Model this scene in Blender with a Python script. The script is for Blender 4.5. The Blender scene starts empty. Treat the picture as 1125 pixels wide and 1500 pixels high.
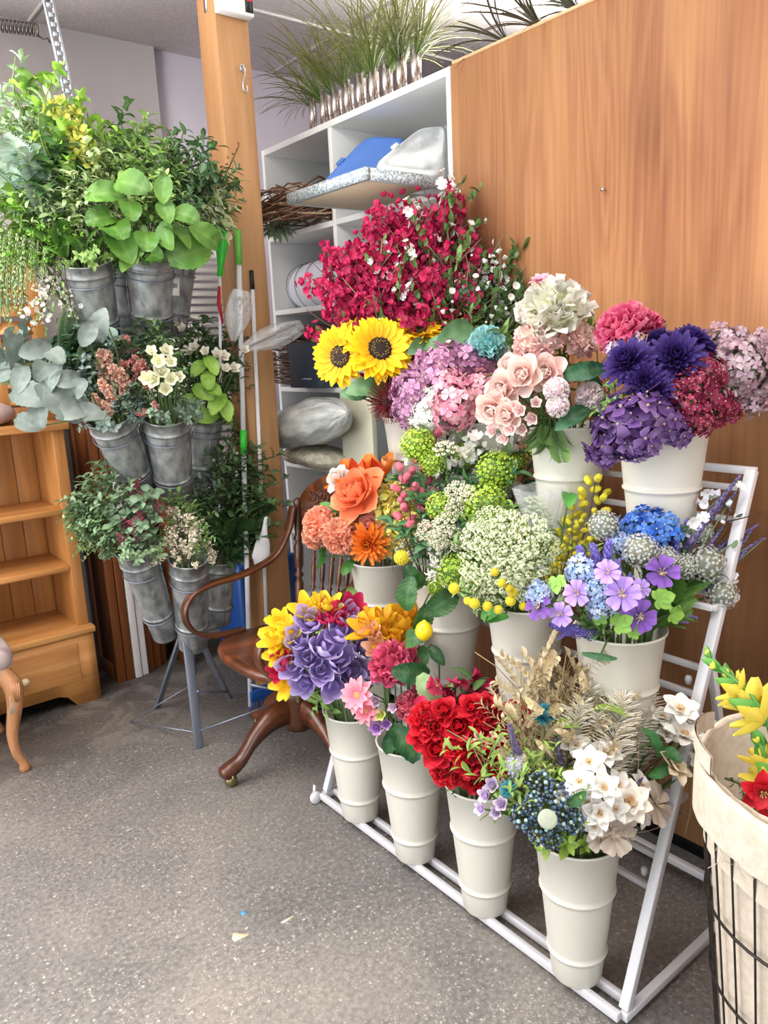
import bpy, math, random
import numpy as np
from mathutils import Vector, Matrix
R = math.radians
rng = np.random.default_rng(7)
random.seed(7)
scene = bpy.context.scene
COL = scene.collection

# ------------------------------------------------------------------ camera
FPX, CH, PITCH, ROLL, YAW = 1130.0, 1.5, R(12), R(2.7), R(38)
O3 = np.array([0, 0, CH])
FW = np.array([math.sin(YAW)*math.cos(PITCH), math.cos(YAW)*math.cos(PITCH), -math.sin(PITCH)])
_r0 = np.array([math.cos(YAW), -math.sin(YAW), 0.0]); _u0 = np.cross(_r0, FW)
RT = _r0*math.cos(ROLL) - _u0*math.sin(ROLL); UP = np.cross(RT, FW)
FH = np.array([math.sin(YAW), math.cos(YAW), 0.0])
def ray(px, py):
    d = FW*FPX + RT*(px-562.5) - UP*(py-750); return d/np.linalg.norm(d)
def at(px, py, x=None, y=None, z=None, d=None):
    r = ray(px, py)
    if x is not None: t = (x-O3[0])/r[0]
    elif y is not None: t = (y-O3[1])/r[1]
    elif z is not None: t = (z-O3[2])/r[2]
    else: t = d/(r@FH)
    return O3 + r*t
def depth(P): return float((np.array(P, float)-O3)@FH)
def mpp(P): return float((np.array(P, float)-O3)@FW)/FPX     # metres per pixel there

cam = bpy.data.cameras.new('camera'); co = bpy.data.objects.new('camera', cam); COL.objects.link(co)
cam.sensor_fit = 'VERTICAL'; cam.sensor_height = 24; cam.lens = 24*FPX/1500; cam.clip_start = .05
co.matrix_world = Matrix(((RT[0], UP[0], -FW[0], 0), (RT[1], UP[1], -FW[1], 0), (RT[2], UP[2], -FW[2], CH), (0, 0, 0, 1)))
scene.camera = co

# ------------------------------------------------------------------ materials
def lin(c):
    if isinstance(c, str):
        c = [int(c[i:i+2], 16)/255 for i in (0, 2, 4)]
    return tuple((v/12.92 if v <= .04045 else ((v+.055)/1.055)**2.4) for v in c)
def mat(name, col, rough=.5, metal=0, **k):
    m = bpy.data.materials.new(name); m.use_nodes = True
    b = m.node_tree.nodes['Principled BSDF']
    b.inputs['Base Color'].default_value = (*lin(col), 1); b.inputs['Roughness'].default_value = rough
    b.inputs['Metallic'].default_value = metal
    for kk, v in k.items(): b.inputs[kk.replace('_', ' ')].default_value = v
    return m
def nodes(m): return m.node_tree.nodes, m.node_tree.links, m.node_tree.nodes['Principled BSDF']
def noise_mix(name, c1, c2, scale=5, rough=.5, metal=0, stretch=(1, 1, 1), detail=5, lo=.35, hi=.65, bump=0, bscale=None, coord='Object', **k):
    m = mat(name, c1, rough, metal, **k); n, l, b = nodes(m)
    tc = n.new('ShaderNodeTexCoord'); mp = n.new('ShaderNodeMapping'); mp.inputs['Scale'].default_value = stretch
    l.new(tc.outputs[coord], mp.inputs[0])
    t = n.new('ShaderNodeTexNoise'); t.inputs['Scale'].default_value = scale; t.inputs['Detail'].default_value = detail
    l.new(mp.outputs[0], t.inputs['Vector'])
    cr = n.new('ShaderNodeValToRGB'); cr.color_ramp.elements[0].position = lo; cr.color_ramp.elements[1].position = hi
    cr.color_ramp.elements[0].color = (*lin(c1), 1); cr.color_ramp.elements[1].color = (*lin(c2), 1)
    l.new(t.outputs[0], cr.inputs[0]); l.new(cr.outputs[0], b.inputs['Base Color'])
    if bump:
        t2 = n.new('ShaderNodeTexNoise'); t2.inputs['Scale'].default_value = bscale or scale*4; t2.inputs['Detail'].default_value = 3
        l.new(mp.outputs[0], t2.inputs['Vector'])
        bp = n.new('ShaderNodeBump'); bp.inputs['Strength'].default_value = bump; bp.inputs['Distance'].default_value = .01
        l.new(t2.outputs[0], bp.inputs['Height']); l.new(bp.outputs[0], b.inputs['Normal'])
    return m
def attr_mat(name, rough=.6, transl=.25, metal=0, jitter=.12):
    m = mat(name, 'ffffff', rough, metal); n, l, b = nodes(m)
    a = n.new('ShaderNodeAttribute'); a.attribute_name = 'Col'
    oi = n.new('ShaderNodeObjectInfo'); hs = n.new('ShaderNodeHueSaturation')
    mr = n.new('ShaderNodeMapRange'); mr.inputs['To Min'].default_value = 1-jitter; mr.inputs['To Max'].default_value = 1+jitter
    l.new(oi.outputs['Random'], mr.inputs[0]); l.new(mr.outputs[0], hs.inputs['Value']); l.new(a.outputs['Color'], hs.inputs['Color'])
    l.new(hs.outputs[0], b.inputs['Base Color'])
    if transl:
        t = n.new('ShaderNodeBsdfTranslucent'); mx = n.new('ShaderNodeMixShader'); mx.inputs[0].default_value = transl
        out = n['Material Output']; l.new(hs.outputs[0], t.inputs[0])
        l.new(b.outputs[0], mx.inputs[1]); l.new(t.outputs[0], mx.inputs[2]); l.new(mx.outputs[0], out.inputs[0])
    return m
def wood(name, c1, c2, scale=3, rough=.45, axis='z', c3=None, coat=0, dist=6):
    m = mat(name, c1, rough); n, l, b = nodes(m)
    if coat: b.inputs['Coat Weight'].default_value = coat; b.inputs['Coat Roughness'].default_value = .15
    tc = n.new('ShaderNodeTexCoord'); mp = n.new('ShaderNodeMapping')
    mp.inputs['Scale'].default_value = {'z': (1, 1, .08), 'x': (.08, 1, 1), 'y': (1, .08, 1)}[axis]
    l.new(tc.outputs['Object'], mp.inputs[0])
    t = n.new('ShaderNodeTexNoise'); t.inputs['Scale'].default_value = scale*4; t.inputs['Detail'].default_value = 6; t.inputs['Distortion'].default_value = 1.2
    l.new(mp.outputs[0], t.inputs['Vector'])
    t2 = n.new('ShaderNodeTexNoise'); t2.inputs['Scale'].default_value = scale*22; t2.inputs['Detail'].default_value = 4
    l.new(mp.outputs[0], t2.inputs['Vector'])
    ad = n.new('ShaderNodeMath'); ad.operation = 'MULTIPLY_ADD'; ad.inputs[1].default_value = .4
    l.new(t2.outputs[0], ad.inputs[0]); l.new(t.outputs[0], ad.inputs[2])
    cr = n.new('ShaderNodeValToRGB'); e = cr.color_ramp.elements
    e[0].position = .5; e[1].position = .9; e[0].color = (*lin(c1), 1); e[1].color = (*lin(c2), 1)
    if c3: k = e.new(.72); k.color = (*lin(c3), 1)
    l.new(ad.outputs[0], cr.inputs[0]); l.new(cr.outputs[0], b.inputs['Base Color'])
    return m

M = {}
M['petal'] = attr_mat('petal_fabric', .65, .22)
M['leaf'] = attr_mat('leaf_fabric', .5, .15)
M['stem'] = attr_mat('stem_plastic', .6, 0)
M['berry'] = attr_mat('berry_skin', .25, 0)
M['white_metal'] = mat('white_painted_metal', 'cfcfd3', .35)
M['bucket'] = mat('white_bucket_plastic', 'cfccc1', .38)
M['galv'] = noise_mix('galvanised_zinc', 'a4a7a6', '6c6f70', 26, .5, .45, (1, 1, .6), 8, .36, .62, .2, 60)
M['chairwood'] = wood('chair_wood', '40200f', '7d4422', 2.2, .35, 'x', '5c3018', .4)
M['chairwood_v'] = wood('chair_wood_upright', '341a0c', '6f3c1e', 2.2, .35, 'z', '4d2813', .4)
M['pine'] = wood('pine_wood', 'a06a35', 'c99154', 2.5, .45, 'z', 'b87d44')
M['pine_h'] = wood('pine_wood_flat', 'a8703a', 'd09a5c', 2.5, .45, 'x', 'be844a')
M['brownwood'] = wood('brown_shutter_wood', '5c2f12', '8f5224', 2, .45, 'z', '78421c')
M['postwood'] = wood('post_wood', 'a8784c', 'c89a6c', 1.6, .6, 'z', 'b98a5c')
M['white_paint'] = mat('white_paint', 'e8e8ea', .5)
M['shelf_white'] = mat('shelf_white_board', 'dfe0df', .5)
M['black'] = mat('black_plastic', '17171a', .4)
M['stand'] = mat('grey_blue_steel', '7e8492', .4, .6)
M['steel'] = mat('bright_steel', 'c6c8cc', .3, 1)
M['brass'] = mat('aged_brass', '9a8a62', .35, .9)
M['linen'] = noise_mix('linen_cloth', 'c3b5a2', 'd4c8b8', 60, .9, 0, (1, 1, 1), 3, .3, .7, .15, 300)
M['wire'] = mat('dark_wire', '2b2523', .45, .5)
M['glass'] = mat('clear_plastic', 'f0f4f4', .15, 0, IOR=1.4, Alpha=.28)
M['cloudy'] = noise_mix('cloudy_plastic', '9a9fa2', 'c8cccc', 9, .25, 0, (1, 1, 1), 4, .4, .62)

# ------------------------------------------------------------------ mesh kit
class Geo:
    def __init__(s): s.V = []; s.F = []; s.C = []; s.n = 0; s.Mi = []
    def add(s, V, F, C=(1, 1, 1), mi=0):
        V = np.asarray(V, float); F = np.asarray(F, int)
        if len(V) == 0: return s
        C = np.asarray(C, float)
        if C.ndim == 1: C = np.tile(C, (len(V), 1))
        s.V.append(V); s.F.append(F + s.n); s.C.append(C); s.Mi.append(np.full(len(F), mi)); s.n += len(V); return s
    def inst(s, t, Mx=None, jit=0, mul=None):
        V, F, C = t
        if Mx is not None:
            Mx = np.asarray(Mx); V = V@Mx[:3, :3].T + Mx[:3, 3]
        if jit: C = C*(1 + rng.uniform(-jit, jit))*(1+rng.uniform(-jit, jit, 3)*.4)
        if mul is not None: C = C*np.asarray(mul)
        return s.add(V, F, np.clip(C, 0, 1))
    def tpl(s): return (np.concatenate(s.V), np.concatenate(s.F), np.concatenate(s.C))
    def mesh(s, name, mats, smooth=True):
        V, F, C = s.tpl(); me = bpy.data.meshes.new(name)
        nf = len(F)
        me.vertices.add(len(V)); me.vertices.foreach_set('co', V.astype(np.float32).ravel())
        me.loops.add(nf*4); me.loops.foreach_set('vertex_index', F.astype(np.int32).ravel())
        me.polygons.add(nf); me.polygons.foreach_set('loop_start', np.arange(0, nf*4, 4, dtype=np.int32))
        me.polygons.foreach_set('loop_total', np.full(nf, 4, dtype=np.int32))
        me.polygons.foreach_set('material_index', np.concatenate(s.Mi).astype(np.int32))
        me.update(calc_edges=True); me.validate()
        if len(me.vertices) == len(V):
            a = me.color_attributes.new('Col', 'FLOAT_COLOR', 'POINT')
            a.data.foreach_set('color', np.concatenate([C, np.ones((len(C), 1))], 1).astype(np.float32).ravel())
        if smooth: me.polygons.foreach_set('use_smooth', np.ones(len(me.polygons), dtype=bool))
        for m in (mats if isinstance(mats, (list, tuple)) else [mats]): me.materials.append(m)
        return me
    def obj(s, name, mats, parent=None, smooth=True, bevel=0):
        o = bpy.data.objects.new(name, s.mesh(name, mats, smooth)); COL.objects.link(o)
        if parent: o.parent = parent
        if bevel:
            b = o.modifiers.new('bevel', 'BEVEL'); b.width = bevel; b.segments = 2; b.limit_method = 'ANGLE'
        return o
def tag(o, label=None, cat=None, group=None, kind=None):
    if label: o['label'] = label
    if cat: o['category'] = cat
    if group: o['group'] = group
    if kind: o['kind'] = kind
    return o
def thing(name, label, cat, loc=(0, 0, 0), group=None, rz=0):
    o = bpy.data.objects.new(name, None); COL.objects.link(o); o.location = tuple(loc); o.rotation_euler = (0, 0, rz)
    o.empty_display_size = .05
    return tag(o, label, cat, group)
def obj_from(name, me, parent=None):
    o = bpy.data.objects.new(name, me); COL.objects.link(o)
    if parent: o.parent = parent
    return o
def mx(loc=(0, 0, 0), X=None, Z=None, s=1.0, rz=0.0):
    """matrix with local Z along Z, spun by rz"""
    Z = np.array([0, 0, 1.]) if Z is None else np.asarray(Z, float); Z = Z/np.linalg.norm(Z)
    a = np.array([0, 0, 1.]) if abs(Z[2]) < .95 else np.array([1., 0, 0])
    if X is not None: a = None; Xv = np.asarray(X, float); Xv = Xv - Z*(Xv@Z); Xv /= np.linalg.norm(Xv)
    else: Xv = np.cross(a, Z); Xv /= np.linalg.norm(Xv)
    Y = np.cross(Z, Xv); c, sn = math.cos(rz), math.sin(rz)
    X2 = Xv*c + Y*sn; Y2 = Y*c - Xv*sn
    m = np.eye(4); s3 = np.array([s]*3 if np.isscalar(s) else s, float)
    m[:3, 0] = X2*s3[0]; m[:3, 1] = Y2*s3[1]; m[:3, 2] = Z*s3[2]; m[:3, 3] = loc
    return m
def B(m): return Matrix([list(r) for r in m])
def box(g, lo, hi, c=(1, 1, 1), mi=0, M4=None):
    x0, y0, z0 = lo; x1, y1, z1 = hi
    V = np.array([(x0, y0, z0), (x1, y0, z0), (x1, y1, z0), (x0, y1, z0), (x0, y0, z1), (x1, y0, z1), (x1, y1, z1), (x0, y1, z1)], float)
    if M4 is not None: V = V@M4[:3, :3].T + M4[:3, 3]
    g.add(V, [(0, 3, 2, 1), (4, 5, 6, 7), (0, 1, 5, 4), (1, 2, 6, 5), (2, 3, 7, 6), (3, 0, 4, 7)], c, mi); return g
def bar(g, a, b, w, h=None, c=(1, 1, 1), upv=(0, 0, 1), mi=0):
    a = np.array(a, float); b = np.array(b, float); h = h or w; L = np.linalg.norm(b-a); Z = (b-a)/L
    u = np.array(upv, float); u = u-Z*(u@Z)
    if np.linalg.norm(u) < 1e-3: u = np.array([1., 0, 0]) - Z*Z[0]
    m = mx(a, X=u, Z=Z); return box(g, (-h/2, -w/2, 0), (h/2, w/2, L), c, mi, m)
def tube(g, pts, r, n=6, c=(1, 1, 1), cap=True, mi=0, flat=None):
    P = np.array(pts, float); k = len(P); r = np.array([r]*k if np.isscalar(r) else r, float)
    T = np.gradient(P, axis=0); T /= np.linalg.norm(T, axis=1)[:, None]+1e-12
    a = np.array([0, 0, 1.]) if abs(T[0][2]) < .9 else np.array([1., 0, 0])
    X = np.cross(a, T[0]); X /= np.linalg.norm(X)
    ang = np.linspace(0, 2*math.pi, n, endpoint=False); V = []
    for i in range(k):
        X = X - T[i]*(X@T[i]); X /= np.linalg.norm(X)+1e-12; Y = np.cross(T[i], X)
        f = flat or (1, 1)
        V.append(P[i]+r[i]*(np.cos(ang)[:, None]*X*f[0]+np.sin(ang)[:, None]*Y*f[1]))
    F = [(i*n+j, i*n+(j+1) % n, (i+1)*n+(j+1) % n, (i+1)*n+j) for i in range(k-1) for j in range(n)]
    V = np.concatenate(V)
    if cap:
        m0 = len(V); V = np.concatenate([V, P[:1], P[-1:]])
        for j in range(0, n, 2):
            F.append((m0, (j+2) % n, (j+1) % n, j)); F.append((m0+1, (k-1)*n+j, (k-1)*n+(j+1) % n, (k-1)*n+(j+2) % n))
    g.add(V, F, c, mi); return g
def lathe(g, prof, n=32, c=(1, 1, 1), M4=None, mi=0):
    P = np.array(prof, float); k = len(P); ang = np.linspace(0, 2*math.pi, n, endpoint=False)
    V = np.array([(r*math.cos(a), r*math.sin(a), z) for r, z in P for a in ang])
    F = [(i*n+j, i*n+(j+1) % n, (i+1)*n+(j+1) % n, (i+1)*n+j) for i in range(k-1) for j in range(n)]
    if M4 is not None: V = V@np.asarray(M4)[:3, :3].T + np.asarray(M4)[:3, 3]
    g.add(V, F, c, mi); return g
def bez(a, b, c_, d, n=8):
    t = np.linspace(0, 1, n)[:, None]; a, b, c_, d = [np.array(v, float) for v in (a, b, c_, d)]
    return a*(1-t)**3+3*b*t*(1-t)**2+3*c_*t*t*(1-t)+d*t**3
def spline(pts, n=6):
    P = [np.array(p, float) for p in pts]; P = [2*P[0]-P[1]]+P+[2*P[-1]-P[-2]]; out = []
    for i in range(1, len(P)-2):
        for t in np.linspace(0, 1, n, endpoint=False):
            out.append(.5*((2*P[i])+(-P[i-1]+P[i+1])*t+(2*P[i-1]-5*P[i]+4*P[i+1]-P[i+2])*t*t+(-P[i-1]+3*P[i]-3*P[i+1]+P[i+2])*t**3))
    out.append(P[-2]); return np.array(out)
def grid(fn, nu, nv, c=(1, 1, 1)):
    V = np.array([fn(u, v) for v in np.linspace(0, 1, nv+1) for u in np.linspace(0, 1, nu+1)])
    F = [(j*(nu+1)+i, j*(nu+1)+i+1, (j+1)*(nu+1)+i+1, (j+1)*(nu+1)+i) for j in range(nv) for i in range(nu)]
    return V, np.array(F), np.tile(np.array(c, float), (len(V), 1))

# ------------------------------------------------------------------ petals, leaves, balls
def petal(L=1, W=.5, b0=0, b1=0, cup=0, c0='ffffff', c1=None, c2=None, nu=2, nv=4, shape='round', ruf=0, vein=None):
    """starts at origin, runs along +Y, bends up to +Z: b0,b1 = start/end elevation in degrees"""
    c0 = np.array(lin(c0)); c1 = np.array(lin(c1)) if c1 else c0; c2 = np.array(lin(c2)) if c2 else None
    prof = {'round': lambda t: math.sin(math.pi*min(1, .1+.82*t**.8))**.7, 'point': lambda t: max(.03, math.sin(math.pi*(.08+.9*t))**.8),
            'spoon': lambda t: .35+.65*math.sin(math.pi*.5*t)**2 if t < .85 else .75, 'heart': lambda t: .12+.88*math.sin(math.pi*.56*t)**1.2 if t < .9 else .8,
            'strap': lambda t: .7+.3*math.sin(math.pi*t) if t < .95 else .3}[shape]
    y = z = 0; V = []; C = []; ph = rng.uniform(0, 6)
    for j in range(nv+1):
        t = j/nv; th = R(b0+(b1-b0)*t)
        if j: y += L/nv*math.cos(th); z += L/nv*math.sin(th)
        ny, nz = -math.sin(th), math.cos(th); w = W/2*prof(t)
        for i in range(nu+1):
            s = -1+2*i/nu; h = cup*W*s*s*prof(t) + (ruf*W*math.sin(s*5+ph+t*3)*t if ruf else 0)
            V.append((s*w, y+ny*h, z+nz*h))
            c = c0+(c1-c0)*t
            if c2 is not None and t > .75: c = c*.4+c2*.6
            if vein is not None and abs(s) < .3: c = c*.6+np.array(lin(vein))*.4
            C.append(c)
    F = [(j*(nu+1)+i, j*(nu+1)+i+1, (j+1)*(nu+1)+i+1, (j+1)*(nu+1)+i) for j in range(nv) for i in range(nu)]
    return np.array(V), np.array(F), np.array(C)
def leaf(L=1, W=.4, c0='3f6b2e', c1=None, b0=10, b1=-30, cup=.15, nv=4, shape='point', vein='7d9c5a'):
    return petal(L, W, b0, b1, cup, c0, c1, nu=2, nv=nv, shape=shape, vein=vein)
def ball(c, r=1, n=1):
    # cube projected to a sphere
    V = []; F = []; k = n+1
    for ax in range(3):
        for sg in (-1, 1):
            o = len(V)
            for i in range(k+1):
                for j in range(k+1):
                    p = [0, 0, 0]; p[ax] = sg; p[(ax+1) % 3] = -1+2*i/k; p[(ax+2) % 3] = (-1+2*j/k)
                    p = np.array(p, float); V.append(p/np.linalg.norm(p)*r)
            for i in range(k):
                for j in range(k):
                    q = (o+i*(k+1)+j, o+(i+1)*(k+1)+j, o+(i+1)*(k+1)+j+1, o+i*(k+1)+j+1)
                    F.append(q if sg > 0 else q[::-1])
    c = np.array(lin(c)) if isinstance(c, str) else np.array(c)
    return np.array(V), np.array(F), np.tile(c, (len(V), 1))
def fib(n, zmin=-1):
    i = np.arange(n)+.5; z = 1-(1-zmin)*i/n; a = i*2.39996; r = np.sqrt(np.maximum(0, 1-z*z))
    return np.stack([r*np.cos(a), r*np.sin(a), z], 1)
def azim(a): return np.array([[math.cos(a), -math.sin(a), 0, 0], [math.sin(a), math.cos(a), 0, 0], [0, 0, 1, 0], [0, 0, 0, 1.]])
def ring(g, n, r0, z0, L, W, b0, b1, cup, c0, c1=None, c2=None, shape='round', jit=.06, off=0, ruf=0, nv=4, vein=None, nu=2):
    for k in range(n):
        p = petal(L*rng.uniform(.93, 1.07), W*rng.uniform(.93, 1.07), b0+rng.uniform(-6, 6), b1+rng.uniform(-8, 8), cup, c0, c1, c2, nu, nv, shape, ruf, vein)
        V = p[0]+np.array([0, r0, z0]); g.inst((V, p[1], p[2]), azim(2*math.pi*(k+off)/n+rng.uniform(-.1, .1)), jit)
def sepals(g, r=.5, c='4b7a35'):
    ring(g, 5, .05, -.02, r, r*.5, -30, -60, .1, c, shape='point')

HEADS = {}
def head(kind):
    def deco(fn): HEADS[kind] = fn; return fn
    return deco
CACHE = {}
def get_head(kind, *a):
    key = (kind, a)
    if key not in CACHE:
        parts = HEADS[kind](*a); CACHE[key] = [(n, g.mesh(n, mats)) for n, g, mats in parts]
    return CACHE[key]

@head('peony')
def _(c0, c1, c2=None, ruf=.1):
    g = Geo()
    for i, (n, r0, L, W, b0, b1) in enumerate([(9, .1, .95, .7, -25, 25), (9, .1, .88, .62, -5, 50), (9, .08, .8, .55, 15, 72)]):
        ring(g, n, r0, -.2+.05*i, L, W, b0, b1, .25, c0, c1, c2, off=i*.4, ruf=ruf, jit=.08, nv=5, nu=4)
    p = [petal(.42, .44, 20, 80, .25, c0, c1, c2, nu=4, nv=4, shape='heart', ruf=ruf*1.6) for _ in range(5)]
    for i, d in enumerate(fib(46, .0)):
        d2 = d+rng.normal(0, .16, 3); g.inst(p[i % 5], mx(d*np.array([.52, .52, .42])*rng.uniform(.85, 1.08), Z=d2, rz=rng.uniform(0, 6), s=rng.uniform(.85, 1.15)), .1)
    g.inst(ball(c0, 1, 2), mx((0, 0, -.02), s=(.52, .52, .38)))
    return [('petals', g, M['petal'])]
@head('rose')
def _(c0, c1, c2=None):
    g = Geo()
    for i, (n, r0, L, W, b0, b1) in enumerate([(5, .15, .95, 1.0, -10, 20), (5, .12, .85, .95, 20, 55), (5, .1, .8, .85, 45, 85), (4, .08, .7, .7, 60, 105), (4, .05, .62, .5, 72, 115), (3, .02, .58, .35, 80, 110)]):
        ring(g, n, r0, -.3+.03*i, L, W, b0, b1, .22, c0, c1, c2, off=i*.5, ruf=.03, nv=5, nu=4)
    return [('petals', g, M['petal'])]
@head('carnation')
def _(c0, c1, c2=None):
    g = Geo()
    p = [petal(.34, .42, 30, 70, .2, c0, c1, c2, nu=4, nv=3, shape='heart', ruf=.18) for _ in range(5)]
    for i, d in enumerate(fib(110, -.35)):
        for k in range(1):
            d2 = d+rng.normal(0, .1, 3); g.inst(p[i % 5], mx(d*.62, Z=d2, rz=rng.uniform(0, 6)), .12)
    g.inst(ball(c0, .62, 2), None)
    return [('petals', g, M['petal'])]
@head('tulip')
def _(c0, c1, c2=None, opening=0.0):
    g = Geo()
    ring(g, 3, .12, -.6, 1.5, .95, 25-10*opening, 95-45*opening, .32, c0, c1, c2, shape='round', nv=6, nu=4, jit=.08)
    ring(g, 3, .10, -.6, 1.5, .85, 38-8*opening, 98-40*opening, .3, c0, c1, c2, shape='round', off=.5, nv=6, nu=4, jit=.08)
    ring(g, 3, .05, -.5, 1.2, .6, 50, 100, .25, c1, c0, shape='point', off=.2, nv=5)
    return [('petals', g, M['petal'])]
def floret(c0, c1, cc='e8e2c0', n=4, L=.5, W=.55, b0=5, b1=-5, sh='heart'):
    g = Geo(); ring(g, n, .02, 0, L, W, b0, b1, .12, c0, c1, shape=sh, nv=2, jit=.05)
    g.inst(ball(cc, .07, 0), mx((0, 0, .04))); return g.tpl()
@head('hydrangea')
def _(c0, c1, c3, n=66, fs=.42, cc='e8e2c0', npet=4):
    g = Geo(); T = [floret(c0, c1, cc, npet), floret(c1, c3, cc, npet), floret(c3, c0, cc, npet)]
    for i, d in enumerate(fib(n, -.55)):
        r = rng.uniform(.66, 1.12); g.inst(T[rng.integers(0, 3)], mx(d*r, Z=d+rng.normal(0, .33, 3), s=fs*rng.uniform(.85, 1.2)*1.3, rz=rng.uniform(0, 6)), .12)
    c = Geo(); c.inst(ball('4c6136', .66, 2), None)
    return [('petals', g, M['petal']), ('core', c, M['leaf'])]
@head('snowball')
def _(c0, c1):
    g = Geo(); b1 = ball(c0, 1, 0); b2 = ball(c1, 1, 0); f = floret(c0, c1, c1, 5, .5, .4)
    for i, d in enumerate(fib(170, -.7)):
        if i % 2: g.inst(f, mx(d*rng.uniform(.86, 1.0), Z=d+rng.normal(0, .2, 3), s=.24, rz=rng.uniform(0, 6)), .18)
        else: g.inst(b1 if i % 4 else b2, mx(d*rng.uniform(.86, 1), s=.07), .15)
    c = Geo(); c.inst(ball('6d8a2e', .78, 2), None)
    return [('florets', g, M['petal']), ('core', c, M['leaf'])]
@head('allium')
def _():
    g = Geo(); f = floret('d8d9d2', 'b4b7b0', '8a8f80', 6, .55, .2, 50, 15, 'point')
    for i, d in enumerate(fib(230, -.85)):
        d = d+rng.normal(0, .06, 3); d /= np.linalg.norm(d)
        g.inst(f, mx(d*rng.uniform(.86, 1.0), Z=d+rng.normal(0, .15, 3), s=.22, rz=rng.uniform(0, 6)), .2)
    c = Geo(); c.inst(ball('8d9284', .78, 2), None)
    return [('florets', g, M['petal']), ('core', c, M['leaf'])]
@head('umbel')
def _(c0, c1, cg='8fa65a'):
    g = Geo(); st = Geo(); b = [ball(c0, 1, 0), ball(c1, 1, 0), ball(cg, 1, 0)]; f = floret(c0, c0, c1, 5, .5, .42, 10, 0)
    for i, d in enumerate(fib(19, .35)):
        P = d*np.array([1.05, 1.05, .75])+np.array([0, 0, -.5])
        tube(st, [(0, 0, -1.1), P*.6+np.array([0, 0, -.3]), P], .02, 4, lin('7f9a55'), cap=False)
        for k, e in enumerate(fib(13, .0)):
            q = P+e*np.array([.19, .19, .1])
            if k % 3: g.inst(f, mx(q, Z=e+rng.normal(0, .2, 3)+np.array([0, 0, .6]), s=rng.uniform(.11, .16), rz=rng.uniform(0, 6)), .08)
            else: g.inst(b[2 if k % 2 else 1], mx(q, s=rng.uniform(.03, .045)), .1)
    return [('florets', g, M['petal']), ('rays', st, M['stem'])]
@head('daisy')
def _(c0, c1, n=14, W=.34, cen='d8b23a', layers=2, b=8):
    g = Geo()
    for i in range(layers): ring(g, n, .1, .06*i, 1-.14*i, W, b+14*i, -4+16*i, .12, c0, c1, shape='point', off=i*.5, nv=4)
    c = Geo(); c.inst(ball(cen, 1, 2), mx((0, 0, .05), s=(.2, .2, .12)))
    for d in fib(24, .1): c.inst(ball(cen, .035, 0), mx(d*np.array([.2, .2, .14])+np.array([0, 0, .05])), .3)
    return [('petals', g, M['petal']), ('center', c, M['petal'])]
@head('dahlia')
def _(c0, c1, cen='1d1028'):
    g = Geo()
    for i in range(6): ring(g, 17-i, .08, -.1+.06*i, 1-.13*i, .3-.02*i, -12+14*i, 10+17*i, .3, c0, c1, shape='round', off=i*.5, nv=3)
    c = Geo(); c.inst(ball(cen, .14, 1), mx((0, 0, .2)))
    return [('petals', g, M['petal']), ('center', c, M['petal'])]
@head('sunflower')
def _():
    g = Geo()
    for i in range(3): ring(g, 18, .28, .02*i, .80-.06*i, .34, -8+12*i, 2+14*i, .18, 'e8a400', 'ffd91c', shape='point', off=i*.33, nv=4)
    c = Geo(); c.inst(ball('3a2412', 1, 3), mx((0, 0, .02), s=(.38, .38, .14)))
    for i, d in enumerate(fib(120, .05)):
        rr = math.hypot(d[0], d[1]); col = '1c110b' if rr > .72 else ('8a7a3c' if rr > .45 else '2a1a10')
        c.inst(ball(col, .03, 0), mx(d*np.array([.38, .38, .15])+np.array([0, 0, .02])), .2)
    s = Geo(); ring(s, 12, .2, -.08, .5, .2, -10, 10, .1, '4b7a2c', shape='point')
    return [('petals', g, M['petal']), ('center', c, M['petal']), ('sepals', s, M['leaf'])]
@head('cosmos')
def _(c0, c1, vein='5b3f8f', cen='d8a73a', n=5):
    g = Geo(); ring(g, n, .08, 0, .95, .95, 22, -8, .08, c0, c1, shape='heart', nv=6, nu=6, ruf=.06, vein=vein)
    for V, C in zip(g.V, g.C):
        r = np.linalg.norm(V[:, :2], axis=1); q = np.clip((.38-r)/.2, 0, .8)[:, None]; C[:] = C*(1-q)+np.array(lin(vein))*q
    c = Geo()
    for i in range(14):
        a = rng.uniform(0, 6.28); d = np.array([math.cos(a)*.25, math.sin(a)*.25, .35]); tube(c, [(0, 0, 0), d], .015, 4, lin('e6d9c0')); c.inst(ball(cen, .045, 0), mx(d), .2)
    return [('petals', g, M['petal']), ('stamens', c, M['petal'])]
@head('dogwood')
def _(c0='f6f2ea', c1='fbf9f4', cc='e3b98c', n=6, lay=2):
    g = Geo()
    for i in range(lay): ring(g, n, .04, .05*i, .98-.3*i, .72-.15*i, 12+18*i, 10+25*i, .22, c0, c1, shape='point' if n > 5 else 'heart', off=i*.5, nv=5, nu=4, ruf=.05)
    for V, C in zip(g.V, g.C):
        r = np.linalg.norm(V[:, :2], axis=1); k = np.clip((.3-r)/.2, 0, .8)[:, None]; C[:] = C*(1-k)+np.array(lin(cc))*k
    # white outer body, warm throat
    c = Geo()
    for i in range(10):
        a = rng.uniform(0, 6.28); d = np.array([math.cos(a)*.14, math.sin(a)*.14, .26]); tube(c, [(0, 0, 0), d], .012, 4, lin('e6d9a0')); c.inst(ball('d9b45a', .035, 0), mx(d), .2)
    return [('petals', g, M['petal']), ('stamens', c, M['petal'])]
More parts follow.
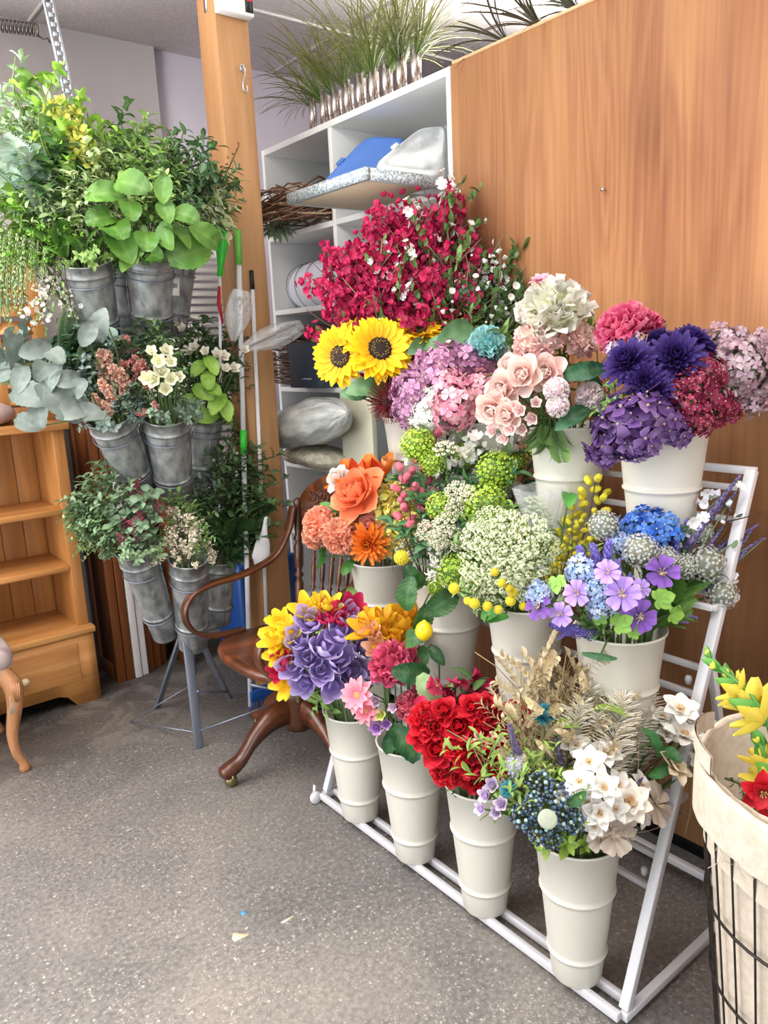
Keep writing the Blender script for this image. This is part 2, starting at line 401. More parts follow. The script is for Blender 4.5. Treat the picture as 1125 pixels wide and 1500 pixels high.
@head('pincushion')
def _():
    g = Geo()
    for i, d in enumerate(fib(150, -.35)):
        t = d+np.array([0, 0, .15]); tube(g, [d*.3, d*.75+np.array([0, 0, .05]), t*1.0+rng.normal(0, .03, 3)+np.array([0, 0, .08])], [.025, .018, .012], 4, lin('6d1220') if i % 3 else lin('a83a3a'), cap=False)
        g.inst(ball('8c1c28', .03, 0), mx(t+np.array([0, 0, .08])))
    g.inst(ball('3a0b12', .5, 2), None)
    return [('filaments', g, M['petal'])]
@head('globe')
def _(c, c2):
    g = Geo(); g.inst(ball(c, .85, 3), None)
    for d in fib(90, -.9): g.inst(ball(c2, .1, 0), mx(d*.88), .12)
    return [('bloom', g, M['petal'])]
@head('berries')
def _(c0, c1, c2, n=38):
    g = Geo(); st = Geo(); T = [ball(c0, 1, 1), ball(c1, 1, 1), ball(c2, 1, 1)]
    for i, d in enumerate(fib(n, -.3)):
        P = d*rng.uniform(.55, 1.0)*np.array([1, 1, .8]); g.inst(T[rng.integers(0, 3)], mx(P, s=rng.uniform(.13, .17)), .15)
        tube(st, [(0, 0, -.9), P*.5+np.array([0, 0, -.3]), P], .02, 4, lin('5d6b3a'), cap=False)
    return [('berries', g, M['berry']), ('twigs', st, M['stem'])]
@head('disc')
def _():
    g = Geo(); g.inst(ball('b9c2ac', 1, 3), mx(s=(1, 1, .3)))
    for d in fib(110, .0): g.inst(ball('dfe5d4', .05, 0), mx(d*np.array([.95, .95, .32])), .1)
    return [('bloom', g, M['petal'])]
@head('lemon')
def _():
    g = Geo(); lathe(g, [(0, -1), (.12, -.98), (.2, -.88), (.5, -.66), (.74, -.3), (.78, .05), (.68, .42), (.42, .74), (.2, .88), (.14, .98), (0, 1.04)], 16, lin('f2cf1c'))
    return [('fruit', g, M['berry'])]
@head('leaf')
def _(c0='2f5a2c', c1='4a7a3c', W=.55, vein='7d9c5a'):
    g = Geo(); V, F, C = petal(2, 2*W, 22, -38, .14, c0, c1, nu=8, nv=18, shape='point'); vc = np.array(lin(vein))
    ax = np.abs(V[:, 0]); fr = (V[:, 1]*4.5-ax*3.2) % 1.0; k = np.where((fr < .22) | (ax < .03), .22, 0.0)[:, None]; C = C*(1-k)+vc*k
    V[:, 0] *= 1+.05*np.sin(V[:, 1]*26); V[:, 2] += .025*np.sin(V[:, 1]*9+ax*6)-.02*(fr < .22)
    g.inst((V+np.array([0, -1, 0]), F, C), None)
    return [('leaf_blade', g, M['leaf'])]
@head('maple')
def _(c0='6fa235', c1='8fc04a'):
    g = Geo()
    for a, L in ((0, 1), (.9, .85), (-.9, .85), (1.9, .6), (-1.9, .6)):
        g.inst(petal(L, .62*L+.15, 12, -15, .1, c0, c1, nu=2, nv=4, shape='point', vein='a8cc6a'), azim(a), .06)
    return [('leaf_blade', g, M['leaf'])]
@head('cup')
def _(c0, c1):
    g = Geo(); ring(g, 5, .08, -.2, .9, .7, 20, 60, .25, c0, c1, shape='round', nv=4); ring(g, 4, .05, -.1, .6, .5, 40, 90, .25, c1, c0, shape='round', nv=3, off=.5)
    return [('petals', g, M['petal'])]

# ------------------------------------------------------------------ sprays (unit length along +Z)
SPRAYS = {}
def spray(kind):
    def deco(fn): SPRAYS[kind] = fn; return fn
    return deco
SC = {}
def get_spray(kind, *a):
    v = int(rng.integers(0, 2)); key = (kind, a, v)
    if key not in SC:
        SC[key] = [(n, g.mesh(n, m)) for n, g, m in SPRAYS[kind](*a)]
    return SC[key]
def axis_pts(bend=.12, n=9):
    t = np.linspace(0, 1, n); a = rng.uniform(0, 6.28)
    return np.stack([math.cos(a)*bend*np.sin(t*math.pi), math.sin(a)*bend*np.sin(t*math.pi), t], 1)
def interp(P, t):
    i = min(len(P)-2, int(t*(len(P)-1))); f = t*(len(P)-1)-i; return P[i]*(1-f)+P[i+1]*f
@spray('leafy')
def _(c0='4c7a33', c1='78a04c', lw=.5, ll=.3, n=14, side=4, t0=.15, b1=-30, vein='9ab56e'):
    st = Geo(); g = Geo(); P = axis_pts(); tube(st, P, np.linspace(.012, .005, len(P)), 5, lin('5a6b38'))
    T = [leaf(1, lw, c0, c1, 10, b1, .15, vein=vein), leaf(1, lw*1.1, c1, c0, 20, b1-15, .2, vein=vein)]
    def put(p, d, s): g.inst(T[rng.integers(0, 2)], mx(p, X=np.cross(d, [0, 0, 1.])+1e-3, Z=np.cross(np.cross(d, [0, 0, 1.])+1e-3, d)+rng.normal(0, .25, 3), s=s), .15)
    for i in range(n):
        t = t0+(1-t0)*i/(n-1); p = interp(P, t); a = i*2.4+rng.uniform(-.4, .4)
        d = np.array([math.cos(a), math.sin(a), rng.uniform(.1, .8)]); put(p, d, ll*rng.uniform(.7, 1.1)*(1.1-.4*t))
    for k in range(side):
        t = t0+.1+(.85-t0)*k/max(1, side); p = interp(P, t); a = k*2.1+rng.uniform(0, 1); L = .38*(1.1-t*.6)
        q = p+np.array([math.cos(a)*L, math.sin(a)*L, L*.8]); m = (p+q)/2+np.array([0, 0, .03]); Q = np.array([p, m, q]); tube(st, Q, [.006, .005, .003], 4, lin('6a7b42'))
        for i in range(7):
            s = .25+.75*i/6; pp = interp(Q, s); aa = i*2.4; d = np.array([math.cos(aa), math.sin(aa), .4])+(q-p)*1.2; put(pp, d, ll*.75*rng.uniform(.7, 1.1))
    return [('branch', st, M['stem']), ('leaves', g, M['leaf'])]
@spray('fern')
def _(c0='3f6b35', c1='6b9a4f'):
    st = Geo(); g = Geo()
    for f in range(3):
        a = f*2.1+rng.uniform(0, .6); out = .45; t = np.linspace(0, 1, 10)
        P = np.stack([math.cos(a)*out*t**1.6, math.sin(a)*out*t**1.6, t*(1-.25*t*t)*.98], 1); tube(st, P, np.linspace(.01, .003, 10), 4, lin(c0))
        sd = np.array([-math.sin(a), math.cos(a), 0])
        for i in range(30):
            tt = .18+.8*i/29; p = interp(P, tt); L = .2*math.sin(math.pi*(.15+.8*(1-tt)))+.03; fwd = interp(P, min(1, tt+.06))-p; fwd /= np.linalg.norm(fwd)+1e-9
            for s in (-1, 1):
                d = sd*s+fwd*.5; T = petal(1, .17, 5, -20, .05, c0, c1, nu=2, nv=3, shape='point'); nrm = np.cross(fwd, sd)
                g.inst(T, mx(p, X=np.cross(d, nrm), Z=nrm, s=L), .12)
    return [('branch', st, M['stem']), ('fronds', g, M['leaf'])]
@spray('blossom')
def _(c0='c2184f', c1='8e0f38', lc='3f6b35', fs=.05, n=90, t0=.3, lf=14, side=9, cc='f0d890', wood='4a3424', sp=.045):
    st = Geo(); g = Geo(); lg = Geo(); P = axis_pts(.08); tube(st, P, np.linspace(.011, .005, len(P)), 5, lin(wood))
    T = [floret(c0, c1, cc, 5, .5, .5, 35, 20), floret(c1, c0, cc, 5, .5, .45, 50, 50)]; bl = ball(c0, .4, 0)
    br = [P]
    for k in range(side):
        t = t0+(.9-t0)*k/side; p = interp(P, t); a = k*2.4; L = .26*(1.15-t*.7); q = p+np.array([math.cos(a)*L, math.sin(a)*L, L*1.1]); Q = np.array([p, (p+q)/2+rng.normal(0, .01, 3), q]); br.append(Q); tube(st, Q, [.005, .004, .002], 4, lin(wood))
    for i in range(n):
        Q = br[rng.integers(0, len(br))]; t = rng.uniform(t0 if Q is P else .15, 1); p = interp(Q, t); d = rng.normal(0, 1, 3); d /= np.linalg.norm(d); q = p+d*sp*rng.uniform(.5, 1.1)
        if i % 5 == 0: g.inst(bl, mx(q, s=fs*.8), .15)
        else: g.inst(T[i % 2], mx(q, Z=d, s=fs*rng.uniform(1.2, 1.9), rz=rng.uniform(0, 6)), .18)
    for i in range(lf):
        Q = br[i % len(br)]; p = interp(Q, rng.uniform(.1, 1)); d = rng.normal(0, 1, 3); lg.inst(leaf(1, .5, lc, None), mx(p, Z=d, s=rng.uniform(.05, .09)*(.62 if lf > 50 else 1)), .25)
    out = [('branch', st, M['stem']), ('blossoms', g, M['petal'])]
    if lf: out.append(('leaves', lg, M['leaf']))
    return out
@spray('spike')
def _(c0='6f5aa8', c1='9a8ad0', t0=.5, w=.06, n=90, fs=.035):
    st = Geo(); g = Geo(); P = axis_pts(.08); tube(st, P, np.linspace(.009, .004, len(P)), 5, lin('6a7a5a'))
    T = petal(1, .6, 20, 60, .2, c0, c1, nu=2, nv=2)
    for i in range(n):
        t = t0+(1-t0)*i/n; p = interp(P, t); a = i*2.4; rr = w*(1.05-.8*(i/n))*.5; d = np.array([math.cos(a), math.sin(a), .6]); g.inst(T, mx(p+d*np.array([rr, rr, 0])*.6, X=np.cross(d, [0, 0, 1.]), Z=np.cross(np.cross(d, [0, 0, 1.]), d), s=fs*rng.uniform(.8, 1.3)*(1.2-.5*i/n)), .2)
    return [('stalk', st, M['stem']), ('flowers', g, M['petal'])]
@spray('willow')
def _(c0='d9cf2c', n=18, t0=.3, s=.03, wood='4a3424'):
    st = Geo(); g = Geo(); P = axis_pts(.1); tube(st, P, np.linspace(.009, .004, len(P)), 5, lin(wood)); b = ball(c0, 1, 1)
    for i in range(n):
        t = t0+(1-t0)*i/(n-1); a = i*2.4; d = np.array([math.cos(a), math.sin(a), .7]); p = interp(P, t); g.inst(b, mx(p+d*s*1.1, Z=d, s=(s*.7, s*.7, s*1.15)), .15)
    return [('stem_twig', st, M['stem']), ('catkins', g, M['petal'])]
@spray('dried')
def _(c0='b8a67e', c1='ddcfac', n=26, ll=.062, lw=.5, side=7):
    st = Geo(); g = Geo(); P = axis_pts(.14); tube(st, P, np.linspace(.007, .003, len(P)), 4, lin('8a7650')); br = [P]
    for k in range(side):
        t = .25+.65*k/side; p = interp(P, t); a = k*2.4; L = .33*(1.15-t*.6); q = p+np.array([math.cos(a)*L, math.sin(a)*L, L]); Q = np.array([p, (p+q)/2+np.array([0, 0, .03]), q]); br.append(Q); tube(st, Q, .003, 4, lin('8a7650'))
    T = [leaf(1, lw, c0, c1, 20, -10, .3, nv=3, vein=None), leaf(1, lw, c1, c0, 40, 0, .3, nv=3, vein=None)]
    for Q in br:
        for i in range(n if Q is P else n//2):
            t = .2+.8*i/(n if Q is P else n//2); p = interp(Q, min(.99, t)); ax = Q[-1]-Q[0]; ax /= np.linalg.norm(ax); sd = np.cross(ax, [math.cos(i*3.14+.3), math.sin(i*3.14+.3), .2]); d = sd/(np.linalg.norm(sd)+1e-9)+ax*.9
            g.inst(T[i % 2], mx(p, X=np.cross(d, ax)+1e-3, Z=np.cross(np.cross(d, ax)+1e-3, d), s=ll*rng.uniform(.8, 1.2)), .12)
    return [('branch', st, M['stem']), ('leaves', g, M['petal'])]
@spray('plume')
def _(c0='e6dcc0', c1='f6f0de', n=420, w=.17, t0=.25, th=.0034):
    st = Geo(); g = Geo(); P = axis_pts(.12); tube(st, P, np.linspace(.008, .003, len(P)), 4, lin('a8966c'))
    for i in range(n):
        t = t0+(1-t0)*i/n; p = interp(P, min(.995, t)); a = rng.uniform(0, 6.28); L = w*rng.uniform(.5, 1.1)*math.sin(math.pi*(.12+.8*(1-(t-t0)/(1-t0))))
        d = np.array([math.cos(a)*L, math.sin(a)*L, L*1.1]); q = p+d+np.array([0, 0, -L*.25]); tube(g, [p, p+d*.55, q], [th, th, th*.5], 4, np.array(lin(c0 if i % 2 else c1)), cap=False)
    return [('stalk', st, M['stem']), ('filaments', g, M['petal'])]
@spray('grass')
def _(c0='4f5f33', c1='7a7048', n=70, w=.014):
    g = Geo()
    for i in range(n):
        a = rng.uniform(0, 6.28); o = rng.uniform(.1, .75); L = rng.uniform(.55, 1.05); T = petal(1.15*L, w*1.4, 88-o*22, 55-o*75, .1, c0, c1, nu=2, nv=6, shape='strap')
        g.inst(T, azim(a), .25)
    return [('blades', g, M['leaf'])]
@spray('pearls')
def _(c0='7f9a55', c1='a8b98a', n=9):
    st = Geo(); g = Geo(); b = [ball(c0, 1, 0), ball(c1, 1, 0)]
    for k in range(n):
        a = k*2.4; r = .1*math.sqrt(k/n); P = np.array([(math.cos(a)*r*tt+.01*math.sin(9*tt+k), math.sin(a)*r*tt, tt*rng.uniform(.98, 1.0)) for tt in np.linspace(0, 1, 8)])*[1, 1, rng.uniform(.6, 1)]
        tube(st, P, .004, 4, lin('6f7f4a'), cap=False)
        for i in range(26):
            p = interp(P, .05+.94*i/26); g.inst(b[i % 2], mx(p+rng.normal(0, .012, 3), s=(.013, .013, .02)), .15)
    return [('strings', st, M['stem']), ('beads', g, M['leaf'])]
@spray('astilbe')
def _(c0='f2f0e4', c1='ffffff', n=240):
    st = Geo(); g = Geo(); P = axis_pts(.05); tube(st, P, np.linspace(.01, .004, len(P)), 4, lin('8a9a5a')); b = ball(c0, 1, 0); br = []
    for k in range(16):
        t = .3+.65*k/16; p = interp(P, t); a = k*2.4; L = .24*(1.15-t); q = p+np.array([math.cos(a)*L, math.sin(a)*L, L*1.2]); br.append(np.array([p, (p+q)/2, q])); tube(g, br[-1], .008, 4, lin(c0))
    for i in range(n):
        Q = br[i % 16]; p = interp(Q, rng.uniform(.1, 1))+rng.normal(0, .008, 3); g.inst(b, mx(p, s=rng.uniform(.009, .016)), .05)
    return [('stalk', st, M['stem']), ('blossoms', g, M['petal'])]
@spray('cluster')
def _(c0, c1, r=.035, n=8, t0=.45, lc='6d7f5a', lf=8, petals=22):
    """stalk with rounded hop-like blossoms"""
    st = Geo(); g = Geo(); lg = Geo(); P = axis_pts(.15); tube(st, P, np.linspace(.008, .004, len(P)), 4, lin('6a6040')); T = petal(1, .8, 20, 60, .3, c0, c1, nu=2, nv=2)
    for i in range(n):
        t = t0+(1-t0)*i/n; a = i*2.4; p = interp(P, t)+np.array([math.cos(a), math.sin(a), .4])*.06
        for d in fib(petals, -.8): g.inst(T, mx(p+d*r*.5, Z=d, s=r, rz=rng.uniform(0, 6)), .15)
    for i in range(lf):
        p = interp(P, rng.uniform(.2, .9)); d = rng.normal(0, 1, 3); lg.inst(leaf(1, .5, lc, None), mx(p, Z=d, s=rng.uniform(.08, .14)), .2)
    return [('branch', st, M['stem']), ('blossoms', g, M['petal']), ('leaves', lg, M['leaf'])]

# ------------------------------------------------------------------ buckets and bouquets
class Bucket: pass
def make_bucket(center, rt, rb, h, label, matn='bucket', name='flower_bucket', tilt=None, bands=(.36, .8), group=None):
    b = Bucket(); C = np.array(center, float); axis = np.array([0, 0, 1.]) if tilt is None else (C-np.array(tilt, float))
    axis = axis/np.linalg.norm(axis); base = C-axis*h
    g = Geo(); prof = [(0.0, 0.0), (rb*.96, 0), (rb, .004)]
    for f in sorted([1-q for q in bands]):
        r = rb+(rt-rb)*f; z = h*f; prof += [(r-.0006-(rt-rb)*.012/h*1.0, z-.014), (r-.0006, z-.0045), (r+.0035, z-.003), (r+.0048, z), (r+.0035, z+.003), (r+.0008, z+.0045), (r+.0008+(rt-rb)*.01/h, z+.014)]
    prof += [(rt-.001, h-.006), (rt+.0035, h-.004), (rt+.004, h), (rt+.001, h+.0015), (rt-.003, h-.001), (rb-.002, .008), (0, .008)]
    m = mx(base, Z=axis); lathe(g, prof, 40)
    if matn == 'galv':
        r = [(rb+(rt-rb)*t)+.001 for t in (0.02, .98)]; tube(g, [(r[0], 0, .008), (r[1], 0, h-.01)], .0022, 4)
    o = g.obj(name, M[matn]); o.matrix_world = B(m); tag(o, label, 'bucket', group)
    b.C = C; b.base = base; b.axis = axis; b.rt = rt; b.h = h; b.o = o; b.d = depth(C); b.mpp = mpp(C); return b
COUNT = [0]
def stem_geo(b, P, tang, r=.0024, c='4d6b35', start_in=True):
    """curved stem from inside the bucket to P, arriving along tang"""
    v = P-b.C; lat = v-b.axis*(v@b.axis); L = np.linalg.norm(lat)+1e-6; k = min(.68*b.rt, L)/L
    rimp = b.C+lat*k-b.axis*.01; f = rng.uniform(.1, .3)
    low = b.base+b.axis*.02+lat*k*f*.8
    d = np.linalg.norm(P-rimp)
    up = bez(rimp, rimp+(rimp-low)*.12*min(1, d/.1), P-tang*d*.35, P, 7)
    return low, np.concatenate([[low], [(low*.5+rimp*.5)], up])
def pick_head(b, kind, args, px, py, size, label, cat, group, name, dome, stemc='4d6b35', dd=None, face=None, leaves=0):
    cx, cy, Rp = dome; Cw = at(cx, cy, d=b.d); m = mpp(Cw); rr = min(1, math.hypot(px-cx, py-cy)/Rp)
    if dd is None: dd = -Rp*m*.85*math.sqrt(max(0, 1-rr*rr))+.02
    P = at(px, py, d=b.d+dd); s = size*.5*mpp(P)
    n = P-Cw; n = n/(np.linalg.norm(n)+1e-6)*.75+np.array([0, 0, .35])-ray(px, py)*.45
    if face is not None: n = np.array(face, float)
    n = n/np.linalg.norm(n)+rng.normal(0, .32 if kind == 'leaf' else .13, 3); n /= np.linalg.norm(n)
    st = P-n*s*(.55 if kind not in ('leaf', 'maple') else 0)
    low, pts = stem_geo(b, st, n)
    root = thing(name, label, cat, low, group)
    g = Geo(); tube(g, pts-low, .0024, 5, lin(stemc)); g.obj('stem', M['stem'], root)
    for nm, me in get_head(kind, *args):
        o = obj_from(nm, me, root); o.matrix_local = B(mx(P-low, Z=n, s=s*rng.uniform(.94, 1.06), rz=rng.uniform(0, 6.28)))
    for k in range(leaves):
        t = rng.uniform(.55, .9); p = interp(pts, t); me = get_head('leaf', '35602c', '5a8a40')[0][1]
        o = obj_from('leaf', me, root); dr = rng.normal(0, 1, 3); o.matrix_local = B(mx(p-low, Z=dr/np.linalg.norm(dr)+np.array([0, 0, .4]), s=.025))
    COUNT[0] += 1; return root
def pick_spray(b, kind, args, px, py, label, cat, group, name, dome, dd=None, dip=0.0, frm=.0, wid=1.0, start=None):
    """spray whose tip is at px,py; grows out of the bucket mouth (frm: start this far inside along the axis)"""
    cx, cy, Rp = dome; Cw = at(cx, cy, d=b.d); m = mpp(Cw); rr = min(1, math.hypot(px-cx, py-cy)/Rp)
    if dd is None: dd = -Rp*m*.55*math.sqrt(max(0, 1-rr*rr))+rng.uniform(-.02, .05)
    P = at(px, py, d=b.d+dd); v = P-b.C; lat = v-b.axis*(v@b.axis); L = np.linalg.norm(lat)+1e-6; k = min(.7*b.rt, L)/L
    S = b.C+lat*k+b.axis*(.0-frm) if start is None else np.array(start)
    low = b.base+b.axis*.02+lat*k*rng.uniform(.1, .3); mid = [low*.5+S*.5, S]
    if start is None and v@b.axis < .035:      # hangs over the rim
        e = lat/L; S0 = S; S = b.C+e*b.rt*1.04+b.axis*.028; mid = [low*.5+S0*.5, S0, b.C+e*b.rt*.88+b.axis*.02, S]
    n = P-S; Ln = np.linalg.norm(n); n /= Ln
    root = thing(name, label, cat, low, group)
    g = Geo(); tube(g, np.array([low]+mid)-low, .0026, 5, lin('5a6b38')); g.obj('stem', M['stem'], root)
    w = wid
    for nm, me in get_spray(kind, *args):
        o = obj_from(nm, me, root); o.matrix_local = B(mx(S-low, Z=n, s=(Ln*w, Ln*w, Ln), rz=rng.uniform(0, 6.28)))
    COUNT[0] += 1; return root
def heads(b, dome, kind, args, pts, label, cat, group, name, **k):
    for p in pts: pick_head(b, kind, args, p[0], p[1], p[2], label, cat, group if len(pts) > 1 else None, name, dome, dd=(p[3] if len(p) > 3 else None), **k)
def sprays(b, dome, kind, args, pts, label, cat, group, name, **k):
    for p in pts: pick_spray(b, kind, args, p[0], p[1], label, cat, group if len(pts) > 1 else None, name, dome, dd=(p[2] if len(p) > 2 else None), **k)

def drape(b, kind, args, n, label, group, name, cat='foliage', lo=-.02, hi=.10, a0=0, a1=360, out=.06):
    """short sprays hanging over the rim all round"""
    for i in range(n):
        a = R(a0+(a1-a0)*(i+rng.uniform(.2, .8))/n); e = np.array([math.cos(a), math.sin(a), 0]); X = b.C+e*(b.rt+rng.uniform(.02, out))-b.axis*rng.uniform(lo, hi)
        v = X-O3; px = 562.5+FPX*(v@RT)/(v@FW); py = 750-FPX*(v@UP)/(v@FW)
        pick_spray(b, kind, args, px, py, label, cat, group, name, (px, py, 50), dd=depth(X)-b.d)
# ================================================================== THE ROOM
def struct(g, name, m, smooth=False): return tag(g.obj(name, m, smooth=smooth), kind='structure')
def floor_mat():
    m = mat('concrete_floor', '77726e', .55); n, l, b = nodes(m)
    tc = n.new('ShaderNodeTexCoord')
    def noi(s, d=6, dist=0, vec=None):
        t = n.new('ShaderNodeTexNoise'); t.inputs['Scale'].default_value = s; t.inputs['Detail'].default_value = d; t.inputs['Distortion'].default_value = dist
        l.new(vec or tc.outputs['Object'], t.inputs['Vector']); return t
    def ramp(src, *st):
        cr = n.new('ShaderNodeValToRGB'); e = cr.color_ramp.elements
        e[0].position, e[0].color = st[0][0], (*lin(st[0][1]), 1); e[1].position, e[1].color = st[-1][0], (*lin(st[-1][1]), 1)
        for p, c in st[1:-1]: q = e.new(p); q.color = (*lin(c), 1)
        l.new(src, cr.inputs[0]); return cr
    def mix(a, bb, f):
        k = n.new('ShaderNodeMix'); k.data_type = 'RGBA'; l.new(a, k.inputs[6]); l.new(bb, k.inputs[7]); l.new(f, k.inputs[0]); return k.outputs[2]
    base = ramp(noi(2.2, 8, .6).outputs[0], (.3, '646261'), (.5, '7b7773'), (.7, '938b84'))
    fine = ramp(noi(70, 4).outputs[0], (.36, '504e4c'), (.64, 'a8a29a'))
    c1 = n.new('ShaderNodeMix'); c1.data_type = 'RGBA'; c1.inputs[0].default_value = .3; l.new(base.outputs[0], c1.inputs[6]); l.new(fine.outputs[0], c1.inputs[7])
    cur = c1.outputs[2]
    def rgb(c): k = n.new('ShaderNodeRGB'); k.outputs[0].default_value = (*lin(c), 1); return k.outputs[0]
    # pale chips and specks, thinning out with a broad noise
    for sc, th, big in ((38, .13, 3), (95, .2, 5), (14, .07, 2), (150, .22, 2)):
        v = n.new('ShaderNodeTexVoronoi'); v.voronoi_dimensions = '2D'; v.inputs['Scale'].default_value = sc; v.inputs['Randomness'].default_value = 1
        wv = noi(sc*1.5, 2); ad = n.new('ShaderNodeVectorMath'); ad.operation = 'MULTIPLY_ADD'; ad.inputs[1].default_value = (.02, .02, .02); l.new(wv.outputs['Color'], ad.inputs[0]); l.new(tc.outputs['Object'], ad.inputs[2]); l.new(ad.outputs[0], v.inputs['Vector'])
        f = ramp(v.outputs['Distance'], (th*.7, 'ffffff'), (th, '000000')); g_ = ramp(noi(big, 3).outputs[0], (.36, '000000'), (.52, 'ffffff'))
        sep = n.new('ShaderNodeSeparateColor'); l.new(v.outputs['Color'], sep.inputs[0]); pick = ramp(sep.outputs[0], (.62, '000000'), (.75, 'ffffff'))
        mm = n.new('ShaderNodeMath'); mm.operation = 'MULTIPLY'; l.new(f.outputs[0], mm.inputs[0]); l.new(g_.outputs[0], mm.inputs[1])
        m2 = n.new('ShaderNodeMath'); m2.operation = 'MULTIPLY'; l.new(mm.outputs[0], m2.inputs[0]); l.new(pick.outputs[0], m2.inputs[1]); m3 = n.new('ShaderNodeMath'); m3.operation = 'MULTIPLY'; m3.inputs[1].default_value = .85; l.new(m2.outputs[0], m3.inputs[0])
        cur = mix(cur, rgb('c9c1b6'), m3.outputs[0])
    # worn pale plaster dust towards the back wall
    sx = n.new('ShaderNodeSeparateXYZ'); l.new(tc.outputs['Object'], sx.inputs[0])
    mr = n.new('ShaderNodeMapRange'); mr.inputs['From Min'].default_value = 2.7; mr.inputs['From Max'].default_value = 3.4; l.new(sx.outputs['Y'], mr.inputs[0])
    dn = ramp(noi(5, 8, 1.5).outputs[0], (.5, '000000'), (.62, 'ffffff')); mm = n.new('ShaderNodeMath'); mm.operation = 'MULTIPLY'; l.new(mr.outputs[0], mm.inputs[0]); l.new(dn.outputs[0], mm.inputs[1])
    m4 = n.new('ShaderNodeMath'); m4.operation = 'MULTIPLY'; m4.inputs[1].default_value = .6; l.new(mm.outputs[0], m4.inputs[0]); cur = mix(cur, rgb('c4beb2'), m4.outputs[0])
    l.new(cur, b.inputs['Base Color'])
    rr = n.new('ShaderNodeMapRange'); rr.inputs['To Min'].default_value = .45; rr.inputs['To Max'].default_value = .75; l.new(noi(6).outputs[0], rr.inputs[0]); l.new(rr.outputs[0], b.inputs['Roughness'])
    bp = n.new('ShaderNodeBump'); bp.inputs['Strength'].default_value = .12; bp.inputs['Distance'].default_value = .004; l.new(noi(45, 5).outputs[0], bp.inputs['Height']); l.new(bp.outputs[0], b.inputs['Normal'])
    return m
M['floor'] = floor_mat()
M['ceil'] = noise_mix('acoustic_ceiling_tile', 'f2ece8', 'e2dad6', 90, .9, 0, (1, 1, 1), 4, .35, .6, .2, 200)
M['wall'] = noise_mix('pale_plaster', 'e6e0e1', 'dfd8da', 3, .85)
M['wall2'] = noise_mix('mauve_grey_plaster', 'b9b0b9', 'b2a9b3', 3, .85)
def veneer():
    m = mat('plywood_veneer', 'b5763f', .42); n, l, b = nodes(m); b.inputs['Coat Weight'].default_value = .12; b.inputs['Coat Roughness'].default_value = .3
    tc = n.new('ShaderNodeTexCoord')
    def mp(s, o=(0, 0, 0)): q = n.new('ShaderNodeMapping'); q.inputs['Scale'].default_value = s; q.inputs['Location'].default_value = o; l.new(tc.outputs['Object'], q.inputs[0]); return q.outputs[0]
    def noi(v, s, d, dist): t = n.new('ShaderNodeTexNoise'); t.inputs['Scale'].default_value = s; t.inputs['Detail'].default_value = d; t.inputs['Distortion'].default_value = dist; l.new(v, t.inputs['Vector']); return t.outputs[0]
    def mad(a, f, c): q = n.new('ShaderNodeMath'); q.operation = 'MULTIPLY_ADD'; q.inputs[1].default_value = f; l.new(a, q.inputs[0]); l.new(c, q.inputs[2]) if not isinstance(c, float) else setattr(q.inputs[2], 'default_value', c); return q.outputs[0]
    broad = noi(mp((1, 1, .10)), 3.2, 3, .6)          # wide cathedral field; its contour lines are the growth rings
    ringm = n.new('ShaderNodeMath'); ringm.operation = 'SINE'; l.new(mad(broad, 95., 0.), ringm.inputs[0])
    fine = noi(mp((1, 1, .03)), 90, 4, .2); streak = noi(mp((1, 1, .02)), 16, 3, .3); tone = noi(mp((1, 1, .35)), 1.3, 3, .2)
    v = mad(ringm.outputs[0], .03, tone); v = mad(fine, .26, v); v = mad(streak, .26, v)
    cr = n.new('ShaderNodeValToRGB'); e = cr.color_ramp.elements; e[0].position = .52; e[0].color = (*lin('7e4f36'), 1); e[1].position = 1.0; e[1].color = (*lin('c99a6e'), 1)
    for p, q in ((.66, '9c6a48'), (.76, 'ae7c54'), (.87, 'bb8a60')): w = e.new(p); w.color = (*lin(q), 1)
    l.new(v, cr.inputs[0]); l.new(cr.outputs[0], b.inputs['Base Color']); return m
M['veneer'] = veneer()
CZ, YB = 2.95, 3.84
g = Geo(); box(g, (-3, -2.6, -.06), (4.6, YB+.1, 0)); struct(g, 'floor', M['floor'])
g = Geo(); box(g, (-3, -2.6, CZ), (4.6, YB+.1, CZ+.05)); struct(g, 'ceiling', M['ceil'])
g = Geo()
y = 3.2
while y > -2.4: box(g, (-3, y-.012, CZ-.006), (4.6, y+.012, CZ+.001)); y -= .61
x = -2.5
while x < 4.5: box(g, (x-.012, -2.6, CZ-.005), (x+.012, YB, CZ+.001)); x += 1.22
struct(g, 'trim_1', mat('ceiling_grid', 'b9b4b0', .5))
xs = at(224, 100, y=YB)[0]
g = Geo(); box(g, (-3, YB-.03, 0), (xs, YB+.1, CZ)); struct(g, 'wall_back', M['wall'])
g = Geo(); box(g, (xs, YB, 0), (4.6, YB+.1, CZ)); struct(g, 'wall_back_right', M['wall2'])
g = Geo(); box(g, (4.5, -2.6, 0), (4.6, YB, CZ)); struct(g, 'wall_far_right', M['wall'])
XP = 1.90                                   # face of the plywood partition and of the shelf unit
ytl = at(660, 96, x=XP); PT = ytl[2]
g = Geo(); box(g, (XP, -1.6, .05), (XP+.018, ytl[1], PT)); struct(g, 'wall_right', M['veneer'])
g = Geo(); box(g, (XP-.004, -1.6, PT), (XP+.42, ytl[1]-.01, PT+.008)); struct(g, 'trim_2', mat('raw_ply_edge', 'd9b58c', .7))
g = Geo(); box(g, (XP+.015, -1.6, 0), (XP+.06, ytl[1]-.02, .06)); struct(g, 'baseboard_right', M['black'])
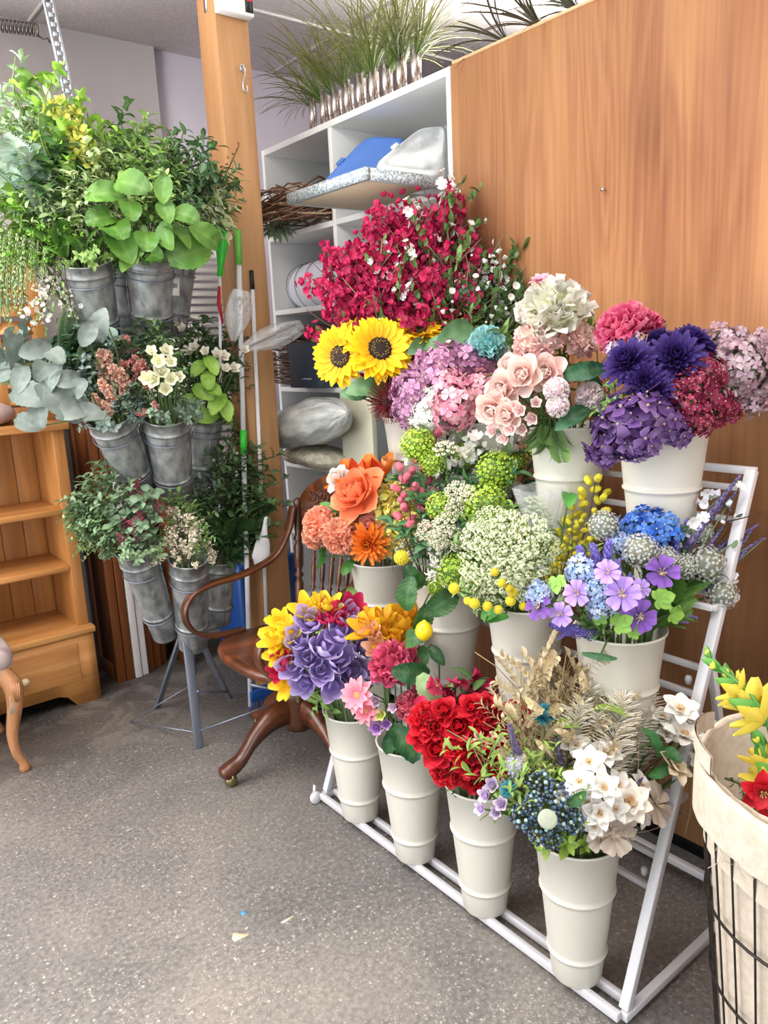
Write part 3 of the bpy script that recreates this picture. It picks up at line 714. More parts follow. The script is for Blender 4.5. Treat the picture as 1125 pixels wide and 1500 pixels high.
# nail in the plywood
t = thing('nail', 'small bright nail sticking out of the plywood wall', 'nail', at(886, 278, x=XP)); g = Geo(); tube(g, [(.004, 0, 0), (-.012, 0, 0)], .0018, 6); g.obj('shank', M['steel'], t)
g = Geo(); lathe(g, [(0, .002), (.005, .002), (.005, 0), (0, 0)], 12, M4=mx((-.012, 0, 0), Z=(-1, 0, 0))); g.obj('nail_head', M['steel'], t)

# floor marks: a flat paint patch, a blue smear, the green-grey round patch by the chair
def patch(px, py, pts, m, label, cat, name):
    c = at(px, py, z=0); g = Geo(); P = np.array([[0, 0]]+pts, float)*.01; k = len(pts)
    V = [(p[0], p[1], .0012) for p in P]+[(p[0], p[1], 0) for p in P]; F = [(0, i, i % k+1, 0) for i in range(1, k+1)]
    F = []
    for i in range(1, k, 2): F.append((0, i, i+1, (i+1) % k+1))
    for i in range(1, k+1): j = i % k+1; F.append((i, k+1+i, k+1+j, j))
    g.add(V, F); o = g.obj(name, m, smooth=False); o.location = c; o.rotation_euler = (0, 0, -YAW); tag(o, label, cat)
patch(352, 1372, [[2, .3], [2.2, 1.0], [.6, .9], [-1.2, 1.4], [-2.2, 1.2], [-2, -.8], [-1.2, -1.8], [-.2, -1.2]], mat('cream_paint_fleck', 'd9c8a4', .7), 'cream paint fleck dried on the concrete floor', 'paint fleck', 'paint_fleck')
patch(417, 1349, [[1, .2], [2.4, 1.5], [2.0, 1.7], [.4, .6], [-1, -.6], [-.4, -.8], [.2, -.5], [.8, 0]], mat('pale_paint_fleck', 'd8cfb8', .7), 'thin pale paint fleck to the right of the cream fleck on the floor', 'paint fleck', 'paint_fleck')
patch(357, 1338, [[.8, .1], [.7, .8], [.1, 1.0], [-.6, .6], [-.9, 0], [-.5, -.6], [.1, -.8], [.6, -.4]], mat('blue_paint_fleck', '4f93b5', .7), 'small blue paint fleck on the concrete floor', 'paint fleck', 'paint_fleck')

# ---- post with its fittings
PX, PY, PW = 1.535, 2.84, .14
g = Geo(); box(g, (PX, PY, 0), (PX+PW, PY+PW, CZ)); o = g.obj('wooden_post', M['postwood'], smooth=False, bevel=.004); tag(o, 'square wooden post reaching from floor to ceiling', 'post')
c = at(343, 12, y=PY)
t = thing('control_box', 'white control box with red digital display fixed high on the wooden post', 'control box', (c[0], PY, c[2]-.035))
g = Geo(); box(g, (-.085, -.045, 0), (.06, 0, .10)); g.obj('housing', M['white_paint'], t, False, .006)
g = Geo(); box(g, (.022, -.047, .012), (.055, -.045, .09)); g.obj('display', M['black'], t, False)
m = mat('red_digits', 'ff2030', .5); nodes(m)[2].inputs['Emission Color'].default_value = (1, .02, .03, 1); nodes(m)[2].inputs['Emission Strength'].default_value = 2
g = Geo()
for i in range(2):
    x0 = .028+i*.013
    for (a, b_) in (((0, .072), (.008, .075)), ((0, .062), (.008, .064)), ((0, .052), (.008, .054)), ((.006, .052), (.008, .074)), ((0, .063), (.002, .074))): box(g, (x0+a[0], -.0485, a[1]), (x0+b_[0], -.0472, b_[1]))
g.obj('digits', m, t, False)
c = at(352, 98, y=PY)
t = thing('hanging_hook', 'steel S-hook hanging from an eye on the wooden post', 'hook', (c[0], PY, c[2]-.10))
g = Geo(); tube(g, [(0, -.012+.0, .10), (.0, -.004, .10), (0, .004, .1)], .004, 8); tube(g, [(.008*math.cos(a), -.014, .092+.012*math.sin(a)) for a in np.linspace(0, 6.28, 14)], .0025, 6); g.obj('eye', M['steel'], t)
g = Geo(); tube(g, spline([(-.004, -.016, .086), (.006, -.018, .094), (.01, -.018, .082), (.004, -.018, .06), (-.004, -.018, .035), (-.002, -.018, .014), (.008, -.018, .008), (.014, -.018, .02), (.012, -.018, .032)]), .003, 8); g.obj('hook', M['steel'], t)
c = at(301, 5, x=PX)
t = thing('steel_strap', 'perforated steel strap screwed to the left side of the post', 'strap', (PX, c[1], c[2]-.03)); g = Geo(); box(g, (-.002, -.012, 0), (0, .012, .14)); g.obj('strap_plate', M['steel'], t, False)
g = Geo()
for i in range(3): g = Geo(); lathe(g, [(0, .003), (.004, .002), (.005, 0)], 10, M4=mx((-.002, 0, .02+i*.03), Z=(-1, 0, 0))); g.obj('screw', M['stand'], t)

# ---- perforated strut and the coil spring hooked on it
a = at(70, 0, y=3.0); bq = at(99, 130, y=3.0); dz = (bq-a)/(bq[2]-a[2]); top = a+dz*(CZ-a[2]); bot = a+dz*(2.2-a[2])
t = thing('perforated_strut', 'galvanised perforated strut hanging from the ceiling above the greenery stand', 'strut', bot)
g = Geo(); L = np.linalg.norm(top-bot)
bar(g, np.array([-.014, 0, 0]), top-bot+[-.014, 0, 0], .002, .01, upv=(1, 0, 0)); bar(g, np.array([.014, 0, 0]), top-bot+[.014, 0, 0], .002, .01, upv=(1, 0, 0)); bar(g, np.array([.02, .014, 0]), top-bot+[.02, .014, 0], .028, .002, upv=(1, 0, 0))
for i in range(int(L/.03)):
    p = (top-bot)*(i*.03/L); box(g, p-[.012, .001, .008], p+[.012, .001, .008])
g.obj('strut_profile', noise_mix('galvanised_strip', 'a9b4bf', 'c2cad2', 20, .35, .7), t, False)
c = at(0, 45, y=3.02)
t = thing('coil_spring', 'dark coil spring hooked on the perforated strut under the ceiling', 'spring', c)
e = at(70, 45, y=3.01)-c; g = Geo(); k = 30*12; P = [(-.25+(e[0]-.03+.25)*i/k, .02*math.cos(i*math.pi/6), .02*math.sin(i*math.pi/6)+e[2]*i/k) for i in range(k)]
P += [(e[0]-.015, 0, .0), (e[0], 0, .005), (e[0]+.006, 0, -.008)]; tube(g, P, .0032, 6); g.obj('coil', mat('spring_steel', '4a4540', .35, .9), t)

# ---- white cube shelf
XS = XP; y0 = ytl[1]+.004; y1 = at(383, 228, x=XS)[1]; ZT = PT; yd = at(485, 250, x=XS)[1]; DP = .40
ZR = [at(660, 270, x=XS)[2]-.01, at(520, 440, x=XS)[2], at(500, 568, x=XS)[2], .99, .66, .33, .06]
sh = thing('cube_shelf_unit', 'tall white cube shelf unit full of craft supplies beside the plywood wall', 'shelf unit', (XS, (y0+y1)/2, 0))
def spart(name, lo, hi, m='shelf_white'):
    g = Geo(); o0 = np.array([XS, (y0+y1)/2, 0]); box(g, np.array(lo)-o0, np.array(hi)-o0); return g.obj(name, M[m], sh, False, .001)
spart('side_panel', (XS, y0, 0), (XS+DP, y0+.02, ZT)); spart('side_panel', (XS, y1-.02, 0), (XS+DP, y1, ZT)); spart('top_panel', (XS, y0+.02, ZT-.024), (XS+DP, y1-.02, ZT))
spart('divider', (XS+.002, yd-.012, 0), (XS+DP-.01, yd+.012, ZT-.024)); spart('back_panel', (XS+DP-.008, y0+.02, 0), (XS+DP, y1-.02, ZT-.024))
for z in ZR:
    spart('shelf_board', (XS+.001, y0+.02, z-.022), (XS+DP-.008, yd-.012, z)); spart('shelf_board', (XS+.001, yd+.012, z-.022), (XS+DP-.008, y1-.02, z))
# glitter tray that sticks out of the top right cell
za = ZR[0]
t = thing('glitter_edged_tray', 'shallow tray with silver glitter edge jutting out of the top shelf', 'tray', (1.75, 2.25, za))
g = Geo(); box(g, (-.17, -.22, 0), (.27, .20, .016)); g.obj('tray_base', mat('tray_wood', 'b7a48a', .6), t, False)
g = Geo(); box(g, (-.19, -.24, 0), (-.17, .22, .036)); box(g, (.27, -.24, 0), (.28, .22, .036)); box(g, (-.17, -.24, 0), (.27, -.22, .036)); box(g, (-.17, .20, 0), (.27, .22, .036))
g.obj('glitter_edge', noise_mix('silver_glitter', '8fa0a8', 'dfe6ea', 160, .3, .5, (1, 1, 1), 2, .42, .58, .5, 300), t, False)
def slab(name, label, cat, cy, cz, w, h, d, rot, m, pos, lid=False):
    t = thing(name, label, cat, pos); t.rotation_euler = rot
    g = Geo(); V = []; n = 24; pw = 5
    prof = [(0, .0), (.92, 0), (.97, .01), (1, .3*d), (1, .75*d), (1.03, .76*d), (1.03, .95*d), (.98, d), (.8, d*1.0), (0, d)]
    for r, z in prof:
        for i in range(n*2):
            a = i*math.pi/n; cx_, sy_ = math.cos(a), math.sin(a); k = (abs(cx_)**pw+abs(sy_)**pw)**(-1/pw); V.append((cx_*k*r*w/2, sy_*k*r*h/2, z))
    nn = n*2; F = [(i*nn+j, i*nn+(j+1) % nn, (i+1)*nn+(j+1) % nn, (i+1)*nn+j) for i in range(len(prof)-1) for j in range(nn)]
    g.add(V, F); g.obj('lid' if lid else 'shell', m, t); return t
def qslab(name, label, cat, Q, th, m, part, inner=None):
    """rounded rigid slab through four corner points (A,B,C,D in order), thickness th along its normal"""
    Q = [at(px, py, x=x) for px, py, x in Q]; c = sum(Q)/4; nr = np.cross(Q[1]-Q[0], Q[3]-Q[0]); nr /= np.linalg.norm(nr); nr *= (1 if nr@(O3-c) > 0 else -1); t = thing(name, label, cat, c); g = Geo(); n = 48; V = []
    prof = [(0, .0), (.55, 0), (.80, .0), (.84, .12), (.9, .15), (.97, .1), (1, 0), (1.0, -.8), (.95, -1), (0, -1)]
    for r_, z in prof:
        for i in range(n):
            a = 2*math.pi*i/n; c_, s_ = math.cos(a), math.sin(a); k = (abs(c_)**6+abs(s_)**6)**(-1/6); u, v = (1+c_*k*r_)/2, (1+s_*k*r_)/2
            V.append(Q[0]*(1-u)*(1-v)+Q[1]*u*(1-v)+Q[2]*u*v+Q[3]*(1-u)*v+nr*z*th-c)
    g.add(V, [(i*n+j, i*n+(j+1) % n, (i+1)*n+(j+1) % n, (i+1)*n+j) for i in range(len(prof)-1) for j in range(n)]); g.obj(part, m, t)
    g = Geo(); u = .06; P = Q[0]*.5+Q[1]*.5-c; bar(g, P-(Q[1]-Q[0])*.06+nr*th*.1, P+(Q[1]-Q[0])*.06+nr*th*.1, .02, .014, upv=nr); g.obj('clip', m, t, False, .002); return t
qslab('storage_bin_lid', 'blue plastic storage lid leaning in the top shelf cell', 'lid', [(463, 277, 1.74), (536, 200, 1.95), (597, 202, 2.05), (548, 252, 1.86)], .02, mat('blue_plastic', '4f78c0', .35), 'lid')
qslab('clear_storage_bin', 'clear plastic bin tipped over beside the blue lid', 'storage bin', [(542, 248, 1.74), (618, 190, 1.92), (656, 186, 2.02), (648, 262, 1.84)], .09, M['cloudy'], 'shell')
g = Geo(); box(g, (-.12, -.1, 0), (.12, .1, .05)); o = g.obj('black_tray', M['black'], smooth=False, bevel=.01); o.location = (2.12, 2.13, za+.001); tag(o, 'low black plastic tray behind the clear bin on the top shelf', 'tray')
# twig wreath
t = thing('twig_wreath', 'brown twig wreath lying in the top left shelf cell', 'wreath', (1.98, 2.95, ZR[0]+.01))
for nm, cc, n_ in (('twigs', '6b4a34', 46), ('pale_twigs', 'a8886c', 14)):
    g = Geo()
    for i in range(n_):
        a0 = rng.uniform(0, 6.28); sp = rng.uniform(2, 5); rr = rng.uniform(.10, .19); zz = rng.uniform(.0, .13)
        P = [((rr+.02*math.sin(k*1.3+i))*math.cos(a0+sp*k/12)*1.1, (rr+.02*math.sin(k*1.3+i))*math.sin(a0+sp*k/12)*1.25, zz+.02*math.sin(k+i)) for k in range(13)]
        tube(g, P, rng.uniform(.002, .0045), 5, np.array(lin(cc))*rng.uniform(.6, 1.2))
    g.obj(nm, M['stem'], t)
t.rotation_euler = (0, R(-6), 0); t.location = (1.93, 2.93, ZR[0]+.03)
# succulent clump hanging over the edge below the wreath
c = at(405, 335, x=1.84); t = thing('artificial_succulent', 'small artificial succulent clump drooping over the shelf under the twig wreath', 'artificial plant', c); g = Geo()
for i, d in enumerate(fib(70, -.6)): g.inst(leaf(1, .3, '5b6f5a', '8a9a7c', 10, -40), mx(d*[.02, .045, .01], X=np.cross(d, [0, 0, 1.])+1e-3, Z=np.cross(np.cross(d, [0, 0, 1.])+1e-3, d), s=rng.uniform(.04, .08)), .2)
g.obj('leaves', M['leaf'], t)
g = Geo(); tube(g, spline([(.14, .02, .04), (.07, 0, .035), (0, 0, 0)]), .004, 5, lin('5a4a34')); g.obj('stem', M['stem'], t)
# roll of white cloth in plastic
c = at(443, 444, x=XS+.02)
def blob(g, L, r, n=40, k=18, wr=.06, sx=1, c=(1, 1, 1), seed=0, pinch=.15, pw=.5):
    rs = np.random.default_rng(seed); ph = rs.uniform(0, 6, 8); V = []
    for i in range(k+1):
        t_ = i/k; e = (max(0, 1-abs(2*t_-1)**3.2))**pw; e = max(e, pinch if i in (0, k) else pinch)
        for j in range(n):
            a = 2*math.pi*j/n; w = 1+wr*(math.sin(3*a+ph[0]+t_*5)+math.sin(7*a+ph[1]-t_*9)*.6+math.sin(t_*17+2*a+ph[2])*.7+.4*math.sin(13*a+ph[3]+t_*23))
            V.append(((t_-.5)*L, r*e*w*math.cos(a)*sx, r*e*w*math.sin(a)))
    F = [(i*n+j, i*n+(j+1) % n, (i+1)*n+(j+1) % n, (i+1)*n+j) for i in range(k) for j in range(n)]
    V.append((-.5*L, 0, 0)); V.append((.5*L, 0, 0)); m0 = len(V)-2
    for j in range(0, n, 2): F.append((m0, (j+2) % n, j+1, j)); F.append((m0+1, k*n+j, k*n+j+1, k*n+(j+2) % n))
    g.add(V, F, c); return g
t = thing('cloth_roll', 'roll of white cloth in plastic wrap lying on the second shelf', 'cloth roll', (XS+.12, c[1]+.02, ZR[1])); t.rotation_euler = (0, 0, R(80))
g = Geo(); blob(g, .40, .105, wr=.012, pinch=.55, sx=.95); o = g.obj('cloth', mat('white_cloth', 'd9dbe6', .6), t); o.location = (0, 0, .095)
g = Geo()
for x_ in (-.1, .02, .12): tube(g, [(x_+.01*math.sin(a*2), .103*math.cos(a), .095+.108*math.sin(a)) for a in np.linspace(0, 6.28, 24)], .0018, 4, cap=False)
g.obj('strap', M['stand'], t)
# bundle of dark twigs, box, yellow wrap
t = thing('twig_bundle', 'bundle of dark brown twigs lying on the third shelf', 'twig bundle', (XS-.03, at(440, 560, x=XS)[1]+.06, ZR[2]+.02)); g = Geo()
for i in range(90):
    z_ = rng.uniform(0, .24); a = np.array([rng.uniform(-.05, .25), -.24+rng.uniform(-.03, .03), z_]); b_ = np.array([rng.uniform(-.06, .2), .2+rng.uniform(-.05, .04), z_*.9+rng.uniform(-.02, .05)])
    tube(g, [a, a*.6+b_*.4+rng.normal(0, .02, 3), a*.3+b_*.7+rng.normal(0, .02, 3), b_], .0035, 4, np.array(lin('54372a'))*rng.uniform(.5, 1.5))
g.obj('twigs', M['stem'], t)
a = at(447, 566, x=XS-.0); t = thing('dark_blue_box', 'dark blue cardboard box standing in front of the twig bundle', 'box', (XS-.005, a[1]-.11, ZR[2]+.002))
g = Geo(); box(g, (-.07, -.13, 0), (.12, .11, .19)); g.obj('carton', mat('dark_blue_card', '323c4c', .5), t, False, .003); g = Geo(); box(g, (-.0712, -.06, .035), (-.07, .02, .042)); g.obj('label_print', mat('faint_print', '8a93a2', .6), t, False)
c = at(476, 500, x=XS-.03); t = thing('yellow_floral_foam', 'olive yellow wrapped lump resting on the dark blue box', 'floral foam', (c[0], c[1], c[2]-.035)); g = Geo(); blob(g, .15, .04, wr=.05, pinch=.4); g.obj('wrapper', noise_mix('yellow_wrap', '9a8a3a', 'b9a850', 8, .4), t).location = (0, 0, .04); t.rotation_euler = (0, 0, R(85))
# plastic wrapped bundle and the basket-like cloth parcel under it
c = at(450, 622, x=XS-.10)
t = thing('plastic_wrapped_bundle', 'large bundle in translucent plastic bag bulging out of the shelf', 'plastic bag', c); t.rotation_euler = (0, R(10), R(82))
g = Geo(); blob(g, .78, .095, 60, 40, .05, pinch=.04, seed=3, sx=1.1, pw=.8); g.obj('bag', noise_mix('translucent_poly', 'a9ada8', 'c8cbc6', 7, .28, 0, (1, 3, 3), 5, .4, .6, .9, 14), t)
c = at(462, 668, x=XS-.03)
t = thing('lace_wrapped_parcel', 'cream wrapped parcel under the big plastic bag', 'parcel', c); t.rotation_euler = (0, 0, R(85)); g = Geo(); blob(g, .46, .05, 40, 18, .04, pinch=.3, seed=5, sx=2); g.obj('wrapping', noise_mix('cream_crinkle', 'b5ae96', 'd1ccb8', 40, .6, 0, (1, 1, 1), 4, .4, .6, .6, 60), t)
# cream watering can, cream cabinet door
c = at(455, 720, x=XS-.02); t = thing('cream_tin_jug', 'cream tin jug with thin handle behind the armchair', 'jug', (c[0]+.12, c[1], ZR[4]+.002))
g = Geo(); lathe(g, [(0, 0), (.07, 0), (.072, .01), (.085, .2), (.088, .205), (.083, .2), (.07, .02), (0, .02)], 28); g.obj('body', mat('cream_tin', 'c8c8ac', .4), t)
g = Geo(); tube(g, spline([(-.02, .083, .19), (-.05, .13, .17), (-.06, .14, .10), (-.03, .08, .04)]), .004, 6); g.obj('handle', mat('cream_wire', 'd8d8c4', .4), t)
a = at(497, 575, x=XS-.03); b_ = at(548, 690, x=XS-.03)
g = Geo(); box(g, (XS-.03, b_[1], 0.02), (XS-.004, a[1], a[2])); o = g.obj('cream_cabinet_door', mat('cream_paint', 'cfcdb6', .5), smooth=False, bevel=.003); tag(o, 'loose cream painted door standing against the lower shelf cells', 'cabinet door')
# steel tubes of grass on top of the shelf
tubes = []
lab = 'mirrored tube vase holding artificial grass on top of the shelf unit'
p0 = at(462, 183, x=XS+.06); p1 = at(612, 118, x=XS+.06)
tg = Geo(); lathe(tg, [(0, 0), (.016, 0), (.016, .135), (.0145, .135), (.0145, .01), (0, .01)], 14); tube_me = tg.mesh('tube_vase', noise_mix('mirror_mosaic', '8c7468', 'e6e2e0', 60, .25, .8, (1, 1, .4), 3, .4, .6))
for i in range(17):
    f = i/16; y_ = p0[1]+(p1[1]-p0[1])*f; x_ = XS+.05+(.045 if i % 2 else 0)
    o = obj_from('tube_vase', tube_me); o.location = (x_, y_, ZT+.0005); tag(o, lab, 'vase', 'mirrored tube vases of grass on the shelf unit')
    root = thing('artificial_grass', 'tuft of artificial grass in a mirrored tube on top of the shelf', 'artificial grass', (x_, y_, ZT+.05), 'grass tufts in the mirrored tubes')
    s_ = rng.uniform(.22, .34)+(.06 if 6 < i < 15 else 0)
    for nm, me in get_spray('grass', '4f6a26', '7a7440', 34, .010):
        q = obj_from(nm, me, root); q.matrix_local = B(mx((0, 0, .05), Z=(rng.normal(-.3, .28), 1.5*(.45-f)+rng.normal(0, .2), 1), s=s_, rz=rng.uniform(0, 6)))
    g = Geo(); tube(g, [(0, 0, -.035), (0, 0, .06)], .008, 6, lin('4a5230')); g.obj('base_stem', M['stem'], root)
for k, (px_, py_) in enumerate(((745, 30), (795, 8), (850, -10))):
    c = at(px_, py_, x=XP+.08); root = thing('artificial_grass', 'dark artificial grass tuft lying on top of the plywood wall', 'artificial grass', (XP+.09, c[1], PT+.009), 'dark grass tufts on the plywood wall')
    for nm, me in get_spray('grass', '33362a', '4a4638', 22, .018):
        q = obj_from(nm, me, root); q.matrix_local = B(mx((0, 0, .012), Z=(-.35, .5, .55), s=.24, rz=k))

# ---- pine bookcase
bxr = at(133, 915, y=3.42)[0]; BL = bxr-.86; YF = 3.44
zs = [at(45, 752, y=YF)[2], at(50, 838, y=YF)[2]]; zb = at(60, 935, y=YF-.04)[2]; ztop = at(50, 626, y=YF)[2]
bk = thing('pine_bookcase', 'honey pine bookcase with open shelves and a bottom drawer', 'bookcase', (bxr, YF, 0))
def bp(name, lo, hi, m='pine', bev=.003, par=None):
    g = Geo(); box(g, lo, hi); return g.obj(name, M[m], par or bk, False, bev)
W_ = bxr-BL
bp('side_panel', (-.05, 0, zb), (-.0, .33, ztop-.02)); bp('side_panel', (-W_, 0, zb), (-W_+.05, .33, ztop-.02)); bp('top_board', (-W_-.02, -.02, ztop-.02), (.02, .34, ztop+.012), 'pine_h')
g = Geo(); k = 8
for i in range(k): x_ = -W_+.05+(W_-.1)*i/k; box(g, (x_+.001, .315, zb), (x_+(W_-.1)/k-.001, .33, ztop-.02))
g.obj('back_panel', wood('pine_back_boards', '92602e', 'b67e44', 2, .5, 'z', 'a56f38'), bk, False, .002)
for z in zs: bp('shelf_board', (-W_+.05, .0, z-.028), (-.05, .315, z), 'pine_h', .006)
bp('shelf_board', (-W_-.01, -.05, zb-.03), (.012, .33, zb), 'pine_h', .006)
g = Geo(); n = 24; zt = zb-.03; V = []; F = []
for i in range(n+1):   # front apron with the arched cut-out
    x_ = -W_+W_*i/n; e = min(i, n-i)/n; zlow = 0.0 if e < .13 else min(.062, .03+(e-.13)*.5)
    V += [(x_, -.04, zlow), (x_, -.04, zt), (x_, -.015, zlow), (x_, -.015, zt)]
for i in range(n): a = i*4; b_ = a+4; F += [(a, b_, b_+1, a+1), (a+2, a+3, b_+3, b_+2), (a, a+2, b_+2, b_), (a+1, b_+1, b_+3, a+3)]
F += [(0, 1, 3, 2), (n*4, n*4+2, n*4+3, n*4+1)]; g.add(V, F); g.obj('base_front', M['pine_h'], bk, False)
bp('base_side', (-.02, -.015, 0), (0, .33, zt)); bp('base_side', (-W_, -.015, 0), (-W_+.02, .33, zt))
dr = bp('drawer', (-W_+.07, -.046, .115), (-.075, -.03, zt-.03), 'pine_h', .002)
for xk in (-.31, -W_+.30):
    g = Geo(); lathe(g, [(0, 0), (.007, 0), (.007, .012), (.015, .018), (.017, .026), (.012, .034), (0, .036)], 16, M4=mx((xk, -.046, .185), Z=(0, -1, 0))); g.obj('knob', mat('ivory_knob', 'e2cfa6', .35), dr)
# pink cushion on the bookcase, pine louvre behind it
t = thing('rosy_cushion', 'small dusty pink cushion lying on top of the bookcase', 'cushion', (bxr-.33, YF+.13, ztop+.012)); g = Geo(); blob(g, .34, .055, 32, 16, .015, sx=2.2, pinch=.35); g.obj('cover', mat('dusty_pink_cloth', 'b9a09c', .9), t).location = (0, 0, .05)
def shutter(name, label, x0, x1, y_, z0, z1, m, slat=.03, fr=.04, th=.025, gap=.55, group=None, slm=None):
    t = thing(name, label, 'shutter', ((x0+x1)/2, y_, z0), group); w = (x1-x0)/2; h = z1-z0; g = Geo()
    box(g, (-w, 0, 0), (-w+fr, th, h)); box(g, (w-fr, 0, 0), (w, th, h)); box(g, (-w+fr, 0, 0), (w-fr, th, fr*1.3)); box(g, (-w+fr, 0, h-fr), (w-fr, th, h)); g.obj('frame', m, t, False, .002)
    g = Geo(); z = fr*1.3+slat*.5
    while z < h-fr-slat*.4: box(g, (-w+fr, -.0, -slat*.42), (w-fr, .004, slat*.42), M4=mx((0, th*.35, z), X=(1, 0, 0), Z=(0, .55, 1))); z += slat
    g.obj('slats', slm or m, t, False); return t
shutter('pine_louvre_shutter', 'orange pine louvre shutter standing on top of the bookcase', bxr-.20, bxr+.03, YF+.20, ztop+.012, 1.93, M['pine'], .075, .05, slm=M['pine_h'])
shutter('white_louvre_shutter', 'white louvre shutter standing on the bookcase left of the pine shutter', bxr-.40, bxr-.21, YF+.22, ztop+.012, 1.95, M['white_paint'], .035, .03)
shutter('white_louvre_door', 'tall white louvre door leaning at the back wall beside the post', 1.46, 1.99, 3.72, 0, 2.02, mat('warm_white_paint', 'f2eee6', .5), .038, .035)
# folded doors standing on edge
def door_leaf(x0, x1, yf, h, m, label, panel=True, name='door_leaf'):
    t = thing(name, label, 'door leaf', ((x0+x1)/2, yf, 0)); w = (x1-x0)/2; D = 3.78-yf; g = Geo()
    box(g, (-w, 0, 0), (w, .05, h)); box(g, (-w, D-.05, 0), (w, D, h))
    for z_ in (0, h*.48, h-.07): box(g, (-w, .05, z_), (w, D-.05, z_+.07))
    g.obj('frame', m, t, False, .002); g = Geo(); box(g, (-w*.4, .05, .07), (w*.4, D-.05, h-.07)); g.obj('inset_panel', m, t, False); return t
wd = mat('white_door_paint', 'e6e0dc', .5)
for x0, x1, yf, h, m, lb in ((1.088, 1.128, 3.50, 1.30, M['brownwood'], 'brown wooden door leaf on edge, nearest the bookcase'), (1.132, 1.168, 3.50, 1.38, M['brownwood'], 'brown door leaf on edge between the nearest leaf and the white ones'),
    (1.174, 1.206, 3.50, 1.42, wd, 'first white door leaf on edge in the stack of leaves'), (1.212, 1.242, 3.51, 1.40, wd, 'second white door leaf on edge, right of the first white one'),
    (1.250, 1.284, 3.54, 1.36, M['brownwood'], 'brown door leaf on edge just right of the white leaves'), (1.292, 1.328, 3.56, 1.33, M['brownwood'], 'brown door leaf on edge, second from the right of the stack'), (1.336, 1.372, 3.60, 1.3, M['brownwood'], 'brown door leaf on edge at the right end of the stack')):
    door_leaf(x0, x1, yf, h, m, lb)
# a taller brown pair behind the galvanised stand
g = Geo(); box(g, (1.42, 3.45, 0), (1.46, 3.70, 1.0)); o = g.obj('dark_board', M['brownwood'], smooth=False); tag(o, 'short dark wooden board on edge between the door leaves and white louvre door', 'board')

# ---- cleaning tools leaning on the post
def pole_tool(name, label, cat, segs, extra=None):
    (p0, _, _, _) = segs[0]; base = np.array(segs[-1][1], float); t = thing(name, label, cat, base)
    for a, b_, r, (nm, m) in segs: g = Geo(); tube(g, [np.array(a)-base, (np.array(a)+np.array(b_))/2-base, np.array(b_)-base], r, 10); g.obj(nm, M[m] if isinstance(m, str) else m, t)
    return t
mg = mat('bright_green_plastic', '35c234', .35); mg2 = mat('leaf_green_plastic', '6fbf4a', .35); yp = 2.805
def P_(px_, py_, y_=yp): return at(px_, py_, y=y_)
a, b_ = P_(327, 332), P_(322, 405); dn = (b_-a)
t = pole_tool('duster', 'hand duster with bright green grip and red strip leaning on the post', 'duster', [(b_, P_(323, 560), .006, ('pole', 'white_paint'))]); base = np.array(t.location)
g = Geo(); L = np.linalg.norm(a-b_); lathe(g, [(0, 0), (.011, .002), (.012, .04), (.02, .09), (.022, .12), (.017, .16), (.009, .2), (.007, L), (0, L+.004)], 16, M4=mx(b_-base, Z=(a-b_))); g.obj('grip', mg, t)
g = Geo(); q = P_(321, 420)-base; tube(g, [q, q+[-.012, -.01, -.06], q+[-.004, -.01, -.14]], [.01, .016, .006], 8, flat=(1, .4)); g.obj('red_strip', mat('red_plastic', 'c4162c', .4), t)
d_ = (P_(352, 500)-P_(348, 337)); pf = P_(357, 665); lowp = pf+(pf-P_(348, 337))/np.linalg.norm(pf-P_(348, 337))*1.0; lowp[2] = max(lowp[2], .02); kf = (pf[2]-.02)/(P_(348, 337)[2]-pf[2]); lowp = pf+(pf-P_(348, 337))*kf
pole_tool('mop', 'white mop pole with pale green grips leaning on the post', 'mop', [(P_(348, 337), P_(350, 388), .0135, ('grip', mg2)), (P_(350, 388), P_(356.5, 630), .0105, ('pole', 'white_paint')), (P_(356.5, 630), pf, .0145, ('collar', mg)), (pf, lowp, .0105, ('lower_pole', 'white_paint'))])
yc = 2.81; a, b_, c_ = P_(368, 396), P_(370, 424), P_(388, 850); kf = (c_[2]-.06)/(b_[2]-c_[2]); e_ = c_+(c_-b_)*kf
t = pole_tool('broom', 'white broom pole with black tip leaning right of the mop', 'broom', [(a, b_, .009, ('tip', 'black')), (b_, e_, .008, ('pole', 'white_paint'))]); base = np.array(t.location)
g = Geo(); box(g, (-.10, -.02, -.02), (.14, .02, .03)); g.obj('head_block', mat('blue_broom_block', '1e4f96', .4), t, False, .005).location = (0, 0, 0)
g = Geo()
for i in range(160): x_ = rng.uniform(-.1, .14); y_ = rng.uniform(-.018, .018); tube(g, [(x_, y_, -.018), (x_*1.1, y_*1.5, -.06)], .0012, 4, cap=False)
g.obj('bristles', mat('blue_bristle', '2a62b0', .6), t)
c = at(384, 802, y=2.74); t = thing('white_dustpan', 'white dustpan hanging beside the broom pole behind the armchair', 'dustpan', c); g = Geo(); lathe(g, [(0, -.1), (.03, -.095), (.05, -.05), (.04, .02), (.015, .09), (.01, .16), (0, .165)], 20); o = g.obj('pan', M['white_paint'], t); o.scale = (.75, .3, .8); o.rotation_euler = (0, R(12), R(-30))
g = Geo(); a = at(372, 838, y=3.2); box(g, (a[0]-.11, 3.15, 0), (a[0]+.22, 3.42, a[2]+.06)); o = g.obj('blue_storage_crate', mat('deep_blue_plastic', '1c4688', .4), smooth=False, bevel=.02); tag(o, 'deep blue plastic crate on the floor behind the armchair', 'crate')
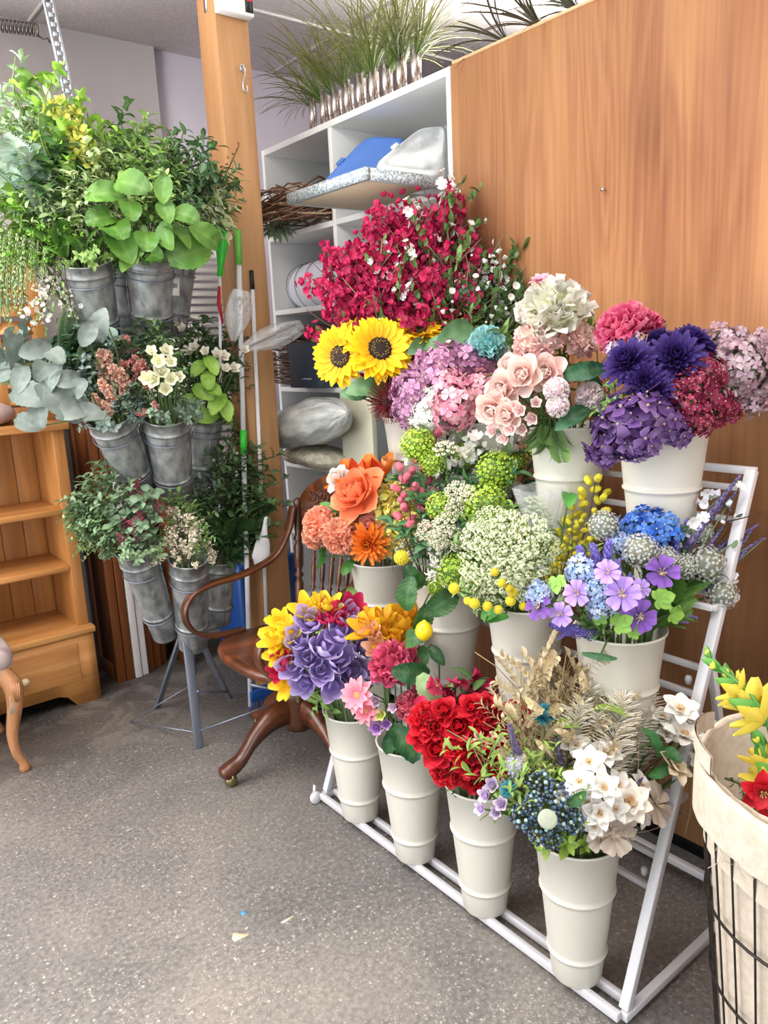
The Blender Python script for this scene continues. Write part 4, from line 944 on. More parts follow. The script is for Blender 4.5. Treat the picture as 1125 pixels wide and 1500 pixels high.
# ================================================================== WHITE TIERED RACK
Y0, Y1 = .842, 2.02
def px_(z): return 1.262+.378*z+.02
rk = thing('tiered_bucket_rack', 'white metal tiered rack carrying three rows of white flower buckets', 'display rack', (1.28, 1.43, 0)); RO = np.array([1.28, 1.43, 0])
def rp(name, a, b, w=.02, h=None, upv=(0, 0, 1)):
    g = Geo(); bar(g, np.array(a)-RO, np.array(b)-RO, w, h, upv=upv); return g.obj(name, M['white_metal'], rk, False, .002)
for y in (Y0, Y1): rp('inclined_post', (px_(.03)-.02, y, .035), (px_(1.19)-.01, y, 1.19), .02, .024, (0, 1, 0))
for y in (Y0+.002, Y1-.002): rp('rear_brace', (px_(.78), y, .78), (1.80, y, .05), .018, upv=(0, 1, 0))
for x in (1.252, 1.302): rp('base_rail', (x, Y0, .026), (x, Y1, .026), .022, .016, (1, 0, 0))
rp('rear_base_rail', (1.80, Y0-.18, .04), (1.80, Y1, .04), .02)
for y in (Y0-.004, Y1): rp('side_base_bar', (1.26, y, .024), (1.80, y, .03), .02)
for z in (.335, .268, .748, .69, 1.185, 1.145, 1.075): rp('tier_rail', (px_(z)+.012, Y0, z), (px_(z)+.012, Y1, z), .014 if z not in (1.185,) else .018)
for zb_, xs_ in ((.47, (1.395, 1.475)), (.898, (1.575, 1.665))):
    for x in xs_: rp('bucket_rail', (x, Y0, zb_), (x, Y1, zb_), .014)
    for y in (Y0, Y1): rp('side_arm', (xs_[0], y, zb_), (xs_[1]+.02, y, zb_), .014)
for z in (.30, .72):
    g = Geo(); lathe(g, [(0, 0), (.006, 0), (.009, -.008), (.006, -.02), (0, -.022)], 10, M4=mx(np.array([px_(z)+.002, Y0+.04, z+.01])-RO)); g.obj('knob', M['white_metal'], rk)
for x, y in ((1.235, Y1+.01), (1.80, Y1+.01)):
    g = Geo(); lathe(g, [(0, -.009), (.018, -.009), (.021, -.004), (.021, .004), (.018, .009), (0, .009)], 20, M4=mx(np.array([x, y, .021])-RO, Z=(0, 1, 0))); c = g.obj('caster', M['white_metal'], rk)
    g = Geo(); bar(g, np.array([x-.0, y+.012, .018])-RO, np.array([x+.005, y+.012, .06])-RO, .012, .003); g.obj('fork', M['white_metal'], c, False)
R1Y, R2Y, R3Y = (.98, 1.28, 1.565, 1.835), (.985, 1.265, 1.555, 1.86), (1.005, 1.28, 1.57, 1.89)
BK = {}
names1 = ['white bucket of cream and blue flowers, right end of the front row', 'white bucket under the red carnations in the front row', 'white bucket under the pink peony in the front row', 'white bucket under the purple tulips, left end of the front row']
names2 = ['white bucket of lavender cosmos and grey alliums in the middle row', 'white bucket under the greenish lace flowers in the middle row', 'white bucket behind the hanging lemon in the middle row', 'white bucket under the orange peony, left end of the middle row']
names3 = ['white bucket of purple dahlias and hydrangeas, right end of the top row', 'white bucket under the big cream peony in the top row', 'white bucket hidden under the mauve hydrangea in the top row', 'white bucket below the sunflowers, left end of the top row']
for r, (ys, x, z, nm) in enumerate(((R1Y, 1.28, .405, names1), (R2Y, 1.435, .853, names2), (R3Y, 1.62, 1.283, names3))):
    for k in range(4): BK[(r+1, 4-k)] = make_bucket((x, ys[k], z), .097 if r == 0 else .101, .058, .37, nm[k], group=None)

# ================================================================== SWIVEL ARMCHAIR
ch = thing('swivel_armchair', 'antique wooden swivel armchair with bentwood arms and turned spindles', 'armchair', (1.37, 2.335, 0)); CO = np.array([1.37, 2.335, 0])
def cp(name, g, m='chairwood', par=None, sm=True, bev=0): return g.obj(name, M[m], par or ch, sm, bev)
# saddle seat
def seat_fn():
    n = 48; V = []; rings = [(0, .0), (.5, .0), (.8, .004), (.93, .012), (.985, .008), (1, -.004), (.985, -.022), (.9, -.03), (0, -.03)]
    for r, z in rings:
        for i in range(n):
            a = 2*math.pi*i/n; c_, s_ = math.cos(a), math.sin(a); k = (abs(c_)**2.6+abs(s_)**2.6)**(-1/2.6); w = .265*(1-.12*c_*0); V.append((c_*k*r*.25, s_*k*r*(.265+.02*(-c_)), .442+z-.006*(1-r)))
    return V, [(i*n+j, i*n+(j+1) % n, (i+1)*n+(j+1) % n, (i+1)*n+j) for i in range(len(rings)-1) for j in range(n)]
g = Geo(); V, F = seat_fn(); g.add(V, np.array(F)[:, ::-1]); cp('seat', g)
# column and hub
g = Geo(); lathe(g, [(0, .12), (.05, .12), (.055, .15), (.055, .23), (.062, .25), (.06, .27), (.045, .285), (.03, .30), (.03, .35), (.045, .36), (.05, .38), (.0, .385)], 28); cp('column', g, 'chairwood_v')
g = Geo(); box(g, (-.17, -.03, .375), (.17, .03, .412)); box(g, (-.03, -.13, .385), (.03, .13, .412)); cp('seat_bearer', g, 'chairwood', sm=False, bev=.004)
g = Geo(); tube(g, [(-.02, -.03, .37), (-.14, -.07, .34), (-.2, -.02, .36)], .006, 6); cp('tilt_lever', g, 'stand')
# four S-curved legs on casters
for k, an in enumerate((180, 270, 0, 90)):
    a = R(an+2); dx, dy = math.cos(a), math.sin(a); g = Geo(); prof = spline([(.035, .20, .095), (.11, .195, .085), (.19, .15, .062), (.255, .085, .05), (.31, .062, .05), (.335, .062, .03)], 6); V = []; n = len(prof)
    for d_, z_, h_ in prof:
        for s, t_ in ((-1, -1), (1, -1), (1, 0), (1, 1), (-1, 1), (-1, 0)): w = .024*(.7 if t_ else 1.0); V.append((dx*d_-dy*s*w, dy*d_+dx*s*w, z_+t_*h_*.5))
    F = [(i*6+j, i*6+(j+1) % 6, (i+1)*6+(j+1) % 6, (i+1)*6+j) for i in range(n-1) for j in range(6)]
    m0 = (n-1)*6; F += [(0, 3, 2, 1), (0, 5, 4, 3), (m0, m0+1, m0+2, m0+3), (m0, m0+3, m0+4, m0+5)]; g.add(V, F)
    lg = cp('leg', g, 'chairwood', None, True); c = np.array([dx*.30, dy*.30, 0])
    g = Geo(); lathe(g, [(0, -.016), (.012, -.016), (.021, -.010), (.0225, 0), (.021, .010), (.012, .016), (0, .016)], 18, M4=mx(c+[0, 0, .0225], Z=(dy, -dx, .0)))
    q = cp('caster', g, 'brass', lg); g = Geo(); lathe(g, [(0, .052), (.016, .052), (.02, .04), (.012, .03)], 14, M4=mx(c)); bar(g, c+[dy*.02, -dx*.02, .022], c+[dy*.018, -dx*.018, .048], .01, .003); bar(g, c+[-dy*.02, dx*.02, .022], c+[-dy*.018, dx*.018, .048], .01, .003); cp('fork', g, 'brass', q, False)
# back posts, crest, spindles
XB = .20
def turned(h, r):
    return [(0, 0), (r*.8, 0), (r*1.1, h*.03), (r*.7, h*.06), (r*1.0, h*.12), (r*1.05, h*.3), (r*.6, h*.34), (r*1.2, h*.37), (r*.6, h*.40), (r*1.1, h*.45), (r*1.15, h*.6), (r*.7, h*.64), (r*1.25, h*.67), (r*.75, h*.70), (r*.95, h*.75), (r*.9, h*.94), (r*1.15, h*.97), (r*.5, h), (0, h)]
for s in (-1, 1):
    a = np.array([XB-.02, s*.235, .44]); b_ = np.array([XB+.03, s*.27, .93]); g = Geo(); lathe(g, turned(np.linalg.norm(b_-a), .017), 18, M4=mx(a, Z=b_-a)); cp('back_post', g, 'chairwood_v')
n = 9
for i in range(n):
    f = (i+.5)/n*2-1; a = np.array([XB+.015*(1-f*f), f*.2, .44]); b_ = np.array([XB+.05+.05*(1-f*f), f*.235, .80+.03*(1-f*f)]); g = Geo(); lathe(g, turned(np.linalg.norm(b_-a), .0085), 12, M4=mx(a, Z=b_-a)); cp('spindle', g, 'chairwood_v')
# broad curved crest rail
g = Geo(); n = 28; V = []; F = []
for i in range(n+1):
    f = -1+2*i/n; x = XB+.035+.06*(1-f*f); y = f*.268; zt = .90+.15*max(0, 1-f*f)**.6; zb2 = .79+.045*(1-f*f)-.0
    if abs(f) > .97: zt = .905
    for z, o in ((zb2, -.011), (zb2, .011), ((zb2+zt)/2, .014), (zt, .011), (zt, -.011), ((zb2+zt)/2, -.014)): V.append((x+o+.02*(z-.85)*2, y, z))
for i in range(n): F += [(i*6+j, i*6+(j+1) % 6, (i+1)*6+(j+1) % 6, (i+1)*6+j) for j in range(6)]
F += [(0, 1, 2, 5), (5, 2, 3, 4), (n*6, n*6+5, n*6+2, n*6+1), (n*6+5, n*6+4, n*6+3, n*6+2)]; g.add(V, F); cr = cp('crest_rail', g)
g = Geo()   # pressed leaf pattern on the crest
for i in range(26):
    f = -.8+1.6*i/25; x = XB+.035+.06*(1-f*f)-.013; zc = .92+.04*(1-f*f); P = [(x+.001, f*.268+.02*math.cos(a), zc+.018*math.sin(a)+.012*math.sin(i*2.1)) for a in np.linspace(0, 5, 8)]; tube(g, P, .0022, 4, cap=False)
cp('pressed_pattern', g, 'chairwood', cr)
# bentwood arms: flat bent strip
for s in (-1, 1):
    P = spline([(XB+.0, s*.262, .90), (XB-.03, s*.268, .80), (XB-.10, s*.272, .71), (XB-.24, s*.275, .668), (XB-.37, s*.275, .66), (XB-.455, s*.275, .635), (XB-.49, s*.275, .57), (XB-.465, s*.272, .50), (XB-.39, s*.265, .462), (XB-.26, s*.262, .452)], 6)
    g = Geo(); V = []; n = len(P); T = np.gradient(P, axis=0); T /= np.linalg.norm(T, axis=1)[:, None]
    for i in range(n):
        nrm = np.cross(T[i], [0, 1., 0]); nrm /= np.linalg.norm(nrm)
        for u, v in ((-1, -.6), (-.8, -1), (.8, -1), (1, -.6), (1, .6), (.8, 1), (-.8, 1), (-1, .6)): V.append(P[i]+np.array([0, 1, 0])*u*.021+nrm*v*.0085)
    F = [(i*8+j, i*8+(j+1) % 8, (i+1)*8+(j+1) % 8, (i+1)*8+j) for i in range(n-1) for j in range(8)]
    m0 = (n-1)*8; F += [(0, 3, 2, 1), (0, 5, 4, 3), (0, 7, 6, 5), (m0, m0+1, m0+2, m0+3), (m0, m0+3, m0+4, m0+5), (m0, m0+5, m0+6, m0+7)]; g.add(V, F); cp('arm', g)

# ================================================================== WIRE BASKET WITH LINEN LINER
bc = np.array([1.352, .462, 0]); RTOP, RBOT, BH = .235, .17, .73
bs = thing('lined_wire_basket', 'tall dark wire basket with linen liner in the right corner', 'basket', bc)
def br(z): return RBOT+(RTOP-RBOT)*z/BH
for k in range(30):
    a = 2*math.pi*k/30; g = Geo(); tube(g, [((br(z)+.006)*math.cos(a), (br(z)+.006)*math.sin(a), z) for z in (0.004, .25, .5, BH)], .0022, 6); g.obj('wire', M['wire'], bs)
for z in (.012, .32, .48): g = Geo(); tube(g, [((br(z)+.009)*math.cos(a), (br(z)+.009)*math.sin(a), z) for a in np.linspace(0, 2*math.pi, 49)], .003, 6, cap=False); g.obj('wire_hoop', M['wire'], bs)
g = Geo()
def lin_fn(u, v):
    a = 2*math.pi*u; z = .02+v*(BH+.0); r = br(z)-.004-.006*abs(math.sin(15*a))*(1-v*.5); return (r*math.cos(a), r*math.sin(a), z)
V, F, C = grid(lin_fn, 120, 10); g.add(V, F); lathe(g, [(0, .02), (RBOT-.006, .02)], 60); lin_ = g.obj('liner', M['linen'], bs)
g = Geo()
def cuff(u, v):
    a = 2*math.pi*u; w = .005*math.sin(5*a+1)+.001*math.sin(23*a); th = v*2*math.pi*.62
    if v < .45: return ((RTOP-.006+.0*v)*math.cos(a), (RTOP-.006)*math.sin(a), BH-.14+.3*v*1.05+w)
    q = (v-.45)/.55; r = RTOP-.002+.017*math.sin(min(1, q*2.2)*math.pi/2); return (r*math.cos(a), r*math.sin(a), BH+.012+w-(.0 if q < .2 else (q-.2)*.115)+.012*math.sin(q*math.pi))
V, F, C = grid(cuff, 120, 14); g.add(V, F); g.obj('turned_cuff', M['linen'], lin_)
g = Geo(); P = np.array([(.235*math.cos(a), .235*math.sin(a), 0) for a in (R(118), R(150))])
V, F, C = grid(lambda u, v: ((.24+.012*math.sin(u*math.pi))*math.cos(R(95+45*u)), (.24+.012*math.sin(u*math.pi))*math.sin(R(95+45*u)), BH+.02+v*.035+.012*math.sin(u*3)), 10, 3); g.add(V, F); V2 = V*np.array([.985, .985, 1]); g.add(V2, F[:, ::-1]); g.obj('tie_strap', M['linen'], lin_)
g = Geo()
for i in range(60):
    a = R(rng.uniform(150, 260)); r = RTOP+.013; z = BH-.065+rng.uniform(-.01, .01); p = np.array([r*math.cos(a), r*math.sin(a), z]); tube(g, [p, p+[rng.normal(0, .006), rng.normal(0, .006), -.02], p+[rng.normal(0, .012), rng.normal(0, .012), -.04]], .0005, 4, cap=False)
g.obj('frayed_threads', M['linen'], lin_)
BASK = Bucket(); BASK.C = bc+[0, 0, BH-.05]; BASK.base = bc+[0, 0, .03]; BASK.axis = np.array([0, 0, 1.]); BASK.rt = .19; BASK.h = BH-.08; BASK.d = depth(BASK.C)

# ================================================================== UPHOLSTERED CHAIR (lower left)
uc = thing('upholstered_side_chair', 'side chair with pale pink seat and carved cabriole leg at the left edge', 'chair', (.28, 3.06, 0)); UO = np.array([.28, 3.06, 0])
c0 = at(38, 1128, z=0)
M['uleg'] = wood('chair_leg_wood', '8a5a38', 'b5825a', 3, .45, 'z', 'a06f48')
xr, yf = c0[0]+.0, c0[1]-.0
for sx, sy in ((1, -1), (-1, -1), (1, 1), (-1, 1)):
    bx = np.array([xr-.0 if sx > 0 else xr-.50, yf if sy < 0 else yf+.40, 0])-UO; g = Geo(); s = sx
    P = spline([(bx[0]-.03*s, bx[1]+.02*(1 if sy < 0 else -1), .40), (bx[0]+.0*s, bx[1]-.0, .34), (bx[0]-.004*s, bx[1], .26), (bx[0]-.024*s, bx[1]+.008, .16), (bx[0]-.022*s, bx[1]+.006, .08), (bx[0]-.004*s, bx[1], .03), (bx[0], bx[1], .0)], 5); n = len(P)
    rr = np.interp(np.linspace(0, 1, n), [0, .15, .35, .6, .8, .92, 1], [.03, .036, .027, .018, .015, .022, .018]); tube(g, P, rr, 12); lg = g.obj('leg', M['uleg'], uc)
    if sy < 0:
        g = Geo()
        for i in range(5): tube(g, [(P[6][0]-.014+.007*i, P[6][1]-.028, .36), (P[6][0]-.012+.006*i, P[6][1]-.033, .33), (P[6][0]-.006+.003*i, P[6][1]-.03, .29)], [.003, .005, .002], 6)
        g.obj('carved_shell', M['uleg'], lg)
g = Geo(); V = []; n = 40; rings = [(.0, 0), (.98, 0), (1, .01), (1, .05), (.98, .058), (0, .06)]
def chring(g, rings, ex=4, hx=.27, hy=.225, z0=.335):
    V = []
    for r, z in rings:
        for i in range(n):
            a = 2*math.pi*i/n; c_, s_ = math.cos(a), math.sin(a); k = (abs(c_)**ex+abs(s_)**ex)**(-1/ex); V.append((xr-.25-UO[0]+c_*k*r*hx, yf+.20-UO[1]+s_*k*r*hy, z0+z))
    g.add(V, [(i*n+j, i*n+(j+1) % n, (i+1)*n+(j+1) % n, (i+1)*n+j) for i in range(len(rings)-1) for j in range(n)])
chring(g, rings); g.obj('seat_rail', M['uleg'], uc)
g = Geo(); chring(g, [(0, 0), (.97, 0), (1.03, .012), (1.06, .035), (1.04, .065), (.98, .085), (.8, .1), (.5, .108), (0, .11)], 4, .27, .225, .395); cu = g.obj('seat_cushion', noise_mix('pink_floral_damask', 'c3b0ac', 'a48f92', 14, .85, 0, (1, 1, 1), 4, .45, .6), uc)
g = Geo(); chz = .40
tube(g, [(xr-.25-UO[0]+.275*math.copysign(abs(math.cos(a))**.5, math.cos(a)), yf+.2-UO[1]+.23*math.copysign(abs(math.sin(a))**.5, math.sin(a)), .408) for a in np.linspace(0, 6.283, 60)], .006, 6, cap=False); g.obj('piping', M['linen'], cu)
g = Geo(); q = at(8, 975, d=depth(c0+[0, 0, .4]))-UO; q[2] = .37
for i in range(14): tube(g, [q+[0, -.03, 0], q+[rng.normal(0, .006), -.035, -.05], q+[rng.normal(0, .01), -.035, -.12]], .0015, 4)
g.obj('tassel', mat('tassel_thread', 'd0b9a0', .9), uc)
for sx in (-.22, .22): g = Geo(); tube(g, [(xr-.25-UO[0]+sx, yf+.42-UO[1], .38), (xr-.25-UO[0]+sx, yf+.44-UO[1], .46)], .018, 8); g.obj('back_stub', M['uleg'], uc)
g = Geo(); tube(g, spline([(xr-.47-UO[0], yf+.43-UO[1], .44), (xr-.48-UO[0], yf+.47-UO[1], .9), (xr-.25-UO[0], yf+.48-UO[1], .97), (xr-.02-UO[0]-.2, yf+.47-UO[1], .9), (xr-.20-UO[0], yf+.43-UO[1], .44)]), .016, 8); g.obj('back_frame', M['uleg'], uc)

# ================================================================== GALVANISED BUCKET STAND
SC_ = np.array([1.215, 2.90, 0])
gs = thing('bucket_stand', 'grey steel three tier floor stand holding the galvanised buckets', 'display stand', SC_)
def gp(name, pts, r=.004, m='stand', n=6): g = Geo(); tube(g, np.array(pts)-SC_, r, n); return g.obj(name, M[m], gs)
gp('centre_pole', [SC_+[0, 0, .2], SC_+[0, 0, 1.9]], .012, n=10)
f1 = at(292, 1096, z=0.0)
g = Geo(); bar(g, f1-SC_, np.array([f1[0]+.035, f1[1]+.10, .46])-SC_, .035, .012, upv=(0, 1, 0)); g.obj('leg', M['stand'], gs, False, .002)
for q in ((1.40, 2.98, 0), (1.12, 3.12, 0)): g = Geo(); bar(g, np.array(q)-SC_, SC_*[1, 1, 0]+[0, 0, .46]-SC_, .03, .012); g.obj('leg', M['stand'], gs, False, .002)
e1 = at(190, 1057, z=.006); e2 = at(405, 1030, z=.16); gp('floor_wire', [e1, f1+[0, .02, .06]], .003); gp('floor_wire', [f1+[0, .02, .06], e2], .004); gp('floor_wire', [e1, SC_+[0, 0, .16]], .0025)
gp('spreader', [f1+[0, .02, .10], SC_+[0.02, .05, .13]], .006); gp('spreader', [f1+[.03, .03, .22], [1.40, 2.98, .03]], .005)
GB = {}
def gb(key, rp_, rd, bp_, bd, rt, rb, label):
    C = at(rp_[0], rp_[1], y=rd); Bq = at(bp_[0], bp_[1], y=bd); h = np.linalg.norm(C-Bq); b = make_bucket(C, rt, rb, h, label, 'galv', 'galvanised_bucket', tilt=Bq, bands=(.14, .72)); GB[key] = b
    for f in (.25, .75):   # wire holder rings, tied back to the pole
        q = b.base+b.axis*b.h*f; r = rb+(rt-rb)*f+.006; m = mx(q, Z=b.axis); P = [(m@np.array([r*math.cos(a), r*math.sin(a), 0, 1]))[:3] for a in np.linspace(0, 2*math.pi, 25)]
        g = Geo(); tube(g, np.array(P)-SC_, .0025, 5, cap=False); pole = np.array([SC_[0], SC_[1], q[2]-.02]); dv = pole-q; dv /= np.linalg.norm(dv); tube(g, [q+dv*r-SC_, pole-SC_], .0025, 5); g.obj('holder_ring', M['stand'], gs)
gb('1M', (218, 372), 2.66, (226, 490), 2.77, .083, .062, 'galvanised bucket of large green leaves in the top tier, with white price tag')
gb('1L', (125, 380), 2.72, (150, 500), 2.83, .083, .062, 'galvanised bucket leaning left in the top tier')
gb('1R', (258, 372), 2.90, (250, 490), 2.95, .08, .06, 'galvanised bucket at the back right of the top tier')
gb('1B', (172, 378), 2.95, (185, 490), 2.98, .07, .055, 'galvanised bucket in the gap between the two front buckets of the top tier')
gb('2M', (243, 606), 2.64, (257, 728), 2.78, .085, .062, 'galvanised bucket of pink and white blossoms in the middle tier')
gb('2L', (160, 606), 2.70, (205, 718), 2.84, .083, .06, 'galvanised bucket leaning left in the middle tier')
gb('2R', (298, 612), 2.92, (292, 708), 2.98, .076, .058, 'galvanised bucket at the back right of the middle tier')
gb('3M', (276, 815), 2.62, (283, 945), 2.79, .072, .057, 'galvanised bucket under the small cream blossoms in the bottom tier')
gb('3L', (198, 800), 2.70, (243, 930), 2.84, .074, .05, 'galvanised bucket leaning left in the bottom tier')
gb('3R', (322, 818), 2.90, (320, 912), 2.96, .066, .05, 'galvanised bucket under the fern in the bottom tier')
t = thing('price_tag', 'small white price tag hanging on the top galvanised bucket', 'price tag', at(256, 420, y=2.66)); g = Geo(); box(g, (-.016, 0, -.03), (.016, .001, .03)); g.obj('tag_card', mat('paper_white', 'e8e6e0', .8), t, False).rotation_euler = (0, R(6), R(-20))
g = Geo()
for i in range(7): box(g, (-.009+.0026*i, -.0006, -.004), (-.009+.0026*i+(.0012 if i % 2 else .0018), -.0001, .012))
g.obj('bar_marks', M['black'], t, False).rotation_euler = (0, R(6), R(-20))
g = Geo(); tube(g, [(0, 0, .028), (.008, .01, .05), (.0, .02, .06)], .0006, 4); g.obj('string', M['linen'], t)
# ================================================================== FLOWERS ON THE WHITE RACK
# ---- front row, left bucket: purple tulips with yellow and magenta ones
b = BK[(1, 1)]; D = (478, 955, 92)
heads(b, D, 'tulip', ('ae94d8', 'd8caf0', None, .25), [(455, 910, 58), (500, 925, 62), (438, 938, 58), (478, 948, 62), (430, 975, 60), (470, 980, 62), (515, 985, 60), (533, 950, 58), (497, 965, 60), (452, 962, 58), (512, 905, 50), (540, 985, 50), (488, 1003, 56), (448, 1000, 52)],
      'purple tulip in the bunch in the leftmost front white bucket', 'flower', 'purple tulips in the leftmost front bucket', 'tulip', leaves=1)
heads(b, D, 'tulip', ('ae94d8', 'd8caf0', None, .9), [(524, 915, 50, -.09)], 'tall open purple tulip standing above the purple tulip bunch', 'flower', None, 'tulip')
heads(b, D, 'tulip', ('eebb1e', 'f9e23c', None, .8), [(404, 932, 52), (410, 955, 46), (412, 912, 44), (418, 1002, 44), (450, 893, 50), (478, 886, 46), (425, 925, 40)], 'yellow tulip around the edge of the purple tulip bunch', 'flower', 'yellow tulips at the edge of the purple bunch', 'tulip')
heads(b, D, 'tulip', ('c01848', 'e23a6a', None, .3), [(514, 893, 54), (482, 902, 46), (416, 970, 42), (408, 982, 36), (500, 908, 40)], 'magenta tulip tucked behind the purple tulip bunch', 'flower', 'magenta tulips with the purple bunch', 'tulip')
sprays(b, D, 'leafy', ('5e8a3c', '86aa55', .35, .5, 6, 0, .2, -30), [(458, 1040, -.10), (440, 1020, -.05), (530, 1010, -.12), (400, 960, 0), (510, 880, .05)], 'long green tulip leaf sprig under the purple tulips', 'leaf sprig', 'leaf sprigs under the purple tulips', 'leaf_sprig')
# ---- front row, second bucket: pink peony and mixed
b = BK[(1, 2)]; D = (592, 990, 85)
heads(b, D, 'tulip', ('d98a12', 'f5c52a', None, .9), [(536, 918, 54, .03), (556, 905, 50, .05), (588, 912, 60, .05), (610, 925, 50, .04), (580, 938, 56, 0), (600, 900, 50, .07), (565, 925, 50, .02)], 'golden yellow parrot tulip behind the pink peony', 'flower', 'golden tulips behind the pink peony', 'tulip')
heads(b, D, 'tulip', ('e89a6a', 'f7c8a4', None, .7), [(553, 948, 40, -.02), (545, 925, 34, .0)], 'peach tulip between the purple and golden tulips', 'flower', 'peach tulips', 'tulip')
heads(b, D, 'peony', ('b5204e', 'e8688c', None, .06), [(574, 972, 74, -.07)], 'rose pink peony in the second front bucket', 'flower', None, 'peony')
heads(b, D, 'carnation', ('d8405e', 'f08aa0'), [(603, 1035, 52, -.09), (622, 1010, 40, -.06), (600, 958, 44, -.02)], 'pink carnation below the rose pink peony', 'flower', 'pink carnations in the second front bucket', 'carnation')
heads(b, D, 'daisy', ('e8637e', 'f4a3b0', 10, .5, 'e8b070', 2, 20), [(524, 1018, 54, -.11), (538, 1042, 42, -.11)], 'salmon pink daisy at the left rim of the second front bucket', 'flower', 'salmon daisies in the second front bucket', 'daisy')
heads(b, D, 'cup', ('b98ac0', 'f0e6e8'), [(551, 1027, 26, -.12), (576, 1036, 22, -.12)], 'small lilac and cream blossom under the pink daisies', 'flower', 'small lilac blossoms', 'small_blossom')
heads(b, D, 'cup', ('b8c440', 'eef0a0'), [(558, 1046, 28, -.13)], 'small lime yellow blossom under the pink daisies', 'flower', None, 'small_blossom')
heads(b, D, 'cup', ('7d3f94', 'caa0d8'), [(552, 1066, 32, -.13), (566, 1060, 24, -.13)], 'small purple blossom lowest at the second front bucket', 'flower', 'small purple blossoms', 'small_blossom')
heads(b, D, 'leaf', ('1d4a2c', '2f6a3c', .5), [(605, 985, 62, -.12), (590, 1085, 70, -.11), (640, 960, 40, -.02), (570, 1090, 44, -.08), (630, 1040, 40, -.08)], 'dark green leaf among the pink flowers in the second front bucket', 'leaf', 'dark leaves in the second front bucket', 'cut_leaf', face=(-.65, -.7, .35))
heads(b, D, 'leaf', ('8aa872', 'a8c490', .6), [(630, 1012, 58, -.2)], 'pale green leaf overlapping the red carnations', 'leaf', None, 'cut_leaf', face=(-.65, -.7, .35))
# ---- front row, third bucket: red carnations
b = BK[(1, 3)]; D = (700, 1075, 105)
rl = ('red carnation in the dense bunch in the third front bucket', 'flower', 'red carnations', 'carnation')
heads(b, D, 'peony', ('86000e', 'e0182c', 'f03044', .08), [(628, 1055, 64), (690, 1110, 62), (655, 1128, 56), (758, 1052, 60), (735, 1082, 58), (700, 1142, 48), (668, 1092, 52), (716, 1040, 58)], *rl)
heads(b, D, 'rose', ('9c0012', 'e21a30', 'ee2c42'), [(672, 1062, 64), (640, 1098, 60), (742, 1112, 50), (700, 1072, 54), (775, 1075, 46), (728, 1118, 50), (615, 1078, 44), (650, 1040, 50), (735, 1050, 50), (690, 1035, 44)], *rl)
sprays(b, D, 'blossom', ('b01848', 'd83a68', '2f5a34', .11, 26, .5, 22, 5), [(640, 990, .05), (668, 1005, .07), (690, 990, .1), (715, 1005, .12)], 'sprig of small magenta blossom and dark leaves behind the red carnations', 'blossom sprig', 'magenta sprigs behind the red carnations', 'blossom_sprig')
sprays(b, D, 'leafy', ('2f5a30', '4a7a3c', .5, .35, 8, 2, .2, -30), [(665, 1165, -.06), (690, 995, .08), (650, 1010, .05), (780, 1040, .05)], 'dark leaf sprig at the edge of the red carnations', 'leaf sprig', 'leaf sprigs with the red carnations', 'leaf_sprig')
# ---- front row, right bucket: cream dogwood, berries, dried grasses
b = BK[(1, 4)]; D = (850, 1150, 125)
wl = ('white open blossom in the cream bunch of the front right bucket', 'flower', 'white blossoms in the front right bucket', 'white_blossom')
heads(b, D, 'dogwood', (), [(844, 1092, 46, -.02), (863, 1117, 54, -.1), (889, 1104, 52, -.04), (848, 1146, 50, -.13), (884, 1154, 52, -.14), (876, 1190, 54, -.13), (828, 1165, 36, -.14), (905, 1150, 44, -.08), (860, 1175, 42, -.12), (902, 1185, 44, -.12), (938, 1150, 40, -.04), (870, 1210, 36, -.13), (940, 1195, 40, -.06)], *wl)
heads(b, D, 'dogwood', ('f6f2ea', 'f9f2e4', 'e0a870', 8, 3), [(921, 1176, 70, -.10)], 'largest cream blossom with layered petals in the front right bucket', 'flower', None, 'white_blossom')
heads(b, D, 'dogwood', ('f6f2ea', 'fdfcf8', 'e8c090', 6, 2), [(996, 1040, 56, .0), (1001, 1078, 62, -.03), (1042, 1078, 50, .0), (1022, 1122, 52, -.02), (970, 1052, 44, .02), (1036, 1100, 46, .02), (1020, 1060, 44, .03), (1052, 1070, 40, .02), (975, 1075, 40, .02), (1008, 1052, 44, .02)], 'white blossom on the branch reaching right over the wire basket', 'flower', 'white blossoms on the branch by the wire basket', 'white_blossom')
heads(b, D, 'dogwood', ('f0e2c4', 'f8ecd2', 'd89a60', 6, 2), [(985, 1124, 60, -.04)], 'cream yellow blossom lowest on the branch reaching right', 'flower', None, 'white_blossom')
heads(b, D, 'cosmos', ('b8a898', 'd8cabc', 'a89888', 'c8b898', 5), [(898, 1222, 56, -.12), (880, 1228, 40, -.12), (960, 1178, 60, -.06), (915, 1215, 40, -.11)], 'sheer beige blossom hanging over the rim of the front right bucket', 'flower', 'sheer beige blossoms', 'sheer_blossom')
heads(b, D, 'leaf', ('1f4f2c', '3a7a40', .5), [(956, 1086, 50, -.03), (982, 1104, 42, -.04), (966, 1130, 38, -.04), (846, 1170, 36, -.16)], 'green leaf on the white blossom branch of the front right bucket', 'leaf', 'leaves on the white blossom branch', 'cut_leaf', face=(-.6, -.75, .3))
heads(b, D, 'berries', ('1f2c44', '3b5570', '8aa6a0'), [(792, 1150, 46, -.12), (815, 1165, 44, -.14), (765, 1195, 44, -.14), (790, 1215, 46, -.15), (825, 1195, 44, -.16), (840, 1205, 36, -.16), (780, 1182, 36, -.15), (808, 1228, 36, -.14)], 'cluster of dark blue berries at the front right bucket', 'berry cluster', 'dark blue berry clusters', 'berry_cluster')
heads(b, D, 'disc', (), [(802, 1200, 30, -.21)], 'round white scabious head among the blue berries', 'flower', None, 'scabious')
